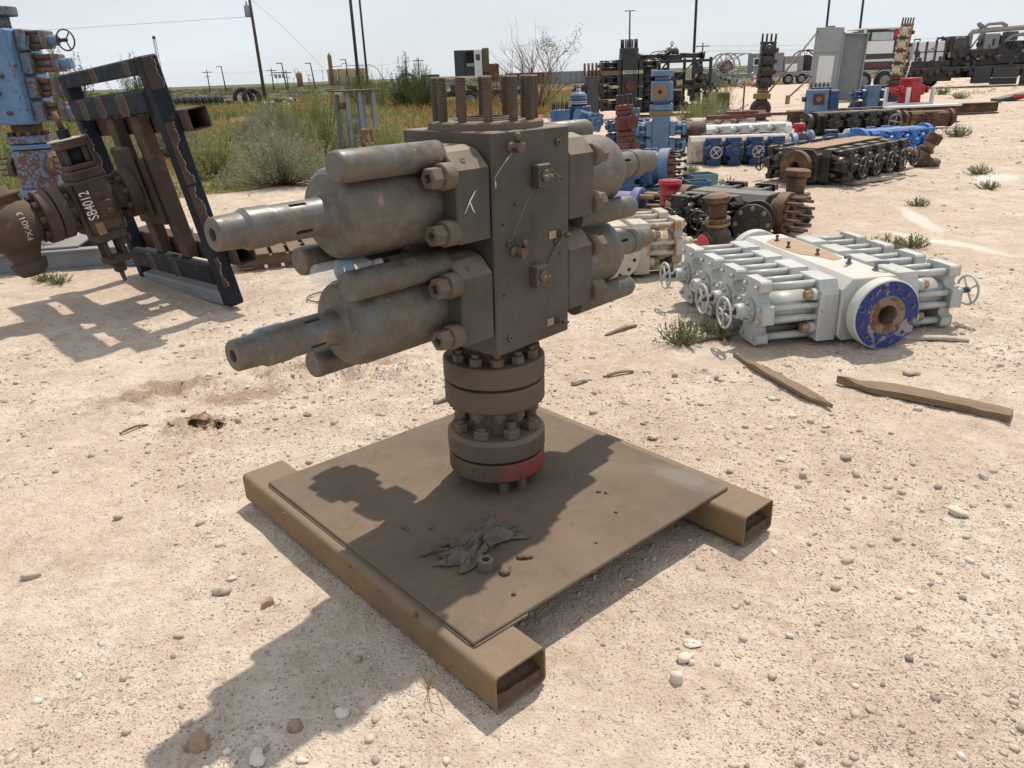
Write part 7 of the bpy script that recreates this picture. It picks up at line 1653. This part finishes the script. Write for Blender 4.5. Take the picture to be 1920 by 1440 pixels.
board('small dark stick right of the pit', -1.98, 3.52, -1.88, 3.62, .012, .008, M_WOOD, 8, .1, 'stick'); board('thin stick left of the long plank', .52, 4.05, .70, 4.12, .018, .010, M_WOOD, 9, .1, 'stick'); board('stick behind the thin splintered board', .62, 4.75, .85, 4.95, .025, .012, M_WOOD, 10, .1, 'stick'); board('grey stick at the far left of the dirt', -2.9, 3.55, -2.72, 3.7, .014, .008, M_WOOD, 11, .1, 'stick')
board('pale chip of wood behind the stand', .33, 3.95, .42, 4.0, .028, .012, M_PALEWOOD, 12, .1, 'wood_chip'); board('pale chip of wood left behind the column', -.42, 3.78, -.30, 3.88, .035, .014, M_PALEWOOD, 13, .1, 'wood_chip')
# stones big enough to point at
def rock(label, x, y, s, seed, mat=STONE, flat=.65):
    vs, fs = rock_proto(seed, 2, flat); vs = vs * s
    o = link('rock', arrays_to_mesh('rock', vs, fs, False), mat, None, T(x, y, gz1(x, y) + s * .28) @ Matrix.Rotation(seed, 4, 'Z')); o.data.polygons.foreach_set('use_smooth', [seed % 2 == 0] * len(fs)); return tag(o, label, 'rock')
M_BROWNROCK = stone_mat('brown_stone', [(0.30, 0.20, 0.14), (0.34, 0.23, 0.16)])
M_PALEROCK = stone_mat('white_limestone', [(0.72, 0.65, 0.57), (0.66, 0.58, 0.49)])
for i, (lab, x, y, s, mt) in enumerate((('grey white rock below the blue faced flange', 2.18, 3.88, .05, STONE), ('brown rounded stone at the bottom left corner of the picture', -.85, 1.53, .040, M_BROWNROCK), ('white stone near the right skid tube, frontmost of a cluster', .48, 1.78, .026, M_PALEROCK), ('white stone just behind the frontmost of the cluster', .51, 1.84, .024, M_PALEROCK), ('third stone of the cluster, closest to the camera', .43, 1.70, .030, M_PALEROCK), ('pale stone right of the stand plate', 1.21, 2.85, .028, STONE), ('round pale stone beside the one right of the plate', 1.43, 2.84, .028, STONE), ('flat white stone at the right of the picture', 1.68, 2.50, .038, M_PALEROCK), ('pinkish stone left of the front skid tube', -1.02, 2.19, .036, STONE), ('greyer stone right of the pinkish one by the tube', -.84, 2.11, .036, M_BROWNROCK), ('small pale stone at the far left middle', -1.61, 2.70, .028, STONE), ('pale stone on the dirt right of the front tube', 1.14, 2.24, .022, STONE), ('white stone inside the shadow at the lower left', -.50, 1.63, .024, M_PALEROCK), ('white chip at the bottom edge left of centre', -.69, 1.48, .026, M_PALEROCK), ('second white chip at the bottom edge', -.57, 1.47, .020, M_PALEROCK), ('flat stone behind the plate on the right', .66, 3.26, .035, STONE), ('stone at the far left edge of the dirt', -1.73, 2.30, .03, STONE), ('stone at the right edge level with the plate', 1.93, 2.77, .03, STONE), ('brown half buried stone near the bottom edge', -.62, 1.58, .03, M_BROWNROCK))): rock(lab, x, y, s * .85, 300 + i, mt)
# things left lying on the base plate
PZ = .1367
nut = thing('loose_nut', 'rusty loose hexagon nut standing on the plate by the rag', 'nut', (-.105, 2.06, PZ), R(10))
link('nut_body', cut(hexnut(.0265, .038, ch=.08).mesh('n'), [MB().cyl((0, 0, .004), (0, 0, .06), .0135, seg=18).mesh('c')]), M_FLG, nut)
M_RAG = plain('oily_grey_rag', (0.135, 0.112, 0.09), .95, var=.35, vs=30)
def rag():
    n, m = 110, 56
    u = np.linspace(-1, 1, n); v = np.linspace(-1, 1, m); U, V = np.meshgrid(u, v, indexing='ij')
    Rr = 1 + fbm(U * 2.2 + 9, V * 2.2, 3, 8) * .9
    ang = np.arctan2(V, U)
    X = U * .175 * Rr; Y = V * .075 * Rr + .03 * np.sin(U * 2.4)
    def ridge(a, b_, sd): return np.clip(1 - 2.4 * np.abs(fbm(a, b_, 2, sd, .35)), 0, 1) ** 2
    W1 = fbm(U * 1.3, V * 1.3, 2, 5) * 1.2
    Z = .003 + (.030 * ridge(U * 2.6 + W1, V * 2.0 + U * .8, 4) + .012 * ridge(U * 5 - V * 3 + W1, V * 4, 9)) * np.clip(1.3 - U ** 2 * .9 - V ** 2 * .9, 0, 1)
    X = X + fbm(U * 4, V * 4, 2, 14) * .022; Y = Y + fbm(U * 4 + 4, V * 4, 2, 15) * .02
    keep = (U ** 2 + V ** 2 + fbm(U * 3, V * 3, 3, 12) * .9) < 1.0
    P = np.stack([X, Y, Z], -1).reshape(-1, 3); idx = np.arange(n * m).reshape(n, m)
    q = np.stack([idx[:-1, :-1], idx[1:, :-1], idx[1:, 1:], idx[:-1, 1:]], -1).reshape(-1, 4)
    k = keep.reshape(-1)[q].all(1); q = q[k]; used = np.unique(q); mp = np.zeros(n * m, int); mp[used] = np.arange(len(used))
    return arrays_to_mesh('rag', P[used], mp[q], True)
rg_ = link('rag', rag(), M_RAG, None, T(-.125, 2.195, PZ + .002) @ Matrix.Rotation(R(26), 4, 'Z')); tag(rg_, 'crumpled oily grey rag lying on the base plate', 'rag')
for k in range(14):
    g2 = random.Random(700 + k); a = g2.uniform(0, 6.28); x, y = .17 * math.cos(a) * g2.uniform(.5, 1.05), .075 * math.sin(a) * g2.uniform(.5, 1.1); d = g2.uniform(0, 6.28); l = g2.uniform(.03, .09)
    MB().tube([(x, y, .004), (x + math.cos(d) * l * .5, y + math.sin(d) * l * .4, .003 + .01 * g2.random()), (x + math.cos(d) * l, y + math.sin(d) * l * .6, .002)], .0014, 5).build('loose_thread', M_RAG, rg_)
sm = rg_.modifiers.new('thick', 'SOLIDIFY'); sm.thickness = .0025; sm.offset = 1
M_CLOD = plain('dirt_clod', (0.15, 0.095, 0.06), .95, var=.3, vs=80)
for i, (lab, x, y, s) in enumerate((('knobbly brown dirt clod right of the loose nut', -.045, 2.045, .020), ('flat dirt clod right of the rag', .02, 2.115, .018), ('dark dirt lump at the left tip of the rag', -.245, 2.205, .019), ('dark crumb left of the rag on the plate', -.40, 2.32, .010), ('dark crumb beside the first one left of the rag', -.385, 2.305, .008), ('small crumb behind the rag', -.30, 2.31, .009), ('crumb on the plate at right of the column', .31, 2.515, .009), ('small crumb next to the one right of the column', .335, 2.505, .008), ('crumb near the front corner of the plate', -.02, 1.925, .009), ('small crumb in front of the nut', -.14, 1.94, .006), ('crumb near the right plate edge', .355, 2.37, .008), ('crumb in the middle right of the plate', .26, 2.18, .007))):
    vs, fs = rock_proto(500 + i, 2 if i < 3 else 1, .6); o = link('dirt_clod', arrays_to_mesh('dirt_clod', vs * s, fs), M_CLOD, None, T(x, y, PZ + s * .35)); tag(o, lab, 'dirt clod')
for i, (lab, x, y) in enumerate((('dark crumb on the front tube near its far end', -.86, 2.47), ('dark crumb on the front tube below the plate edge', -.555, 2.12), ('dark crumb on the front tube halfway along', -.44, 1.985), ('dark crumb on the front tube near the front corner', -.315, 1.865))):
    vs, fs = rock_proto(540 + i, 1, .6); o = link('dirt_clod', arrays_to_mesh('dirt_clod', vs * .009, fs), M_CLOD, None, T(x, y, .1255)); tag(o, lab, 'dirt clod')
# chaff round the column foot and grit on the plate
def grit():
    g = np.random.default_rng(3); n = 1500
    a = g.random(n) * 2 * PI; r_ = .12 + np.abs(g.normal(0, .06, n)); x = MX + np.cos(a) * r_; y = MY + np.sin(a) * r_
    k = 900; c_, s_ = math.cos(R(40.84)), math.sin(R(40.84)); uu = g.uniform(-.6, .6, k); vv = g.uniform(-.63, .63, k)
    x = np.concatenate([x, -.0915 + uu * c_ - vv * s_]); y = np.concatenate([y, 2.608 + uu * s_ + vv * c_]); n = len(x)
    P = np.stack([x, y, np.full(n, PZ + .0012)], -1); t = g.random(n) * 2 * PI
    D = np.stack([np.cos(t), np.sin(t), g.uniform(0, .25, n)], -1); N = unit(np.cross(D, np.array([0, 0, 1.]) + g.normal(0, .2, (n, 3))))
    ln = np.where(np.arange(n) < 1500, g.uniform(.006, .022, n), g.uniform(.002, .005, n)); wd = np.where(np.arange(n) < 1500, .0016, .003)
    V, F = quads(P, unit(D), N, ln, wd)
    o = link('plate_chaff', arrays_to_mesh('plate_chaff', V, F), leaf_mat('chaff', [(.20, .13, .07), (.12, .08, .05), (.27, .19, .11)], 0), None); struct(o, 'stuff'); tag(o, 'dry chaff and grit scattered over the base plate', 'chaff')
grit()
# plastic bottle wedged between the rams
m, nt, b = newmat('clear_plastic'); b.inputs['Base Color'].default_value = (.93, .95, .96, 1); b.inputs['Roughness'].default_value = .12; b.inputs['Alpha'].default_value = .2; b.inputs['IOR'].default_value = 1.5
MATS['clear_plastic'] = m
MM = T(MX, MY, 0) @ Matrix.Rotation(MYAW, 4, 'Z')
bt = thing('plastic_bottle', 'crumpled clear plastic water bottle wedged between the left rams', 'bottle', M=MM @ T(-.72, -.012, 1.086) @ Matrix.Rotation(R(-4), 4, 'Z') @ AX['x'] @ Matrix.Rotation(R(2), 4, 'X'))
prof = [(0, .012), (.003, .026), (.010, .033)]
for k in range(9): prof += [(.016 + k * .014, .0335), (.021 + k * .014, .0335), (.025 + k * .014, .0305)]
prof += [(.150, .033), (.165, .030), (.185, .020), (.195, .013), (.215, .013)]
link('shell', MB().lathe(prof, 28, None, True, cap=True).mesh('shell'), m, bt); link('label_band', MB().lathe([(.085, .0342), (.118, .0342)], 28, None, True, cap=False).mesh('label_band'), plain('blue_label', (.25, .36, .5), .4), bt)
link('cap', MB().cyl((0, 0, .214), (0, 0, .228), .0145, seg=18, ch=.001).mesh('cap'), plain('white_cap', (.8, .82, .84), .4), bt)
# leaf and paper scrap in the dug soil
lv = thing('leaf_scrap', 'crumpled brown scrap lying in the dug soil left of the stand', 'litter', (-1.60, 3.62, gz1(-1.60, 3.62)))
g = np.random.default_rng(6)
for k in range(7):
    n = 9; U, V = np.meshgrid(np.linspace(-1, 1, n), np.linspace(-1, 1, n), indexing='ij')
    s = .03 + .035 * g.random(); Z = fbm(U * 1.6 + k * 7, V * 1.6, 3, 40 + k) * s * 1.1 + s * .5
    P = np.stack([U * s, V * s * .7, Z], -1).reshape(-1, 3); i_ = np.arange(n * n).reshape(n, n); q = np.stack([i_[:-1, :-1], i_[1:, :-1], i_[1:, 1:], i_[:-1, 1:]], -1).reshape(-1, 4)
    a = g.random() * 6; o = link('scrap_piece', arrays_to_mesh('scrap_piece', P, q, True), (M_TAN, M_CLOD, M_WOOD)[k % 3], lv, T(g.normal(0, .06), g.normal(0, .04), 0) @ Matrix.Rotation(a, 4, 'Z') @ Matrix.Rotation(g.normal(0, .5), 4, 'X'))
# dry stalks by the front tube
ds = thing('dry_stalk', 'dry straw coloured stalks beside the front skid tube', 'stalk', (-.27, 1.70, gz1(-.27, 1.70)))
g = random.Random(4)
for k in range(8):
    a = g.uniform(0, 6.28); l = g.uniform(.05, .13); MB().tube([(0, 0, .003), (math.cos(a) * l * .5, math.sin(a) * l * .5, .03 + g.random() * .04), (math.cos(a) * l, math.sin(a) * l, g.random() * .06 + .004)], .0011, 4).build('stalk', L_STRAW, ds)
# small light disc and clutter behind the left rams
dc = thing('white_disc', 'pale round lid lying on the dirt behind the upper left ram', 'lid', (-2.45, 8.6, gz1(-2.45, 8.6)))
lathes(dc, [('lid', disc(0, .04, .16), M_CLEANWHITE)])
wp = tag(MB().torus(.16, .006).build('wire_loop', M_STUD, None, T(-1.45, 6.0, gz1(-1.45, 6.0) + .012)), 'rusty wire loop lying on the dirt behind the lower left ram', 'wire')
lp = board('flat grey plank on the dirt behind the frame', -3.2, 9.3, -2.5, 9.5, .09, .025, M_STEEL, 15, .05)
# pipes and clutter beside the yard row
for k, (lab, x, y, rz, l, mt) in enumerate((('long thin brown pipe on the dirt behind the tall black ram stack', 9.6, 27.0, 3, 3.5, M_BROWN), ('pale pipe on the dirt behind the blue valves', 12.4, 28.2, 2, 4.0, M_PALEWOOD), ('brown pipe lying right of the steel beam', 14.3, 24.6, 5, 1.4, M_BROWN))):
    tag(MB().cyl((-l / 2, 0, .06), (l / 2, 0, .06), .05, seg=10).build('loose_pipe', mt, None, T(x, y, gz1(x, y)) @ Matrix.Rotation(R(rz), 4, 'Z')), lab, 'pipe')
